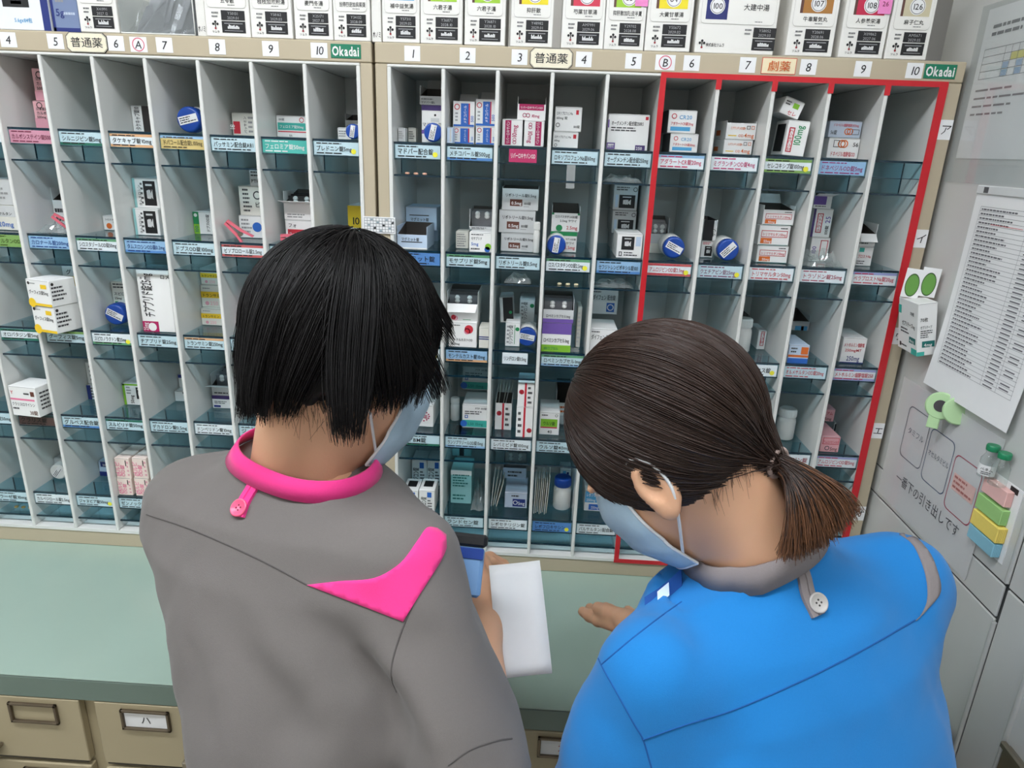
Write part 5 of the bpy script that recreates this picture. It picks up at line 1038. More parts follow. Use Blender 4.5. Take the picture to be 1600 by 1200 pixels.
CT('R', 1, 0, (0.1324, 0.0500, 1.6336, 0.0334, 0.0290, 0.0750), 'w', [('R', 0.02, 0.02, 0.98, 0.1, 'b'), ('R', 0.36, 0.1, 0.72, 0.92, 'b'), ('R', 0.72, 0.1, 0.78, 0.92, 'r'), ('T', 'メチコバール', 0.62, 0.14, 0.14, 'w', 0.7, 90), ('O', 0.18, 0.78, 0.13, 'r'), ('T', '500', 0.95, 0.2, 0.16, 'b', 0.4, 90), ('L', 0.1, 0.2, 0.28, 0.6, 3, 'G')], 'lower right white and blue carton')
CT('R', 1, 0, (0.0945, 0.0500, 1.6601, 0.0355, 0.0406, 0.0750), 'w', [('R', 0.02, 0.02, 0.98, 0.1, 'b'), ('R', 0.36, 0.1, 0.72, 0.92, 'b'), ('R', 0.72, 0.1, 0.78, 0.92, 'r'), ('T', 'メチコバール', 0.62, 0.14, 0.14, 'w', 0.7, 90), ('O', 0.18, 0.78, 0.13, 'r'), ('T', '500', 0.95, 0.2, 0.16, 'b', 0.4, 90), ('L', 0.1, 0.2, 0.28, 0.6, 3, 'G')], 'upper left white and blue carton', opn=0.02, flap=2)
CT('R', 1, 0, (0.1318, 0.0500, 1.6624, 0.0328, 0.0424, 0.0750), 'w', [('R', 0.02, 0.02, 0.98, 0.1, 'b'), ('R', 0.36, 0.1, 0.72, 0.92, 'b'), ('R', 0.72, 0.1, 0.78, 0.92, 'r'), ('T', 'メチコバール', 0.62, 0.14, 0.14, 'w', 0.7, 90), ('O', 0.18, 0.78, 0.13, 'r'), ('T', '500', 0.95, 0.2, 0.16, 'b', 0.4, 90), ('L', 0.1, 0.2, 0.28, 0.6, 3, 'G')], 'upper right white and blue carton', opn=0.02, flap=2)
CT('R', 1, 0, (0.0892, 0.0135, 1.6336, 0.0092, 0.0245, 0.0300), 'a', [('R', 0.5, 0.1, 0.8, 0.9, 's')], 'narrow slab as reflection of cartons in left wall')  # solid slab standing in for the cartons' reflection in the glossy divider
CT('R', 2, 0, (0.1770, 0.0400, 1.6336, 0.0332, 0.0410, 0.0750), 'w', [('R', 0.14, 0.04, 0.44, 0.96, 'm'), ('T', 'リバーロキサバン', 0.36, 0.08, 0.15, 'w', 0.84, 90), ('T', '10mg', 0.72, 0.3, 0.26, 'm', 0.5, 90), ('O', 0.62, 0.14, 0.09, 'm'), ('O', 0.62, 0.24, 0.09, 'm')], 'lower left white carton with magenta stripe')
CT('R', 2, 0, (0.2131, 0.0400, 1.6336, 0.0327, 0.0403, 0.0750), 'w', [('R', 0.56, 0.04, 0.86, 0.96, 'm'), ('T', 'リバーロキサバン', 0.62, 0.94, 0.15, 'w', 0.84, -90), ('T', '10mg', 0.2, 0.62, 0.26, 'm', 0.5, -90), ('O', 0.3, 0.84, 0.09, 'm'), ('O', 0.3, 0.74, 0.09, 'm')], 'lower right white carton with magenta stripe')
CT('R', 2, 0, (0.2006, 0.0450, 1.6745, 0.0460, 0.0357, 0.0600), 'w', [('R', 0.06, 0.62, 0.94, 1, 'm'), ('T', 'リバーロキサバンOD', 0.1, 0.72, 0.17, 'w', 0.8), ('O', 0.26, 0.3, 0.14, 'm'), ('O', 0.38, 0.3, 0.14, 'm'), ('T', '10mg', 0.5, 0.18, 0.26, 'm', 0.42)], 'open upper carton with magenta band', opn=0.32)
CT('R', 3, 0, (0.2609, 0.0500, 1.6336, 0.0417, 0.0248, 0.0750), 'w', [('T', 'ロキソプロフェンNa', 0.06, 0.62, 0.18, 'k', 0.66), ('T', '60mg', 0.06, 0.4, 0.15, 'k'), ('R', 0.8, 0.6, 0.92, 0.86, 'r'), ('O', 0.12, 0.16, 0.1, 'd')], 'lower white carton with red mark')
CT('R', 3, 0, (0.2625, 0.0500, 1.6591, 0.0439, 0.0379, 0.0750), 'w', [('T', 'ロキソプロフェンNa', 0.06, 0.68, 0.15, 'k', 0.6), ('T', '60mg 錠', 0.06, 0.5, 0.13, 'k'), ('R', 0.78, 0.7, 0.88, 0.88, 'r'), ('O', 0.12, 0.26, 0.09, 'd'), ('T', '100錠', 0.7, 0.16, 0.13, 'k', 0.24)], 'upper white carton with red mark')
CT('R', 4, 0, (0.3493, 0.0400, 1.6336, 0.0667, 0.0549, 0.0750), 'w', [('R', 0, 0.62, 0.03, 0.84, 'u'), ('T', 'オーグメンチン配合錠250RS', 0.08, 0.7, 0.13, 'k', 0.78), ('L', 0.08, 0.52, 0.8, 0.66, 2, 'd'), ('R', 0.9, 0.86, 0.97, 0.95, 'r'), ('R', 0.7, 0.0, 0.94, 0.15, 'v'), ('T', '250', 0.72, 0.02, 0.12, 'w', 0.2), ('X', 0.0, 0.02, 0.2, 0.2, 'u'), ('T', '30錠', 0.03, 0.05, 0.1, 'u', 0.15)], 'wide white carton marked 250')
CT('R', 5, 0, (0.4520, 0.0400, 1.6336, 0.0454, 0.0286, 0.0750), 'w', [('T', 'CR20', 0.38, 0.62, 0.24, 'c', 0.5), ('O', 0.2, 0.74, 0.12, 'r'), ('T', 'アダラートCR錠20mg', 0.1, 0.36, 0.16, 'r', 0.8), ('R', 0.1, 0.1, 0.8, 0.28, 'c')], 'lower white carton marked CR20', left=[('R', 0, 0, 1, 1, 'd')])
CT('R', 5, 0, (0.4457, 0.0400, 1.6629, 0.0455, 0.0346, 0.0750), 'w', [('T', 'CR20', 0.38, 0.62, 0.24, 'c', 0.5), ('O', 0.2, 0.74, 0.12, 'r'), ('T', 'アダラートCR錠20mg', 0.1, 0.36, 0.16, 'r', 0.8), ('R', 0.1, 0.1, 0.8, 0.28, 'c')], 'upper white carton marked CR20', left=[('R', 0, 0, 1, 1, 'd')])
CT('R', 6, 0, (0.5419, 0.0500, 1.6336, 0.0466, 0.0231, 0.0750), 'w', [('T', 'ミグランチンOD錠4', 0.14, 0.6, 0.2, 'o', 0.5), ('T', '4mg', 0.62, 0.12, 0.36, 'o', 0.34), ('T', 'OD', 0.42, 0.14, 0.22, 'o'), ('X', 0.68, 0.62, 0.8, 0.84, 'k'), ('X', 0.84, 0.62, 0.94, 0.84, 'o'), ('R', 0.08, 0.18, 0.36, 0.24, 'y')], 'lower white carton marked 4mg', left=[('R', 0.1, 0.2, 0.5, 0.5, 'o')])
CT('R', 6, 0, (0.5430, 0.0500, 1.6574, 0.0478, 0.0282, 0.0750), 'w', [('T', 'ミグランチンOD錠4', 0.14, 0.6, 0.2, 'o', 0.5), ('T', '4mg', 0.62, 0.12, 0.36, 'o', 0.34), ('T', 'OD', 0.42, 0.14, 0.22, 'o'), ('X', 0.68, 0.62, 0.8, 0.84, 'k'), ('X', 0.84, 0.62, 0.94, 0.84, 'o'), ('R', 0.08, 0.18, 0.36, 0.24, 'y')], 'upper open white carton marked 4mg', opn=0.12, fill='dark', left=[('R', 0.1, 0.2, 0.5, 0.5, 'o')])
CT('R', 7, 0, (0.6288, 0.0200, 1.6356, 0.0340, 0.0528, 0.0600), 'w', [('T', '100mg', 0.72, 0.28, 0.3, 'g', 0.6, 90), ('X', 0.1, 0.1, 0.36, 0.8, 'r'), ('T', 'セレコキシブ', 0.3, 0.14, 0.14, 'r', 0.6, 90)], 'tilted open white carton marked 100mg', left=[('R', 0.15, 0.1, 0.85, 0.9, 'k')], tilt=0.06)
CT('R', 7, 0, (0.6176, 0.0300, 1.6994, 0.0320, 0.0257, 0.0600), 'w', [('R', 0.5, 0.5, 0.8, 0.8, 'l'), ('L', 0.1, 0.55, 0.45, 0.85, 2, 'd'), ('T', 'セレ', 0.35, 0.08, 0.3, 'r')], 'tipped white carton with lime mark on top', tilt=0.32)
CT('R', 8, 0, (0.7104, 0.0500, 1.6336, 0.0502, 0.0313, 0.0750), 'w', [('T', 'ドネペジル塩酸塩OD', 0.1, 0.12, 0.26, 'r', 0.8), ('X', 0.16, 0.55, 0.34, 0.9, 'd'), ('O', 0.42, 0.72, 0.2, 'o'), ('O', 0.5, 0.72, 0.2, 'o'), ('T', '56', 0.78, 0.6, 0.28, 'k')], 'lower white carton with red lettering')
CT('R', 8, 0, (0.7072, 0.0500, 1.6656, 0.0516, 0.0252, 0.0750), 'i', [('T', 'ドネペジル塩酸塩錠OD5mg', 0.12, 0.68, 0.2, 'r', 0.78), ('T', '56錠', 0.06, 0.2, 0.3, 'k', 0.2), ('O', 0.58, 0.38, 0.2, 'o'), ('O', 0.66, 0.38, 0.2, 'o'), ('X', 0.72, 0.2, 0.94, 0.52, 'd')], 'upper pale blue carton')
CT('R', 0, 1, (0.0043, 0.1300, 1.4604, 0.0531, 0.0227, 0.0700), 'a', [('L', 0.1, 0.2, 0.9, 0.8, 3, 'G')], 'lower pale blue carton at back')
CT('R', 0, 1, (0.0042, 0.0980, 1.4838, 0.0559, 0.0405, 0.0700), 'a', [('T', 'マグミット錠', 0.15, 0.4, 0.16, 'k', 0.6, 0), ('R', 0.12, 0.62, 0.75, 0.66, 'd')], 'upper pale blue carton at back')
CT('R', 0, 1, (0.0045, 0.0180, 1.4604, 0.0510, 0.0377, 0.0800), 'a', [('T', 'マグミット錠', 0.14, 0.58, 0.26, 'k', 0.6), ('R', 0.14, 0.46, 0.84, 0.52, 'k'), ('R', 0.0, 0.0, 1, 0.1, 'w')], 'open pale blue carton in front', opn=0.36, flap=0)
CT('R', 1, 1, (0.1284, 0.0135, 1.4604, 0.0374, 0.0333, 0.0750), 'w', [('T', 'モサプリド', 0.08, 0.62, 0.18, 'k', 0.5), ('T', '5mg', 0.08, 0.34, 0.22, 'b', 0.36), ('D', 0.86, 0.3, 0.16, 'l'), ('D', 0.82, 0.16, 0.14, 'b'), ('L', 0.08, 0.1, 0.6, 0.25, 1, 'd'), ('L', 0.08, 0.84, 0.8, 0.94, 1, 'd')], 'white carton with blue 5mg')
CT('R', 1, 1, (0.1241, 0.0500, 1.4944, 0.0414, 0.0342, 0.0750), 's', [('L', 0.1, 0.1, 0.9, 0.8, 2, 'd')], 'open carton of dark blisters on top', opn=0.85, fill='foil')
CT('R', 1, 1, (0.1010, 0.0500, 1.4604, 0.0219, 0.0295, 0.0300), 'x', [('L', 0.1, 0.1, 0.9, 0.9, 6, 'G')], 'folded white leaflet by the carton')
CT('R', 2, 1, (0.1805, 0.0400, 1.4604, 0.0594, 0.0312, 0.0750), 's', [('T', 'リボトリール錠0.5mg', 0.08, 0.62, 0.18, 'k', 0.86), ('R', 0.22, 0.18, 0.56, 0.5, 'B'), ('T', '0.5mg', 0.26, 0.25, 0.2, 'w', 0.28), ('T', '100錠', 0.6, 0.26, 0.15, 'k', 0.2), ('L', 0.6, 0.14, 0.8, 0.2, 1, 'G')], 'lowest grey carton marked 0.5mg')
CT('R', 2, 1, (0.1760, 0.0400, 1.4923, 0.0621, 0.0379, 0.0750), 's', [('T', 'リボトリール錠0.5mg', 0.08, 0.62, 0.18, 'k', 0.86), ('R', 0.22, 0.18, 0.56, 0.5, 'B'), ('T', '0.5mg', 0.26, 0.25, 0.2, 'w', 0.28), ('T', '100錠', 0.6, 0.26, 0.15, 'k', 0.2), ('L', 0.6, 0.14, 0.8, 0.2, 1, 'G')], 'middle grey carton marked 0.5mg')
CT('R', 2, 1, (0.1803, 0.0400, 1.5309, 0.0615, 0.0371, 0.0750), 's', [('T', 'リボトリール錠0.5mg', 0.08, 0.62, 0.18, 'k', 0.86), ('R', 0.22, 0.18, 0.56, 0.5, 'B'), ('T', '0.5mg', 0.26, 0.25, 0.2, 'w', 0.28), ('T', '100錠', 0.6, 0.26, 0.15, 'k', 0.2), ('L', 0.6, 0.14, 0.8, 0.2, 1, 'G')], 'topmost open grey carton marked 0.5mg', opn=0.06, fill='dark')
CT('R', 3, 1, (0.2652, 0.0600, 1.4604, 0.0466, 0.0352, 0.0750), 'w', [('R', 0, 0.8, 1, 1, 'g'), ('T', 'ロスバスタチンOD錠', 0.3, 0.6, 0.12, 'k', 0.66), ('T', '2.5mg', 0.55, 0.16, 0.22, 'r', 0.4), ('T', 'サワイ', 0.6, 0.4, 0.14, 'k', 0.36)], 'lower white carton with green top')
CT('R', 3, 1, (0.2662, 0.0600, 1.4963, 0.0483, 0.0431, 0.0750), 'w', [('T', 'ロスバスタチンOD錠', 0.12, 0.74, 0.16, 'k', 0.8), ('T', '2.5mg サワイ', 0.3, 0.52, 0.16, 'k', 0.6), ('D', 0.28, 0.18, 0.18, 'g'), ('T', '2.5mg', 0.54, 0.12, 0.26, 'r', 0.4), ('R', 0, 0.9, 0.08, 1, 'g'), ('R', 0.92, 0.9, 1, 1, 'g')], 'upper open white carton with red 2.5', opn=0.28)
BT('R', 3, 1, (0.2759, 0.0180, 1.4774), 0.0167, 0.042, 'lying bottle with blue cap', tag_rot=1.45)
CT('R', 4, 1, (0.3778, 0.0200, 1.4604, 0.0423, 0.0410, 0.0700), 'w', [('C', 0.18, 0.34, 0.68, 0.88), ('R', 0.74, 0.5, 0.94, 0.88, 'a'), ('X', 0.1, 0.08, 0.22, 0.26, 'k'), ('L', 0.3, 0.08, 0.9, 0.28, 2, 'd')], 'front white carton with black code block')
CT('R', 4, 1, (0.3781, 0.1000, 1.4604, 0.0421, 0.0319, 0.0900), 's', [('C', 0.24, 0.08, 0.9, 0.6), ('L', 0.1, 0.76, 0.8, 0.94, 2, 'd'), ('R', 0.08, 0.1, 0.2, 0.6, 'a'), ('O', 0.88, 0.82, 0.09, 'd')], 'lowest grey carton behind the front one')
CT('R', 4, 1, (0.3745, 0.1000, 1.4930, 0.0420, 0.0397, 0.0900), 's', [('C', 0.24, 0.08, 0.9, 0.6), ('L', 0.1, 0.76, 0.8, 0.94, 2, 'd'), ('R', 0.08, 0.1, 0.2, 0.6, 'a'), ('O', 0.88, 0.82, 0.09, 'd')], 'middle grey carton with code block')
CT('R', 4, 1, (0.3736, 0.1000, 1.5334, 0.0423, 0.0432, 0.0900), 's', [('C', 0.24, 0.08, 0.9, 0.6), ('L', 0.1, 0.76, 0.8, 0.94, 2, 'd'), ('R', 0.08, 0.1, 0.2, 0.6, 'a'), ('O', 0.88, 0.82, 0.09, 'd')], 'topmost grey carton with code block')
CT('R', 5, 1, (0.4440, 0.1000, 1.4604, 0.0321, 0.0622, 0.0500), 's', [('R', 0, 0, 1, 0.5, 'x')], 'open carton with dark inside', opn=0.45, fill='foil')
BT('R', 5, 1, (0.4759, 0.0300, 1.4798), 0.0191, 0.055, 'lying white bottle with blue cap beside red tape', tag_rot=-0.45)
CT('R', 6, 1, (0.5304, 0.0700, 1.4604, 0.0210, 0.0287, 0.0750), 'w', [('C', 0.3, 0.1, 0.9, 0.7), ('L', 0.1, 0.78, 0.9, 0.95, 2, 'r')], 'lower small white carton with code block')
CT('R', 6, 1, (0.5303, 0.0700, 1.4898, 0.0230, 0.0359, 0.0750), 'w', [('R', 0.0, 0.0, 0.75, 1, 'k'), ('T', 'サワ', 0.92, 0.2, 0.2, 'k', 0.5, 90)], 'upper open carton, shaded inside painted black on front', opn=0.03)  # black rectangle on the front paints the shade inside the open carton
BT('R', 6, 1, (0.5674, 0.0300, 1.4798), 0.0191, 0.055, 'lying white bottle with blue cap', tag_rot=0.8)
CT('R', 7, 1, (0.6188, 0.0400, 1.4604, 0.0519, 0.0288, 0.0750), 'w', [('X', 0.08, 0.4, 0.92, 0.74, 'r'), ('T', 'トリマサルタン50mg', 0.12, 0.48, 0.18, 'r', 0.76), ('R', 0.08, 0.08, 0.44, 0.36, 'o'), ('T', '50mg', 0.18, 0.12, 0.2, 'w', 0.24), ('L', 0.68, 0.8, 0.94, 0.92, 1, 'd'), ('R', 0.02, 0.0, 0.98, 0.03, 'T')], 'lowest white carton with orange 50 block')
CT('R', 7, 1, (0.6171, 0.0400, 1.4899, 0.0516, 0.0331, 0.0750), 'w', [('X', 0.08, 0.4, 0.92, 0.74, 'r'), ('T', 'トリマサルタン50mg', 0.12, 0.48, 0.18, 'r', 0.76), ('R', 0.08, 0.08, 0.44, 0.36, 'o'), ('T', '50mg', 0.18, 0.12, 0.2, 'w', 0.24), ('L', 0.68, 0.8, 0.94, 0.92, 1, 'd'), ('R', 0.02, 0.0, 0.98, 0.03, 'T')], 'middle white carton with orange 50 block')
CT('R', 7, 1, (0.6198, 0.0400, 1.5238, 0.0513, 0.0315, 0.0750), 'w', [('X', 0.08, 0.4, 0.92, 0.74, 'r'), ('T', 'トリマサルタン50mg', 0.12, 0.48, 0.18, 'r', 0.76), ('R', 0.08, 0.08, 0.44, 0.36, 'o'), ('T', '50mg', 0.18, 0.12, 0.2, 'w', 0.24), ('L', 0.68, 0.8, 0.94, 0.92, 1, 'd'), ('R', 0.02, 0.0, 0.98, 0.03, 'T')], 'topmost open white carton with orange block', opn=0.22, flap=2)
CT('R', 8, 1, (0.7218, 0.0800, 1.4604, 0.0318, 0.0415, 0.0700), 'w', [('T', '100', 0.3, 0.3, 0.24, 'u', 0.5, 90), ('X', 0.5, 0.1, 0.9, 0.9, 'r')], 'lower white carton with purple numeral')
CT('R', 8, 1, (0.7173, 0.0800, 1.5026, 0.0331, 0.0481, 0.0700), 'w', [('R', 0, 0, 0.12, 1, 'v'), ('X', 0.22, 0.16, 0.52, 0.84, 'r'), ('T', 'トラゾドン', 0.46, 0.2, 0.16, 'r', 0.6, 90), ('T', '25', 0.9, 0.5, 0.24, 'u', 0.4, 90), ('T', '100錠', 0.86, 0.08, 0.14, 'k', 0.4, 90)], 'upper white carton with red frame and 25')
CT('R', 8, 1, (0.7143, 0.0800, 1.5514, 0.0299, 0.0267, 0.0600), 'w', [('R', 0, 0.3, 0.7, 1, 'u'), ('L', 0.1, 0.1, 0.9, 0.25, 1, 'd')], 'open purple and white carton on top', opn=0.25, flap=3)
CT('R', 9, 1, (0.7905, 0.0500, 1.4604, 0.0264, 0.0327, 0.0750), 'w', [('R', 0.1, 0.72, 0.42, 0.94, 't'), ('T', 'プロストNa', 0.05, 0.42, 0.2, 'r', 0.85), ('L', 0.05, 0.08, 0.8, 0.3, 2, 'd')], 'lower white carton with teal tab')
CT('R', 9, 1, (0.7857, 0.0500, 1.4938, 0.0310, 0.0376, 0.0750), 'w', [('T', 'ラプロストNa', 0.05, 0.5, 0.3, 'r', 0.85), ('L', 0.1, 0.15, 0.8, 0.35, 1, 'd')], 'upper open white carton with dark inside', opn=0.45, flap=1)
CT('R', 1, 2, (0.0946, 0.0135, 1.2914, 0.0494, 0.0452, 0.0750), 'w', [('T', 'モンテルカストOD', 0.08, 0.26, 0.13, 'k', 0.78), ('T', '錠10mg', 0.08, 0.1, 0.11, 'k', 0.5), ('D', 0.72, 0.74, 0.17, 'r'), ('O', 0.66, 0.66, 0.12, 'p'), ('L', 0.1, 0.85, 0.5, 0.93, 1, 'd')], 'lower white carton with red swirl')
CT('R', 1, 2, (0.0892, 0.0260, 1.3373, 0.0549, 0.0510, 0.0750), 'w', [('T', 'モンテルカスト', 0.2, 0.62, 0.14, 'k', 0.66, 0), ('L', 0.15, 0.45, 0.8, 0.58, 1, 'd'), ('D', 0.22, 0.18, 0.15, 'r'), ('O', 0.28, 0.14, 0.14, 'p'), ('R', 0.52, 0.04, 0.78, 0.07, 'g')], 'upper open white carton with red swirl', opn=0.42, flap=1, fill='foil')
CT('R', 1, 2, (0.1484, 0.0135, 1.2914, 0.0174, 0.0382, 0.0400), 'x', [('R', 0, 0.52, 1, 0.57, 'n'), ('R', 0, 0.42, 1, 0.47, 'n')], 'small white carton with two navy stripes')
CT('R', 2, 2, (0.1939, 0.0359, 1.2914, 0.0260, 0.0446, 0.0700), 'w', [('T', 'リンデロン錠', 0.5, 0.08, 0.18, 'd', 0.8, 90), ('D', 0.82, 0.72, 0.14, 'g'), ('L', 0.1, 0.1, 0.3, 0.9, 5, 'G'), ('R', 0.62, 0.1, 0.66, 0.9, 'g')], 'lower left white carton with green dot')
CT('R', 2, 2, (0.2174, 0.1100, 1.2914, 0.0309, 0.0280, 0.0700), 'w', [('T', 'リンデ', 0.5, 0.3, 0.18, 'd', 0.6, 90), ('D', 0.82, 0.72, 0.14, 'g')], 'lower right white carton behind bottle')
CT('R', 2, 2, (0.2155, 0.1100, 1.3201, 0.0283, 0.0432, 0.0700), 'w', [('T', 'リンデロン錠', 0.5, 0.08, 0.18, 'd', 0.8, 90), ('D', 0.82, 0.72, 0.14, 'g'), ('L', 0.1, 0.1, 0.3, 0.9, 5, 'G')], 'upper white carton with green dot')
CT('R', 2, 2, (0.1831, 0.0600, 1.3284, 0.0240, 0.0461, 0.0500), 's', [('R', 0.25, 0.05, 1, 1, 'k'), ('D', 0.8, 0.4, 0.12, 'g')], 'open black-faced carton upper left', tilt=-0.08)
BT('R', 2, 2, (0.2330, 0.0366, 1.3095), 0.0178, 0.042, 'lying bottle with blue cap', tag_rot=-0.15)
CT('R', 3, 2, (0.2592, 0.0135, 1.2914, 0.0515, 0.0520, 0.0750), 'w', [('R', 0, 0.0, 1, 0.24, 'l'), ('R', 0, 0.62, 1, 1, 'u'), ('T', 'ロペミンカプセル1mg', 0.06, 0.34, 0.17, 'k', 0.88), ('T', '100カプセル', 0.08, 0.07, 0.12, 'g', 0.5)], 'lower purple, white and green carton')
CT('R', 3, 2, (0.2592, 0.0135, 1.3441, 0.0532, 0.0423, 0.0750), 's', [('R', 0, 0, 1, 0.3, 'u'), ('T', 'ロペミンカプセル1mg', 0.1, 0.42, 0.26, 'k', 0.8)], 'open upper carton with white capsules inside', opn=0.45, fill='foil', flap=0)
CT('R', 3, 2, (0.3216, 0.0500, 1.2914, 0.0075, 0.0745, 0.0500), 'x', [('L', 0.1, 0.1, 0.9, 0.9, 8, 's')], 'upright white leaflet slab')
CT('R', 4, 2, (0.3442, 0.0160, 1.2914, 0.0470, 0.0449, 0.0750), 'w', [('T', 'ダイフェン 配合錠', 0.04, 0.58, 0.22, 'k', 0.86), ('R', 0.58, 0.1, 0.88, 0.46, 'b'), ('O', 0.73, 0.28, 0.13, 'w'), ('L', 0.04, 0.84, 0.4, 0.92, 1, 'd')], 'lower white carton with blue emblem')
CT('R', 4, 2, (0.3507, 0.1300, 1.3370, 0.0498, 0.0486, 0.0750), 'w', [('T', 'ダイフェン 配合錠', 0.04, 0.58, 0.22, 'k', 0.86), ('R', 0.58, 0.1, 0.88, 0.46, 'b'), ('O', 0.73, 0.28, 0.13, 'w'), ('L', 0.04, 0.84, 0.4, 0.92, 1, 'd')], 'upper white carton with blue emblem')
CT('R', 7, 2, (0.6608, 0.0960, 1.2914, 0.0150, 0.0360, 0.0600), 'w', [('X', 0.3, 0.2, 0.75, 0.95, 'r'), ('T', 'セレコ', 0.66, 0.3, 0.2, 'r', 0.6, 90)], 'narrow white carton with red frame')
CT('R', 7, 2, (0.6516, 0.1500, 1.2914, 0.0052, 0.0517, 0.0400), 'K', [('L', 0.1, 0.2, 0.9, 0.8, 3, 'd')], 'tall dark carton behind white bottle')
CT('R', 8, 2, (0.6903, 0.0135, 1.2914, 0.0349, 0.0331, 0.0750), 'a', [('R', 0, 0.0, 1, 0.28, 'b'), ('R', 0, 0.34, 1, 0.46, 'o'), ('R', 0.6, 0.5, 0.95, 0.9, 'o'), ('L', 0.1, 0.55, 0.5, 0.9, 2, 'd')], 'blue and orange striped carton')
CT('R', 8, 2, (0.7281, 0.1220, 1.3252, 0.0324, 0.0279, 0.0750), 's', [('R', 0.2, 0, 0.9, 0.5, 'c'), ('R', 0.55, 0, 0.7, 0.5, 'o')], 'open grey carton with blue flap on top', opn=0.4, flap=3)
CT('R', 9, 2, (0.7879, 0.0314, 1.2914, 0.0411, 0.0460, 0.0750), 'w', [('T', 'メトホルミン塩酸塩', 0.06, 0.66, 0.17, 'r', 0.86), ('T', '250mgMT', 0.14, 0.46, 0.15, 'r', 0.7), ('T', '250mg', 0.26, 0.1, 0.26, 'n', 0.56), ('R', 0, 0.0, 1, 0.04, 'n')], 'white carton with navy 250mg')
CT('R', 0, 3, (0.0177, 0.0397, 1.1240, 0.0452, 0.0434, 0.1000), 'w', [('W', 0.47, 0.5, 0.36, 'm'), ('T', 'ミヤBM錠', 0.2, 0.4, 0.2, 'm', 0.56)], 'lower white carton with ring of dots')
CT('R', 0, 3, (0.0074, 0.1300, 1.1681, 0.0454, 0.0434, 0.0850), 'w', [('W', 0.47, 0.5, 0.36, 'm'), ('T', 'ミヤBM錠', 0.2, 0.4, 0.2, 'm', 0.56)], 'upper open white carton with ring of dots', opn=0.15, side=[('R', 0.1, 0.1, 0.9, 0.5, 'v')])
CT('R', 1, 3, (0.1170, 0.0467, 1.1240, 0.0488, 0.0463, 0.0750), 'w', [('R', 0, 0.04, 1, 0.34, 't'), ('T', 'LS0 15mg', 0.22, 0.12, 0.16, 'T', 0.6), ('D', 0.06, 0.18, 0.14, 'b'), ('T', 'PTP 100錠', 0.5, 0.82, 0.11, 'd', 0.45), ('L', 0.1, 0.58, 0.95, 0.76, 2, 'd'), ('X', 0.1, 0.42, 0.22, 0.56, 'b')], 'lower white carton with teal band')
CT('R', 1, 3, (0.1072, 0.1300, 1.1710, 0.0517, 0.0490, 0.0750), 'w', [('R', 0, 0.04, 1, 0.34, 't'), ('T', 'LS0 15mg', 0.22, 0.12, 0.16, 'T', 0.6), ('D', 0.06, 0.18, 0.14, 'b'), ('T', 'PTP 100錠', 0.5, 0.82, 0.11, 'd', 0.45), ('L', 0.1, 0.58, 0.95, 0.76, 2, 'd'), ('X', 0.1, 0.42, 0.22, 0.56, 'b')], 'upper white carton with teal band')
CT('R', 2, 3, (0.1794, 0.0456, 1.1240, 0.0307, 0.0581, 0.0500), 'w', [('R', 0.42, 0, 0.54, 1, 'r'), ('D', 0.24, 0.62, 0.15, 'r'), ('O', 0.24, 0.62, 0.1, 'w'), ('L', 0.62, 0.1, 0.9, 0.9, 4, 'd')], 'left white carton with red oval', opn=0.08)
CT('R', 2, 3, (0.2203, 0.0135, 1.1240, 0.0305, 0.0596, 0.0600), 'w', [('R', 0.42, 0, 0.54, 1, 'r'), ('D', 0.8, 0.24, 0.15, 'r'), ('O', 0.8, 0.24, 0.1, 'w'), ('L', 0.1, 0.1, 0.36, 0.9, 4, 'd')], 'lower right white carton with red oval')
CT('R', 2, 3, (0.2209, 0.0135, 1.1843, 0.0299, 0.0461, 0.0600), 'w', [('R', 0.42, 0, 0.54, 1, 'r'), ('D', 0.24, 0.62, 0.15, 'r'), ('O', 0.24, 0.62, 0.1, 'w'), ('L', 0.62, 0.1, 0.9, 0.9, 4, 'd')], 'upper right white carton with red oval')
CT('R', 3, 3, (0.2634, 0.0318, 1.1240, 0.0369, 0.0452, 0.0700), 'w', [('R', 0.06, 0.36, 0.9, 0.7, 'l'), ('T', 'ウルソ錠', 0.18, 0.44, 0.18, 'k', 0.6), ('R', 0.06, 0.3, 0.9, 0.35, 'r'), ('T', '40', 0.42, 0.08, 0.18, 'k'), ('O', 0.84, 0.86, 0.07, 'k'), ('L', 0.1, 0.82, 0.5, 0.92, 1, 'd')], 'white carton with green and red band')
CT('R', 3, 3, (0.2945, 0.0900, 1.1240, 0.0290, 0.0676, 0.0800), 'w', [('R', 0, 0, 1, 0.4, 's'), ('L', 0.1, 0.5, 0.9, 0.9, 2, 'o')], 'open carton with dark inside at back', opn=0.35)
CT('R', 9, 3, (0.7782, 0.0188, 1.1240, 0.0336, 0.0306, 0.0750), 'q', [('X', 0.08, 0.5, 0.94, 0.92, 'r'), ('T', 'アムロジピンOD', 0.1, 0.58, 0.2, 'r', 0.8), ('T', '5mg', 0.52, 0.12, 0.3, 'B', 0.4), ('O', 0.36, 0.26, 0.14, 'd')], 'lower pink carton marked 5mg')
CT('R', 9, 3, (0.8074, 0.0947, 1.1553, 0.0199, 0.0252, 0.0750), 'q', [('T', 'アム', 0.2, 0.55, 0.3, 'r', 0.6), ('T', '5mg', 0.1, 0.12, 0.3, 'B', 0.7)], 'upper small pink carton')
CT('R', 9, 3, (0.8416, 0.1180, 1.1127, 0.0039, 0.0329, 0.0400), 's', [('R', 0.2, 0.1, 0.8, 0.9, 'k')], 'small grey and black carton behind')
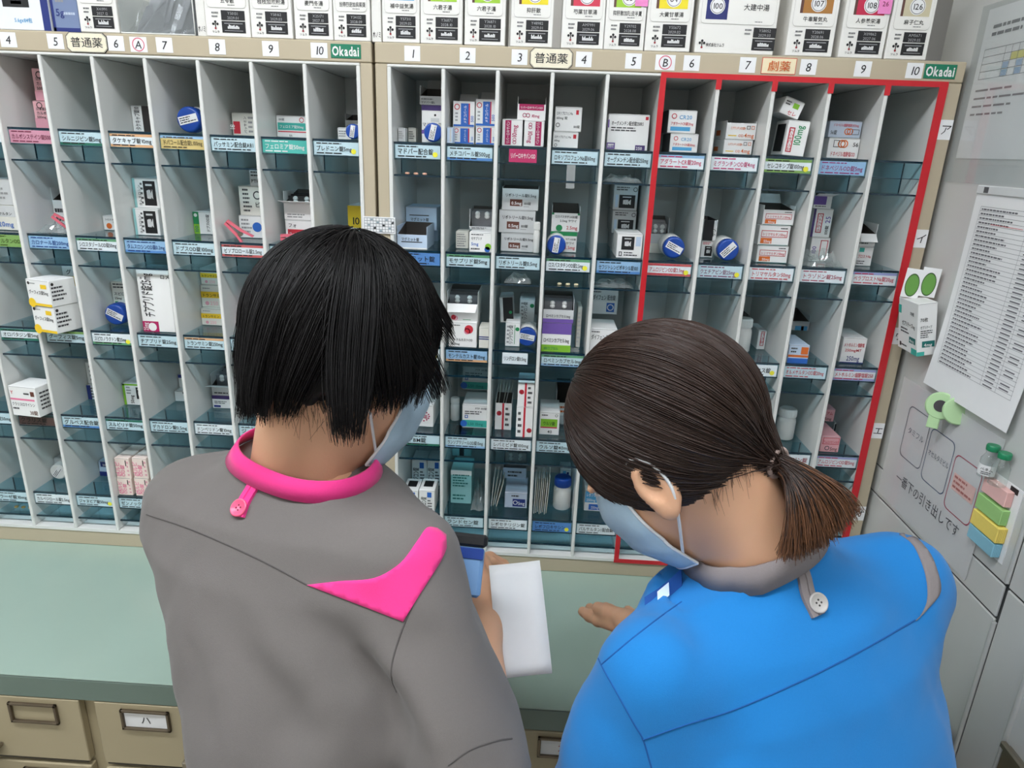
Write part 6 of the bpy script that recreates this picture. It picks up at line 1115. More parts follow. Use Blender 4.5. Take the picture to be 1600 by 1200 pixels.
CT('R', 0, 4, (0.0082, 0.0135, 0.9567, 0.0292, 0.0446, 0.0500), 'w', [('T', 'メジコン錠', 0.45, 0.06, 0.26, 'k', 0.64, 90), ('R', 0.52, 0.68, 0.8, 0.92, 'b'), ('L', 0.55, 0.1, 0.85, 0.6, 4, 'd')], 'front left white carton with vertical lettering', top=[('R', 0.2, 0.3, 0.8, 0.8, 'k')])
CT('R', 0, 4, (0.0395, 0.0135, 0.9567, 0.0300, 0.0465, 0.0500), 'w', [('T', 'メジコン錠', 0.45, 0.06, 0.26, 'k', 0.64, 90), ('R', 0.52, 0.68, 0.8, 0.92, 'b'), ('L', 0.55, 0.1, 0.85, 0.6, 4, 'd')], 'front right white carton with vertical lettering', top=[('R', 0.2, 0.3, 0.8, 0.8, 'k')])
CT('R', 0, 4, (0.0047, 0.1250, 0.9567, 0.0317, 0.0559, 0.0500), 'w', [('T', 'メジコン錠', 0.45, 0.06, 0.26, 'k', 0.64, 90), ('R', 0.52, 0.68, 0.8, 0.92, 'b'), ('L', 0.55, 0.1, 0.85, 0.6, 4, 'd')], 'back left white carton with vertical lettering')
CT('R', 0, 4, (0.0374, 0.1250, 0.9567, 0.0295, 0.0577, 0.0500), 'w', [('T', 'メジコン錠', 0.45, 0.06, 0.26, 'k', 0.64, 90), ('R', 0.52, 0.68, 0.8, 0.92, 'b'), ('L', 0.55, 0.1, 0.85, 0.6, 4, 'd')], 'back right white carton with vertical lettering')
CT('R', 1, 4, (0.0952, 0.0551, 0.9567, 0.0410, 0.0723, 0.0600), 'e', [('L', 0.1, 0.5, 0.9, 0.9, 5, 'T'), ('R', 0.0, 0.86, 1, 1, 'w'), ('L', 0.1, 0.1, 0.9, 0.3, 2, 'T')], 'pale teal carton with white flap')
CT('R', 1, 4, (0.0892, 0.1220, 1.0297, 0.0391, 0.0428, 0.0600), 'e', [('R', 0.2, 0.5, 0.8, 1, 'K'), ('R', 0.38, 0, 0.62, 0.6, 'K')], 'open pale teal carton with dark slot on top', opn=0.05)
CT('R', 2, 4, (0.2030, 0.0490, 0.9567, 0.0442, 0.0332, 0.0700), 'i', [('R', 0.36, 0.1, 0.92, 0.6, 'n'), ('T', '5mg', 0.6, 0.22, 0.3, 'w', 0.3), ('O', 0.48, 0.36, 0.14, 'w'), ('L', 0.3, 0.7, 0.9, 0.9, 1, 'd')], 'lower grey blue carton marked 5mg')
CT('R', 2, 4, (0.1955, 0.1104, 0.9906, 0.0476, 0.0611, 0.0700), 'i', [('L', 0.2, 0.1, 0.8, 0.8, 2, 'd')], 'open dark-inside carton on top', opn=0.62, fill='foil')
CT('R', 3, 4, (0.3129, 0.1400, 0.9567, 0.0229, 0.0445, 0.0400), 'w', [('R', 0.25, 0.2, 0.55, 0.95, 'c'), ('R', 0.6, 0.3, 0.8, 0.9, 'n')], 'tall white carton with blue stripe at back')
CT('R', 4, 4, (0.3602, 0.0538, 0.9567, 0.0444, 0.0445, 0.0800), 'w', [('R', 0.02, 0.42, 0.98, 0.96, 'c'), ('T', 'レボフロキサシン', 0.06, 0.72, 0.2, 'w', 0.88), ('T', '250mg 100錠', 0.08, 0.48, 0.18, 'w', 0.8), ('R', 0.2, 0.06, 0.72, 0.34, 'b'), ('T', '250mg', 0.3, 0.12, 0.18, 'w', 0.34)], 'white and blue carton marked 250mg', top=[('R', 0.2, 0.2, 0.8, 0.7, 'n')])

# ------------------------------------------------------------------ cartons standing on top of the cabinets
def kampo(x0, x1, name_, lot, date, num, bandc, label, sticky=None, wide=False, rz=0.0, depth=0.10):
    w_ = x1 - x0; h_ = 0.118; b = MB(); m = card((238, 236, 230)); e = w_ / 0.066 if not wide else 1.0
    b.box(0, 0, 0, w_, depth, h_, m, 0.001)
    # upper front flap, slightly proud, with rounded lower corners
    fl = 0.040; r = 0.005; pts = [(0.004, h_ - 0.001), (0.004, fl + r), (0.004 + r * 0.3, fl + r * 0.3), (0.004 + r, fl), (w_ - 0.004 - r, fl), (w_ - 0.004 - r * 0.3, fl + r * 0.3), (w_ - 0.004, fl + r), (w_ - 0.004, h_ - 0.001)]
    fr = frame((0, 0, 0)); b.poly(fr, pts, ink((205, 202, 196)), 0.0004); b.poly(fr, [(p[0] + (0.0004 if p[0] < w_ / 2 else -0.0004), p[1] + (0.0006 if p[1] < h_ / 2 else 0)) for p in pts], m, 0.0008)
    K = ink((26, 26, 28)); sx = w_ / 0.066 if not wide else 1.0
    bx0, bx1 = (0.024 * sx, 0.059 * sx) if not wide else (0.085, 0.119)
    b.rect(fr, bx0, 0.0235, bx1, 0.0370, K, 0.0005); b.rect(fr, bx0, 0.0060, bx1, 0.0222, K, 0.0005)
    g = ink((170, 170, 172)); b.text(fr, lot, (bx0 + bx1) / 2, 0.0310, 0.0055, g, center=True, bold=0.0, lift=0.0009); b.text(fr, date, (bx0 + bx1) / 2, 0.0248, 0.0055, g, center=True, bold=0.0, lift=0.0009)
    rr = random.Random(sum(map(ord, lot)))
    for i in range(10): hh = rr.uniform(0.003, 0.006); xx = bx0 + (bx1 - bx0) * (0.25 + 0.05 * i); b.rect(fr, xx, 0.0115, xx + (bx1 - bx0) * 0.038, 0.0115 + hh, PAPER, 0.0009)
    b.rect(fr, bx0 + 0.004, 0.0185, bx1 - 0.004, 0.0194, g, 0.0009); b.rect(fr, bx0 + 0.004, 0.0085, bx1 - 0.004, 0.0092, g, 0.0009)
    # maker's mark: cross of three discs over a stem
    lx = 0.0145 * sx if not wide else 0.010; lz = 0.0165 if not wide else 0.0125
    for dx, dz in ((-0.0032, 0.0012), (0.0032, 0.0012), (0, 0.0042)): b.poly(fr, [(lx + dx + 0.0019 * math.cos(a), lz + dz + 0.0019 * math.sin(a)) for a in np.linspace(0, 2 * math.pi, 9)[:-1]], K, 0.0006)
    b.rect(fr, lx - 0.0007, lz - 0.0052, lx + 0.0007, lz + 0.003, K, 0.0006); b.disc(fr, lx, lz - 0.0048, 0.0016, ink((150, 30, 40)), 0.0007, n=8)
    if wide: b.text(fr, '株式会社ツムラ', 0.016, 0.0095, 0.0055, K, 0.028, bold=0.01)
    else: b.text(fr, 'ツムラ', lx, 0.0055, 0.0038, K, center=True, bold=0.01)
    b.lines(fr, 0.010 * sx if not wide else 0.072, 0.026, 0.020 * sx if not wide else 0.082, 0.036, 2, ink((120, 120, 120)), 0.0006)
    nx = w_ / 2 + 0.002 if not wide else 0.085
    b.text(fr, name_, nx, 0.0475 if not wide else 0.060, 0.0072 if not wide else 0.0095, K, w_ * 0.72, center=True, bold=0.008, lift=0.0012)
    b.lines(fr, nx, 0.0432, nx + 0.018, 0.0456, 1, ink((120, 120, 120)), 0.0012)
    if bandc:
        z0, z1 = (0.058, 0.082) if not wide else (0.046, 0.080); c0, c1 = (0.016 * sx, 0.057 * sx) if not wide else (0.011, 0.043)
        b.rect(fr, c0, z0, c1, z1, ink(bandc), 0.0010)
        if not wide: b.rect(fr, c0 - 0.004 * sx, z0, c0, z1, ink((96, 60, 52)), 0.0010)
        cx, cz = (c0 + c1) / 2, (z0 + z1) / 2 + 0.001
        b.disc(fr, cx, cz, 0.0112, PAPER, 0.0012); b.disc(fr, cx, cz, 0.0100, ink((70, 60, 60)), 0.0014, r2=0.0093); b.text(fr, num, cx, cz - 0.0040, 0.0110, K, 0.016, center=True, bold=0.005, lift=0.0016)
        b.lines(fr, w_ * 0.3, z1 + 0.002, w_ * 0.85, z1 + 0.006, 1, ink((120, 120, 120)), 0.0012)
    o = b.build('herbal_carton', None, (x0, 0.0008, ZTOP + 0.0004), (0, 0, rz), label, 'box', 'herbal medicine cartons on top of the cabinets')
    if sticky:
        q = MB(); q.box(w_ * 0.70, -0.0022, 0.060, w_ * 0.70 + 0.019, -0.0018, 0.095, ink((240, 140, 200))); q.text(frame((w_ * 0.70, -0.0022, 0.060)), sticky, 0.0095, 0.010, 0.009, ink((120, 20, 60)), center=True, bold=0.0); q.build('sticky_note', o)
    return o
kampo(-0.4853, -0.4237, '', 'X41991', '2027.12', '', None, 'white herbal carton between the blue carton and clear tray')
kampo(-0.2850, -0.2160, '五苓散', 'Y50131', '2029.01', '', None, 'white herbal carton above left cabinet number eight', rz=0.03)
kampo(-0.2140, -0.1492, '桂枝加朮附湯', 'Y58162', '2029.03', '', None, 'white herbal carton above left cabinet number nine', rz=-0.02)
kampo(-0.1455, -0.0864, '麦門冬湯', 'X25171', '2027.10', '', None, 'white herbal carton above left cabinet number ten')
kampo(-0.0849, -0.0284, '当帰四逆加呉茱萸', 'Y34132', '2028.09', '', None, 'white herbal carton with pink note beside cabinet gap', sticky='35')
kampo(-0.0095, 0.0480, '補中益気湯', 'Y57311', '2029.02', '41', (84, 176, 214), 'herbal carton with sky blue band above right cabinet number one')
kampo(0.0494, 0.1136, '六君子湯', 'Y36871', '2028.10', '43', (160, 206, 60), 'herbal carton with lime band, left one of the matching pair')
kampo(0.1170, 0.1790, '六君子湯', 'Y36871', '2028.10', '43', (160, 206, 60), 'herbal carton with lime band, right one of the matching pair')
kampo(0.1875, 0.2515, '抑肝散', 'Y48982', '2029.01', '54', (238, 218, 40), 'herbal carton with yellow band above the right name plate')
kampo(0.2650, 0.3292, '芍薬甘草湯', 'AM7991', '2029.06', '68', (214, 60, 84), 'herbal carton numbered 68 with red band')
kampo(0.3302, 0.3905, '抑肝散加陳皮半夏', 'Y29702', '2028.08', '83', (160, 206, 60), 'herbal carton numbered 83 with lime band and pink note', sticky='35')
kampo(0.3920, 0.4600, '大黄甘草湯', 'Y55672', '2029.02', '84', (238, 218, 40), 'herbal carton with yellow band beside the wide carton', rz=-0.03)
kampo(0.4680, 0.5865, '大建中湯', 'Y58052', '2029.03', '100', (36, 44, 110), 'wide herbal carton numbered 100 on navy square', wide=True, rz=0.02)
kampo(0.6040, 0.6730, '牛車腎気丸', 'Y20691', '2028.06', '107', (170, 116, 52), 'herbal carton numbered 107 with brown band', rz=-0.02)
kampo(0.6830, 0.7490, '人参養栄湯', 'X09862', '2027.06', '108', (198, 36, 74), 'herbal carton numbered 108 with crimson band and pink note', sticky='26')
kampo(0.7520, 0.8130, '麻子仁丸', 'AM5671', '2029.05', '126', (206, 196, 164), 'herbal carton numbered 126 with beige band', rz=-0.02)
GTOP = 'other packs on top of the cabinets'
carton(-0.6160, 0.001, ZTOP + 0.0004, 0.084, 0.11, 0.10, (236, 238, 242), [('R', .86, 0, 1, 1, 'n'), ('R', .14, .29, .64, .45, 'k'), ('T', '5.6gx84包', .32, .10, .07, 'c', .34), ('L', .2, .5, .7, .9, 4, 'd'), ('R', .3, .33, .5, .37, 's')], 'large white and navy carton at far left on left cabinet', GTOP)
carton(-0.5300, 0.004, ZTOP + 0.0004, 0.0425, 0.11, 0.10, (120, 136, 170), [('R', 0, 0, .10, 1, 'n'), ('R', 0, 0, 1, .05, 'n'), ('T', '5g', .16, .20, .13, 'n', .4), ('L', .45, .2, .9, .27, 1, 'i'), ('L', .2, .36, .7, .42, 1, 'G')], 'grey blue carton marked 5g on left cabinet', GTOP)
for x0, wd, lb in ((-0.3005, 0.0140, 'narrow white carton end beside the grey plastic bag'), (-0.0268, 0.0150, 'narrow white carton end between the two cabinets')):
    carton(x0, 0.004, ZTOP + 0.0004, wd, 0.115, 0.10, (232, 230, 224), [('T', 'ホノミ', .12, .06, .085, 'k', .85), ('R', .0, .60, 1, .64, 'r')], lb, GTOP)
tr = empty('clear_tray', (-0.362, 0.03, ZTOP + 0.0004), label='clear plastic tray with white rim on left cabinet top', cat='tray')
b = MB(); b.box(-0.059, -0.028, 0, 0.0585, 0.08, 0.0012, CLEAR); b.box(-0.059, -0.028, 0.0012, 0.0585, -0.0268, 0.060, CLEAR); b.box(-0.059, 0.079, 0.0012, 0.0585, 0.080, 0.060, CLEAR); b.box(-0.059, -0.026, 0.0012, -0.058, 0.079, 0.060, CLEAR); b.box(0.0575, -0.026, 0.0012, 0.0585, 0.079, 0.060, CLEAR); b.build('tray_shell', tr)
b = MB(); b.tube([(-0.059, -0.0285, 0.001), (0.0585, -0.0285, 0.001), (0.0585, -0.0285, 0.06)], 0.0011, HDPE, 6); b.build('tray_rim', tr)
b = MB(); rg = np.random.default_rng(3)
for i in range(16):
    x = -0.404 + 0.005 * i; c_ = (70 + 12 * (i % 5), 72 + 12 * (i % 5), 76 + 12 * (i % 5)); hgt = rg.uniform(0.05, 0.085)
    b.add([(x, 0.012, ZTOP + 0.003), (x + 0.034, 0.014, ZTOP + 0.003 + 0.004 * (i % 3)), (x + 0.052, 0.020 + 0.002 * i, ZTOP + hgt), (x + 0.018, 0.020 + 0.002 * i, ZTOP + hgt * 0.8)], [(0, 1, 2, 3)], mat('grey_foil_%d' % (i % 5), c_, 0.35, metal=0.3))
b.build('foil_sachet_bundle', None, label='bundle of grey foil sachets in the clear tray', cat='sachets', kind='stuff')
bag(-0.4155, 0.006, ZTOP + 0.0025, 0.104, 0.09, 0.080, 'crumpled clear bag over grey sachets on left cabinet top', 4, m=clear('thin_clear_bag', (0.97, 0.98, 0.98), 0.05, 1.1, 0.03))

# ------------------------------------------------------------------ grey steel locker on the right and what hangs on it
LK = 0.885; STEEL = mat('grey_locker_steel', (206, 207, 204), 0.24, var=0.02, scale=6, bump=0.02, bscale=60); STEELD = mat('locker_gap', (70, 72, 72), 0.5); STEELT = mat('locker_trim', (205, 206, 204), 0.3, metal=0.3)
lk = empty('steel_locker', (1.1, -0.4, 0), label='grey steel locker beside the right cabinet with papers hung on it', cat='locker')
O = Vector((1.1, -0.4, 0))
def lpart(b, nm): o = b.build(nm, lk); o.location = -O; return o
b = MB(); b.box(LK + 0.004, -1.30, 0.0, 1.34, 0.10, 2.15, STEELD); lpart(b, 'locker_body')
for (y0, y1, z0, z1) in ((-0.357, 0.10, 1.107, 2.15), (-0.357, 0.10, 1.056, 1.104), (-0.357, 0.10, 0.02, 1.053), (-0.82, -0.364, 1.107, 2.15), (-0.82, -0.364, 0.02, 1.104), (-1.30, -0.823, 0.02, 2.15)):
    b = MB(); b.box(LK, y0, z0, LK + 0.0038, y1, z1, STEEL, 0.0012); lpart(b, 'door_panel')
for z0, z1 in ((1.112, 2.15), (0.02, 1.050)):
    b = MB(); b.tube([(LK - 0.001, -0.3605, z0), (LK - 0.001, -0.3605, z1)], 0.0032, STEELT, 8); lpart(b, 'corner_trim')
b = MB(); b.tube([(LK - 0.001, -0.436, 0.02), (LK - 0.001, -0.436, 1.10)], 0.0036, STEELT, 8); lpart(b, 'corner_trim')
b = MB(); b.box(LK - 0.012, -0.53, 0.86, LK, -0.446, 0.93, METAL, 0.004); b.box(LK - 0.016, -0.53, 0.925, LK - 0.008, -0.446, 0.935, METAL, 0.002); lpart(b, 'pull_handle')
def wf(y, z, x=LK): return frame((x, y, z), (0, -1, 0), (0, 0, 1))      # print frame on the locker face: right is towards the viewer
GW = 'papers hung on the grey locker'
# upper notice in a sleeve
sl = empty('notice_sleeve', (LK - 0.002, -0.11, 1.73), label='notice with small coloured table in a clear sleeve, upper locker', cat='notice', group=GW); OS = Vector(sl.location)
b = MB(); b.box(LK - 0.0012, -0.225, 1.640, LK - 0.0006, -0.012, 1.845, PAPER); fr = wf(-0.012, 1.640, LK - 0.0012); K = ink((90, 90, 94))
b.lines(fr, 0.02, 0.165, 0.10, 0.185, 2, K, 0.0003); tx0, tz0 = 0.012, 0.110
for i in range(5): b.rect(fr, tx0, tz0 + 0.010 * i, tx0 + 0.18, tz0 + 0.010 * i + 0.0007, K, 0.0005)
for i, x in enumerate((0, .05, .065, .08, .095, .11, .125, .18)): b.rect(fr, tx0 + x, tz0, tx0 + x + 0.0007, tz0 + 0.040, K, 0.0005)
b.rect(fr, tx0 + .066, tz0 + .02, tx0 + .11, tz0 + .03, ink((222, 214, 90)), 0.0003)
for i in range(4): b.rect(fr, tx0 + .051 + .03 * (i % 2), tz0 + .001 + .01 * (i // 2), tx0 + .064 + .03 * (i % 2), tz0 + .009 + .01 * (i // 2), ink((150, 180, 214)), 0.0003)
for i in range(4): b.lines(fr, 0.012, 0.092 - 0.011 * i, 0.15 - 0.02 * (i % 2), 0.098 - 0.011 * i, 1, ink((120, 110, 114)), 0.0003, seed=i)
o = b.build('paper', sl); o.location = -OS
b = MB(); b.box(LK - 0.0026, -0.235, 1.605, LK - 0.0020, 0.004, 1.852, CLEAR); o = b.build('sleeve_film', sl); o.location = -OS
# drug list
ls = empty('list_sheet', (LK - 0.002, -0.197, 1.45), label='long printed table list with many rows under the notice sleeve', cat='paper', group=GW); OS = Vector(ls.location)
b = MB(); n = 12; V = []
for i in range(n + 1):
    t = i / n; xx = LK - 0.003 - 0.012 * t ** 3
    V += [(xx, -0.092, 1.597 - 0.297 * t), (xx, -0.302, 1.597 - 0.297 * t)]
b.add(V, [(2 * i, 2 * i + 2, 2 * i + 3, 2 * i + 1) for i in range(n)], PAPER, True)
rows = 38; K = ink((112, 112, 116))
def lp(u, v, lift=0.0003):
    t = 1 - v / 0.297; return (LK - 0.003 - 0.012 * t ** 3 - lift, -0.092 - u, 1.300 + v)
def lrect(u0, v0, u1, v1, m, l=0.0004): b.quad([lp(u0, v0, l), lp(u1, v0, l), lp(u1, v1, l), lp(u0, v1, l)], m)
r = random.Random(2); z1, z0 = 0.275, 0.040; dz = (z1 - z0) / rows
for i in range(rows + 1): lrect(0.018, z0 + dz * i, 0.195, z0 + dz * i + 0.0004, K)
for x in (0.018, 0.128, 0.162, 0.195): lrect(x, z0, x + 0.0004, z1, K)
for i in range(rows):
    zz = z0 + dz * i + 0.0016; x = 0.021; e = 0.021 + r.uniform(0.035, 0.085)
    while x < e: wd = r.uniform(0.003, 0.008); lrect(x, zz, min(x + wd, e), zz + 0.0022, K); x += wd + 0.0012
    lrect(0.133, zz, 0.154, zz + 0.0018, K)
    if i % 3: lrect(0.166, zz, 0.186, zz + 0.0018, K)
lrect(0.05, z0 + dz * 34.3, 0.12, z0 + dz * 34.3 + 0.0006, ink((220, 80, 90)), 0.0006)
o = b.build('paper', ls); o.location = -OS
b = MB(); b.box(LK - 0.006, -0.300, 1.592, LK - 0.0001, -0.094, 1.604, mat('clear_holder', (216, 218, 218), 0.3), 0.001); b.box(LK - 0.0066, -0.122, 1.594, LK - 0.0058, -0.112, 1.602, ink((90, 90, 92))); o = b.build('hanger_bar', ls); o.location = -OS
# clear folder with hand-drawn frames
cf_ = empty('clear_folder', (LK - 0.004, -0.15, 1.17), label='clear folder sheet with three drawn frames and handwriting on the locker', cat='folder', group=GW); OS = Vector(cf_.location)
b = MB(); b.box(LK - 0.0036, -0.288, 1.066, LK - 0.0030, -0.014, 1.285, clear('folder_film', (0.98, 0.98, 0.985), 0.14, 1.0, 0.40, (252, 252, 253))); o = b.build('folder_film', cf_); o.location = -OS
b = MB()
def rrect(u0, v0, u1, v1, m, t=0.0013, r=0.010):
    fr = wf(0, 0, LK - 0.0036); pts = []
    for cx, cy, a0 in ((u1 - r, v1 - r, 0), (u0 + r, v1 - r, 90), (u0 + r, v0 + r, 180), (u1 - r, v0 + r, 270)):
        for k in range(5): a = math.radians(a0 + 22.5 * k); pts.append((cx + r * math.cos(a), cy + r * math.sin(a)))
    n = len(pts); c = ((u0 + u1) / 2, (v0 + v1) / 2); ins = [(p[0] - t * (1 if p[0] > c[0] else -1), p[1] - t * (1 if p[1] > c[1] else -1)) for p in pts]
    O_, U, V_, N = fr; vs = [O_ + U * p[0] + V_ * p[1] + N * 0.0004 for p in pts + ins]; b.add(vs, [(i, (i + 1) % n, n + (i + 1) % n, n + i) for i in range(n)], m)
gy = ink((84, 86, 100)); rrect(0.052, 1.158, 0.120, 1.248, gy); rrect(0.126, 1.150, 0.193, 1.238, ink((70, 84, 112))); rrect(0.199, 1.138, 0.266, 1.226, ink((160, 50, 76)))
fr = wf(0, 0, LK - 0.0036)
b.text(fr, 'タミフル', 0.062, 1.203, 0.0125, gy, 0.05, bold=0.0); b.text(fr, 'オセルタミビル', 0.131, 1.194, 0.0115, gy, 0.058, bold=0.0)
b.rect(fr, 0.206, 1.172, 0.260, 1.198, ink((222, 186, 180)), 0.0004); b.lines(fr, 0.209, 1.174, 0.257, 1.197, 3, ink((176, 110, 104)), 0.0006)
b.text(fr, '一番下の引き出しです', 0.060, 1.112, 0.0215, ink((72, 72, 78)), 0.190, bold=0.0)
o = b.build('drawn_frames', cf_); o.location = -OS
# green clip
cl = empty('page_clip', (LK - 0.012, -0.172, 1.28), label='pale green round page clip holding the clear folder', cat='clip'); PG = mat('pale_green_plastic', (186, 220, 168), 0.35); OS = Vector(cl.location)
for s, nm in ((0, 'clip_face'), (1, 'clip_back')):
    b = MB(); b.T = Matrix.Translation((LK - 0.022 + 0.015 * s, -0.163 - 0.020 * s, 1.286)) @ Vector((-0.62 + 0.35 * s, -0.78, 0.15)).to_track_quat('Z', 'Y').to_matrix().to_4x4()
    b.lathe([(0.019, -0.0022), (0.021, -0.001), (0.021, 0.001), (0.019, 0.0022)], PG, 28)
    if s == 0: b.lathe([(0.009, 0.0022), (0.009, 0.0030)], ink((70, 66, 70)), 20); b.box(-0.012, -0.036, -0.0018, 0.004, -0.014, 0.0016, PG, 0.001)
    o = b.build(nm, cl); o.location = -OS
b = MB(); b.tube([(LK - 0.020, -0.166, 1.285), (LK - 0.004, -0.182, 1.285)], 0.0035, PG, 10); o = b.build('clip_pivot', cl); o.location = -OS
# sticky tabs on a backing card
st = empty('sticky_tab_set', (LK, -0.31, 1.18), label='card of pink, green, yellow and blue sticky tabs on locker', cat='sticky tabs'); OS = Vector(st.location)
b = MB(); b.box(LK - 0.0012, -0.343, 1.128, LK - 0.0002, -0.283, 1.236, PAPER); b.rect(wf(-0.283, 1.128, LK - 0.0012), 0.036, 0.098, 0.052, 0.106, INK); o = b.build('backing_card', st); o.location = -OS
for (z0, z1, y0, y1, c_, th) in ((1.206, 1.228, -0.330, -0.280, (238, 190, 184), 0.010), (1.180, 1.202, -0.332, -0.278, (160, 206, 130), 0.011), (1.156, 1.178, -0.337, -0.280, (240, 216, 110), 0.013), (1.134, 1.154, -0.336, -0.280, (140, 196, 216), 0.012)):
    b = MB(); b.box(LK - 0.0014 - th, y0, z0, LK - 0.0014, y1, z1, ink(c_), 0.0008)
    for k in range(5): b.box(LK - 0.0014 - th * (0.15 + 0.17 * k), y0 - 0.0003, z0 + 0.0005, LK - 0.0014 - th * (0.13 + 0.17 * k), y0, z1 - 0.0005, ink(tuple(int(x * 0.85) for x in c_)))
    o = b.build('tab_pad', st); o.location = -OS
VG = clear('vial_glass', (0.93, 0.96, 0.95), 0.02, 1.2)
for y, x, lb, lab in ((-0.283, LK - 0.0125, 'front glass vial with green cap and white label', True), (-0.308, LK - 0.0125, 'rear glass vial with green cap, no label', False)):
    v = empty('glass_vial', (x, y, 1.2285), label=lb + ' on the sticky tabs', cat='vial', group='glass vials on the locker')
    b = MB(); b.lathe([(0.0098, 0), (0.0108, 0.001), (0.0108, 0.026), (0.0075, 0.032), (0.0062, 0.035), (0.0072, 0.036), (0.0072, 0.039)], VG, 22); b.build('vial_body', v)
    b = MB(); b.lathe([(0.0080, 0.0385), (0.0082, 0.039), (0.0082, 0.0455), (0.0074, 0.0465)], mat('green_vial_cap', (30, 132, 88), 0.35), 20); b.build('vial_cap', v)
    if lab:
        b = MB(); n = 14; V = [(0.0110 * math.cos(a), 0.0110 * math.sin(a), z) for z in (0.004, 0.019) for a in np.linspace(math.radians(150), math.radians(300), n)]; b.add(V, [(i, i + 1, n + i + 1, n + i) for i in range(n - 1)], PAPER, True)
        ac = math.radians(232); fr = frame((0.0114 * math.cos(ac), 0.0114 * math.sin(ac), 0.012), (-math.sin(ac), math.cos(ac), 0)); b.text(fr, 'ペネム', 0, 0.0, 0.005, INK, center=True); b.lines(fr, -0.006, -0.006, 0.006, -0.001, 2, INK); b.build('vial_label', v)
# teal carton fixed at the corner, with leaflets
carton(0.8540, -0.0850, 1.340, 0.0290, 0.085, 0.062, (238, 238, 236), [('R', .0, .0, .0, .0, 'w'), ('T', '70枚', .12, .66, .09, 'k', .4), ('T', 'ゼプリテープ', .14, .52, .07, 'k', .6), ('L', .16, .34, .8, .5, 4, 'd'), ('R', .26, .16, .92, .28, 'T'), ('T', '4mg', .36, .175, .09, 'w', .44), ('R', 0, 0, .4, .08, 't')], 'white carton with teal corners hung at the locker corner', None,
       left=[('R', 0, .70, .16, .86, 't'), ('T', '70枚', .62, .74, .08, 'k', .2), ('T', 'ゼプリテープmg', .22, .50, .10, 'k', .66), ('L', .16, .34, .7, .46, 2, 'd'), ('R', .60, .20, .92, .32, 'T'), ('T', '4mg', .64, .22, .09, 'w', .24), ('R', .72, 0, 1, .12, 't'), ('R', .12, .06, .20, .14, 'k'), ('L', .22, .07, .5, .13, 1, 'd')], name='hanging_carton', tilt=-0.18)
for x, y, lb in ((0.8440, -0.042, 'left'), (0.8640, -0.052, 'right')):
    b = MB(); b.T = Matrix.Translation((x, y, 1.4262 + (0.004 if lb == 'right' else 0))) @ Matrix.Rotation(-0.45, 4, 'Z') @ Matrix.Rotation(0.05, 4, 'Y')
    b.box(-0.0125, -0.0008, 0, 0.0125, 0, 0.046, PAPER, 0.0002); fr = frame((0, -0.0008, 0.020)); b.disc(fr, 0, 0, 0.0098, ink((50, 84, 40)), 0.0003, sy=1.9, n=24); b.disc(fr, 0, 0, 0.0088, ink((104, 158, 72)), 0.0005, sy=1.9, n=24)
    b.build('leaflet_card', None, label='%s leaflet card with green oval standing on the teal-cornered carton' % lb, cat='card', group='green oval leaflet cards')

# ------------------------------------------------------------------ small things in and on the shelves
def stand_bottle(x, y, row, r, L, desc, cab, col, cap, band=None): bottle(x, y, SH[row] + 0.0006, r, L, desc + ', ' + where(cab, col, row), 'tablet bottles in the shelf bins', lying=False, cap=cap, band=band)
stand_bottle(0.6260, 0.080, 2, 0.0165, 0.062, 'standing white bottle with white cap', 'R', 7, HDPE)
stand_bottle(0.0985, 0.085, 3, 0.0090, 0.046, 'small standing white bottle', 'R', 1, HDPE)
stand_bottle(0.7330, 0.080, 3, 0.0170, 0.060, 'standing white bottle with white cap', 'R', 8, HDPE)
stand_bottle(0.3160, 0.065, 4, 0.0175, 0.066, 'standing white bottle with blue cap', 'R', 3, BLUE_CAP)
stand_bottle(0.2490 - 0.0075, 0.040, 1, 0.0055, 0.052, 'thin white standing tube', 'R', 2, HDPE)
def leaflets(cab, col, row, x0, y, n, h_, desc, lean=0.0, seed=0):
    r = random.Random(seed); root = empty('leaflet_bundle', (x0, y, SH[row] + 0.0006), label=desc + ', ' + where(cab, col, row), cat='leaflets')
    for i in range(n):
        b = MB(); b.box(0, 0, 0, 0.0012, 0.05, h_ * r.uniform(0.85, 1.0), card((226, 222, 206)) if i % 2 else card((238, 238, 234))); b.build('leaflet', root, (0.0034 * i, 0.004 * (i % 3), 0), (0, lean * (0.3 + i / n), 0))
leaflets('R', 2, 3, 2 * P + 0.006, 0.09, 6, 0.074, 'folded white leaflets leaning at the left', 0.18, 1)
leaflets('R', 2, 4, 2 * P + 0.006, 0.05, 4, 0.062, 'white leaflet slips leaning at the left', 0.22, 2)
leaflets('R', 3, 4, 3 * P + 0.006, 0.03, 8, 0.080, 'cream leaflet slips standing at the left', 0.04, 3)
bag(8 * P + 0.006, 0.018, SH[1] + 0.0005, 0.072, 0.055, 0.028, 'crumpled clear bag, second row, bin nine, right cabinet', 1)
bag(LX - 7 * P + 0.012, 0.02, SH[1] + 0.0005, 0.055, 0.06, 0.020, 'small clear bag, second row, bin four, left cabinet', 2)
bag(3 * P + 0.006, 0.016, SH[2] + 0.0005, 0.066, 0.030, 0.006, 'flat clear bag strip, third row, bin four, right cabinet', 3)
bag(1 * P + 0.052, 0.03, SH[4] + 0.0005, 0.026, 0.08, 0.045, 'clear bag of small parts, bottom row, bin two, right cabinet', 5)
bag(4 * P + 0.006, 0.014, SH[0] - 0.0500, 0.066, 0.046, 0.014, 'clear bag in the tray, top row, bin five, right cabinet', 6)
bag(4 * P + 0.006, 0.014, SH[1] - 0.0500, 0.066, 0.046, 0.014, 'clear bag in the tray, second row, bin five, right cabinet', 7)
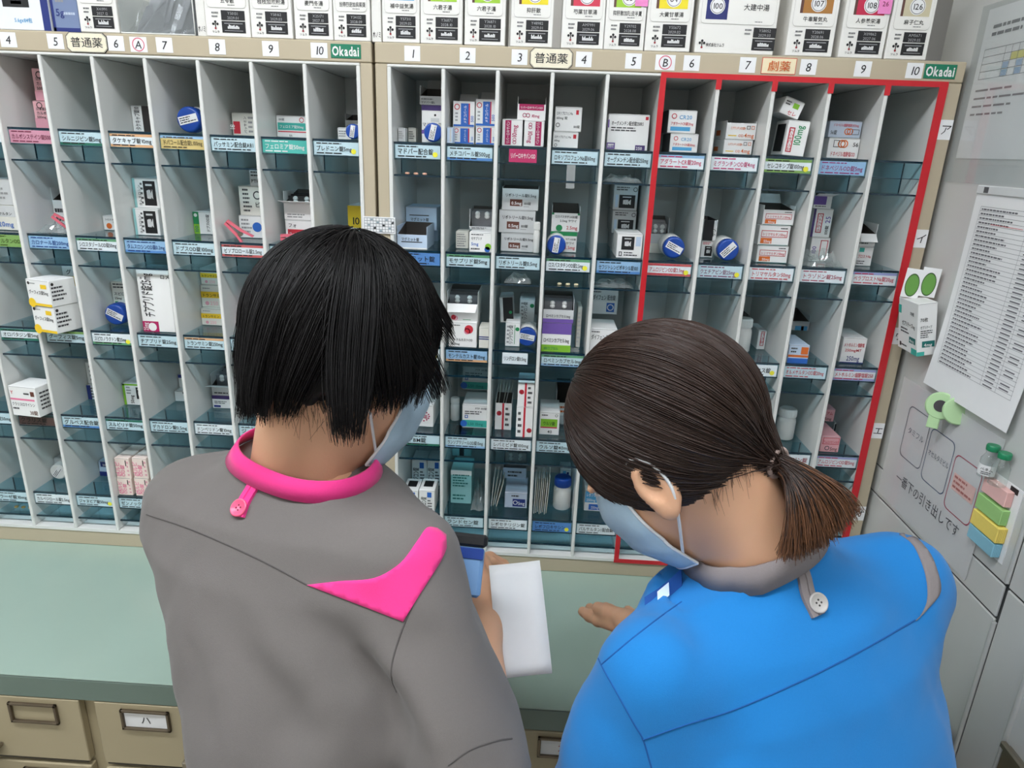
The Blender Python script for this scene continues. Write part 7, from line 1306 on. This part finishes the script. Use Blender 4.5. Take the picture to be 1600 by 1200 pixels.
bag(2 * P + 0.020, 0.014, SH[1] - 0.0500, 0.045, 0.040, 0.016, 'clear plastic strip in the tray, second row, bin three, right cabinet', 8)
bag(6 * P + 0.006, 0.05, SH[2] + 0.0005, 0.035, 0.05, 0.060, 'tall clear bag, third row, bin seven, right cabinet', 9)
def pills(x, y, z, n, c_, desc):
    for i in range(n):
        b = MB(); b.lathe([(0.0028, 0), (0.0038, 0.0008), (0.0038, 0.0024), (0.0028, 0.0032)], ink(c_), 14); b.build('tablet', None, (x + 0.0145 * i, y, z), label='%s tablet %s' % (('left', 'middle', 'right')[i], desc), cat='tablet', group='loose tablets in the trays')
pills(0.0225, 0.022, SH[0] - 0.0503, 3, (232, 176, 150), 'in the glass tray, top row, bin one, right cabinet')
pills(0.3050 - 0.020, 0.022, SH[1] - 0.0503, 3, (230, 214, 176), 'in the glass tray, second row, bin four, right cabinet')
pills(LX - 9 * P + 0.030, 0.03, SH[4] - 0.0503, 3, (214, 180, 110), 'in the glass tray, bottom row, bin two, left cabinet')
b = MB(); b.box(0.2855, 0.0062, 1.571, 0.2995, 0.0066, 1.608, clear('frosted_tape', (0.86, 0.85, 0.84), 0.3, 0.6, 0.25)); b.build('tape_strip', None, label='frosted tape strip hanging from the shelf, bin four, right cabinet', cat='tape', origin=(0.2925, 0.0064, 1.59))
b = MB(); b.box(-0.0480, -0.0036, 1.487, 0.0060, -0.0024, 1.514, PAPER); fr = frame((-0.0480, -0.0036, 1.487)); K = ink((110, 120, 124))
for i in range(6): b.rect(fr, 0.002, 0.002 + 0.0045 * i, 0.052, 0.0026 + 0.0045 * i, K, 0.0003)
for i in range(11): b.rect(fr, 0.002 + 0.005 * i, 0.002, 0.0026 + 0.005 * i, 0.0245, K, 0.0003)
for i in range(14): b.rect(fr, 0.003 + 0.005 * (i * 3 % 10), 0.003 + 0.0045 * (i % 5), 0.0066 + 0.005 * (i * 3 % 10), 0.0058 + 0.0045 * (i % 5), ink((150, 168, 176)), 0.0003)
b.build('grid_note', None, label='small gridded note card on the posts between the cabinets', cat='note', origin=(-0.02, -0.003, 1.5))
# pink clothes pegs and blue packet
PPK = mat('pink_plastic', (232, 112, 128), 0.4)
def peg(x, y, z, rz, ry, desc):
    root = empty('clothes_peg', (x, y, z), label=desc, cat='peg', group='pink pegs in the left cabinet'); root.rotation_euler = (0, ry, rz)
    for s in (-1, 1):
        b = MB(); b.add([(-0.026, -0.004, s * 0.0004), (0.0, -0.004, s * 0.0035), (0.022, -0.004, s * 0.010), (0.022, -0.004, s * 0.013), (0.0, -0.004, s * 0.0075), (-0.026, -0.004, s * 0.0050)] + [(-0.026, 0.004, s * 0.0004), (0.0, 0.004, s * 0.0035), (0.022, 0.004, s * 0.010), (0.022, 0.004, s * 0.013), (0.0, 0.004, s * 0.0075), (-0.026, 0.004, s * 0.0050)],
              [(0, 1, 2, 3, 4, 5), (11, 10, 9, 8, 7, 6)] + [(i, (i + 1) % 6 + 0, (i + 1) % 6 + 6, i + 6) for i in range(6)], PPK); b.build('jaw', root)
    b = MB(); b.tube([(0.004, -0.005, 0), (0.004, 0.005, 0)], 0.0036, METAL, 10); b.build('spring', root)
peg(LX - 3 * P + 0.030, 0.0265, SH[1] + 0.0150, 0.2, 0.75, 'larger pink clothes peg before the cartons, second row, left cabinet')
peg(LX - 2 * P + 0.044, 0.030, SH[1] + 0.0085, 0.1, 0.05, 'small pink peg on its side, second row, bin nine, left cabinet')
peg(LX - 7 * P + 0.058, 0.040, SH[1] + 0.0140, 0.6, 0.7, 'pink peg on the clear bag, second row, bin four, left cabinet')
b = MB(); b.T = Matrix.Translation((LX - 7 * P + 0.036, 0.075, SH[1] + 0.024)) @ Matrix.Rotation(0.25, 4, 'Y') @ Matrix.Rotation(-0.15, 4, 'X')
b.box(0, -0.006, 0, 0.038, 0.006, 0.034, ink((36, 84, 190)), 0.003); fr = frame((0, -0.006, 0)); b.text(fr, 'カロナール', 0.003, 0.018, 0.008, ink(WHITE), 0.032); b.lines(fr, 0.004, 0.006, 0.03, 0.012, 1, ink(WHITE)); b.box(0.008, -0.005, -0.024, 0.034, 0.005, -0.002, ink((60, 110, 200)), 0.002)
b.build('blue_packet', None, label='blue medicine packet leaning, second row, bin four, left cabinet', cat='packet')

# ------------------------------------------------------------------ what the people hold and wear
hw = np.array(wriAR); PS = PAPER
b = MB(); n = 10; c0 = at(812, 966, 0.825); U = Vector((0.95, 0.12, 0.10)).normalized(); Vv = Vector((0.0, 0.62, 0.80)); Vv = (Vv - U * Vv.dot(U)).normalized(); Nn = U.cross(Vv)
V = []
for j in range(n + 1):
    for i in range(5):
        u = (i / 4 - 0.5) * 0.062; v = (j / n - 0.5) * 0.128; V.append(Vector(c0) + U * u + Vv * v + Nn * (0.004 * math.sin(j / n * 3) + 0.003 * (i / 4 - 0.5) ** 2 * 8))
F = [(j * 5 + i, j * 5 + i + 1, (j + 1) * 5 + i + 1, (j + 1) * 5 + i) for j in range(n) for i in range(4)]
b.add(V, F, PAPER, True)
fr = (Vector(c0) - U * 0.031 - Vv * 0.064 + Nn * 0.0065, U, Vv, Nn)
o = b.build('paper_slip', None, label='white paper slip held up by the person in grey', cat='paper', origin=tuple(c0)); o.modifiers.new('thickness', 'SOLIDIFY').thickness = 0.0006
dv = empty('handheld_terminal', tuple(at(726, 872, 0.745)), label='small dark-topped blue handheld device held by person in grey', cat='device'); dv.rotation_euler = (-0.5, 0.0, -0.1)
b = MB(); b.box(-0.022, 0, -0.040, 0.020, 0.012, 0.012, ink((120, 160, 206)), 0.003); b.build('device_body', dv)
b = MB(); b.box(-0.022, -0.0015, 0.000, 0.020, 0.0005, 0.0115, ink((24, 60, 140)), 0.0004); b.build('device_screen', dv)
b = MB(); b.box(-0.026, -0.001, 0.0125, 0.022, 0.013, 0.026, ink((26, 26, 28)), 0.003); b.build('device_head', dv)
b = MB(); p0 = Vector(at(652, 824, 0.70)); b.lathe([(0.0006, -0.0042), (0.0032, -0.0026), (0.0042, 0), (0.0032, 0.0026), (0.0006, 0.0042)], mat('chrome', (215, 215, 218), 0.12, metal=1.0), 14, o=tuple(p0)); b.tube([p0 + Vector((0, 0, -0.003)), p0 + Vector((0.004, 0.02, -0.05))], 0.0035, mat('teal_pen', (40, 110, 120), 0.4), 10); b.build('pen', gA)
bp = [np.array(at(u, v, D)) for u, v, D in ((1008, 962, 0.695), (1030, 948, 0.700), (1048, 933, 0.705), (1066, 917, 0.712))]
b = MB(); V = []
for p in bp:
    for s, k in ((0, 0), (1, 0), (1, 1), (0, 1)): V.append(Vector(p) + Vector((0.0, 0.014, 0.012)) * s + Vector((0.002, 0.003, -0.004)) * k)
b.add(V, [(i * 4 + k, i * 4 + (k + 1) % 4, i * 4 + 4 + (k + 1) % 4, i * 4 + 4 + k) for i in range(3) for k in range(4)] + [(0, 1, 2, 3), (15, 14, 13, 12)], mat('dark_blue_placket', (16, 76, 150), 0.8)); o = b.build('placket', gB)
b = MB(); a_, c_ = Vector(bp[1]), Vector(bp[2]); up = Vector((0.0, 0.010, 0.0086)); lf = Vector((-0.0025, -0.004, 0.005)); b.add([a_ + lf, c_ + lf, c_ + up + lf, a_ + up + lf], [(0, 1, 2, 3)], mat('white_name_tag', (205, 222, 240), 0.5)); b.build('name_tag', gB)
COL.objects.unlink(_fo); bpy.data.objects.remove(_fo)
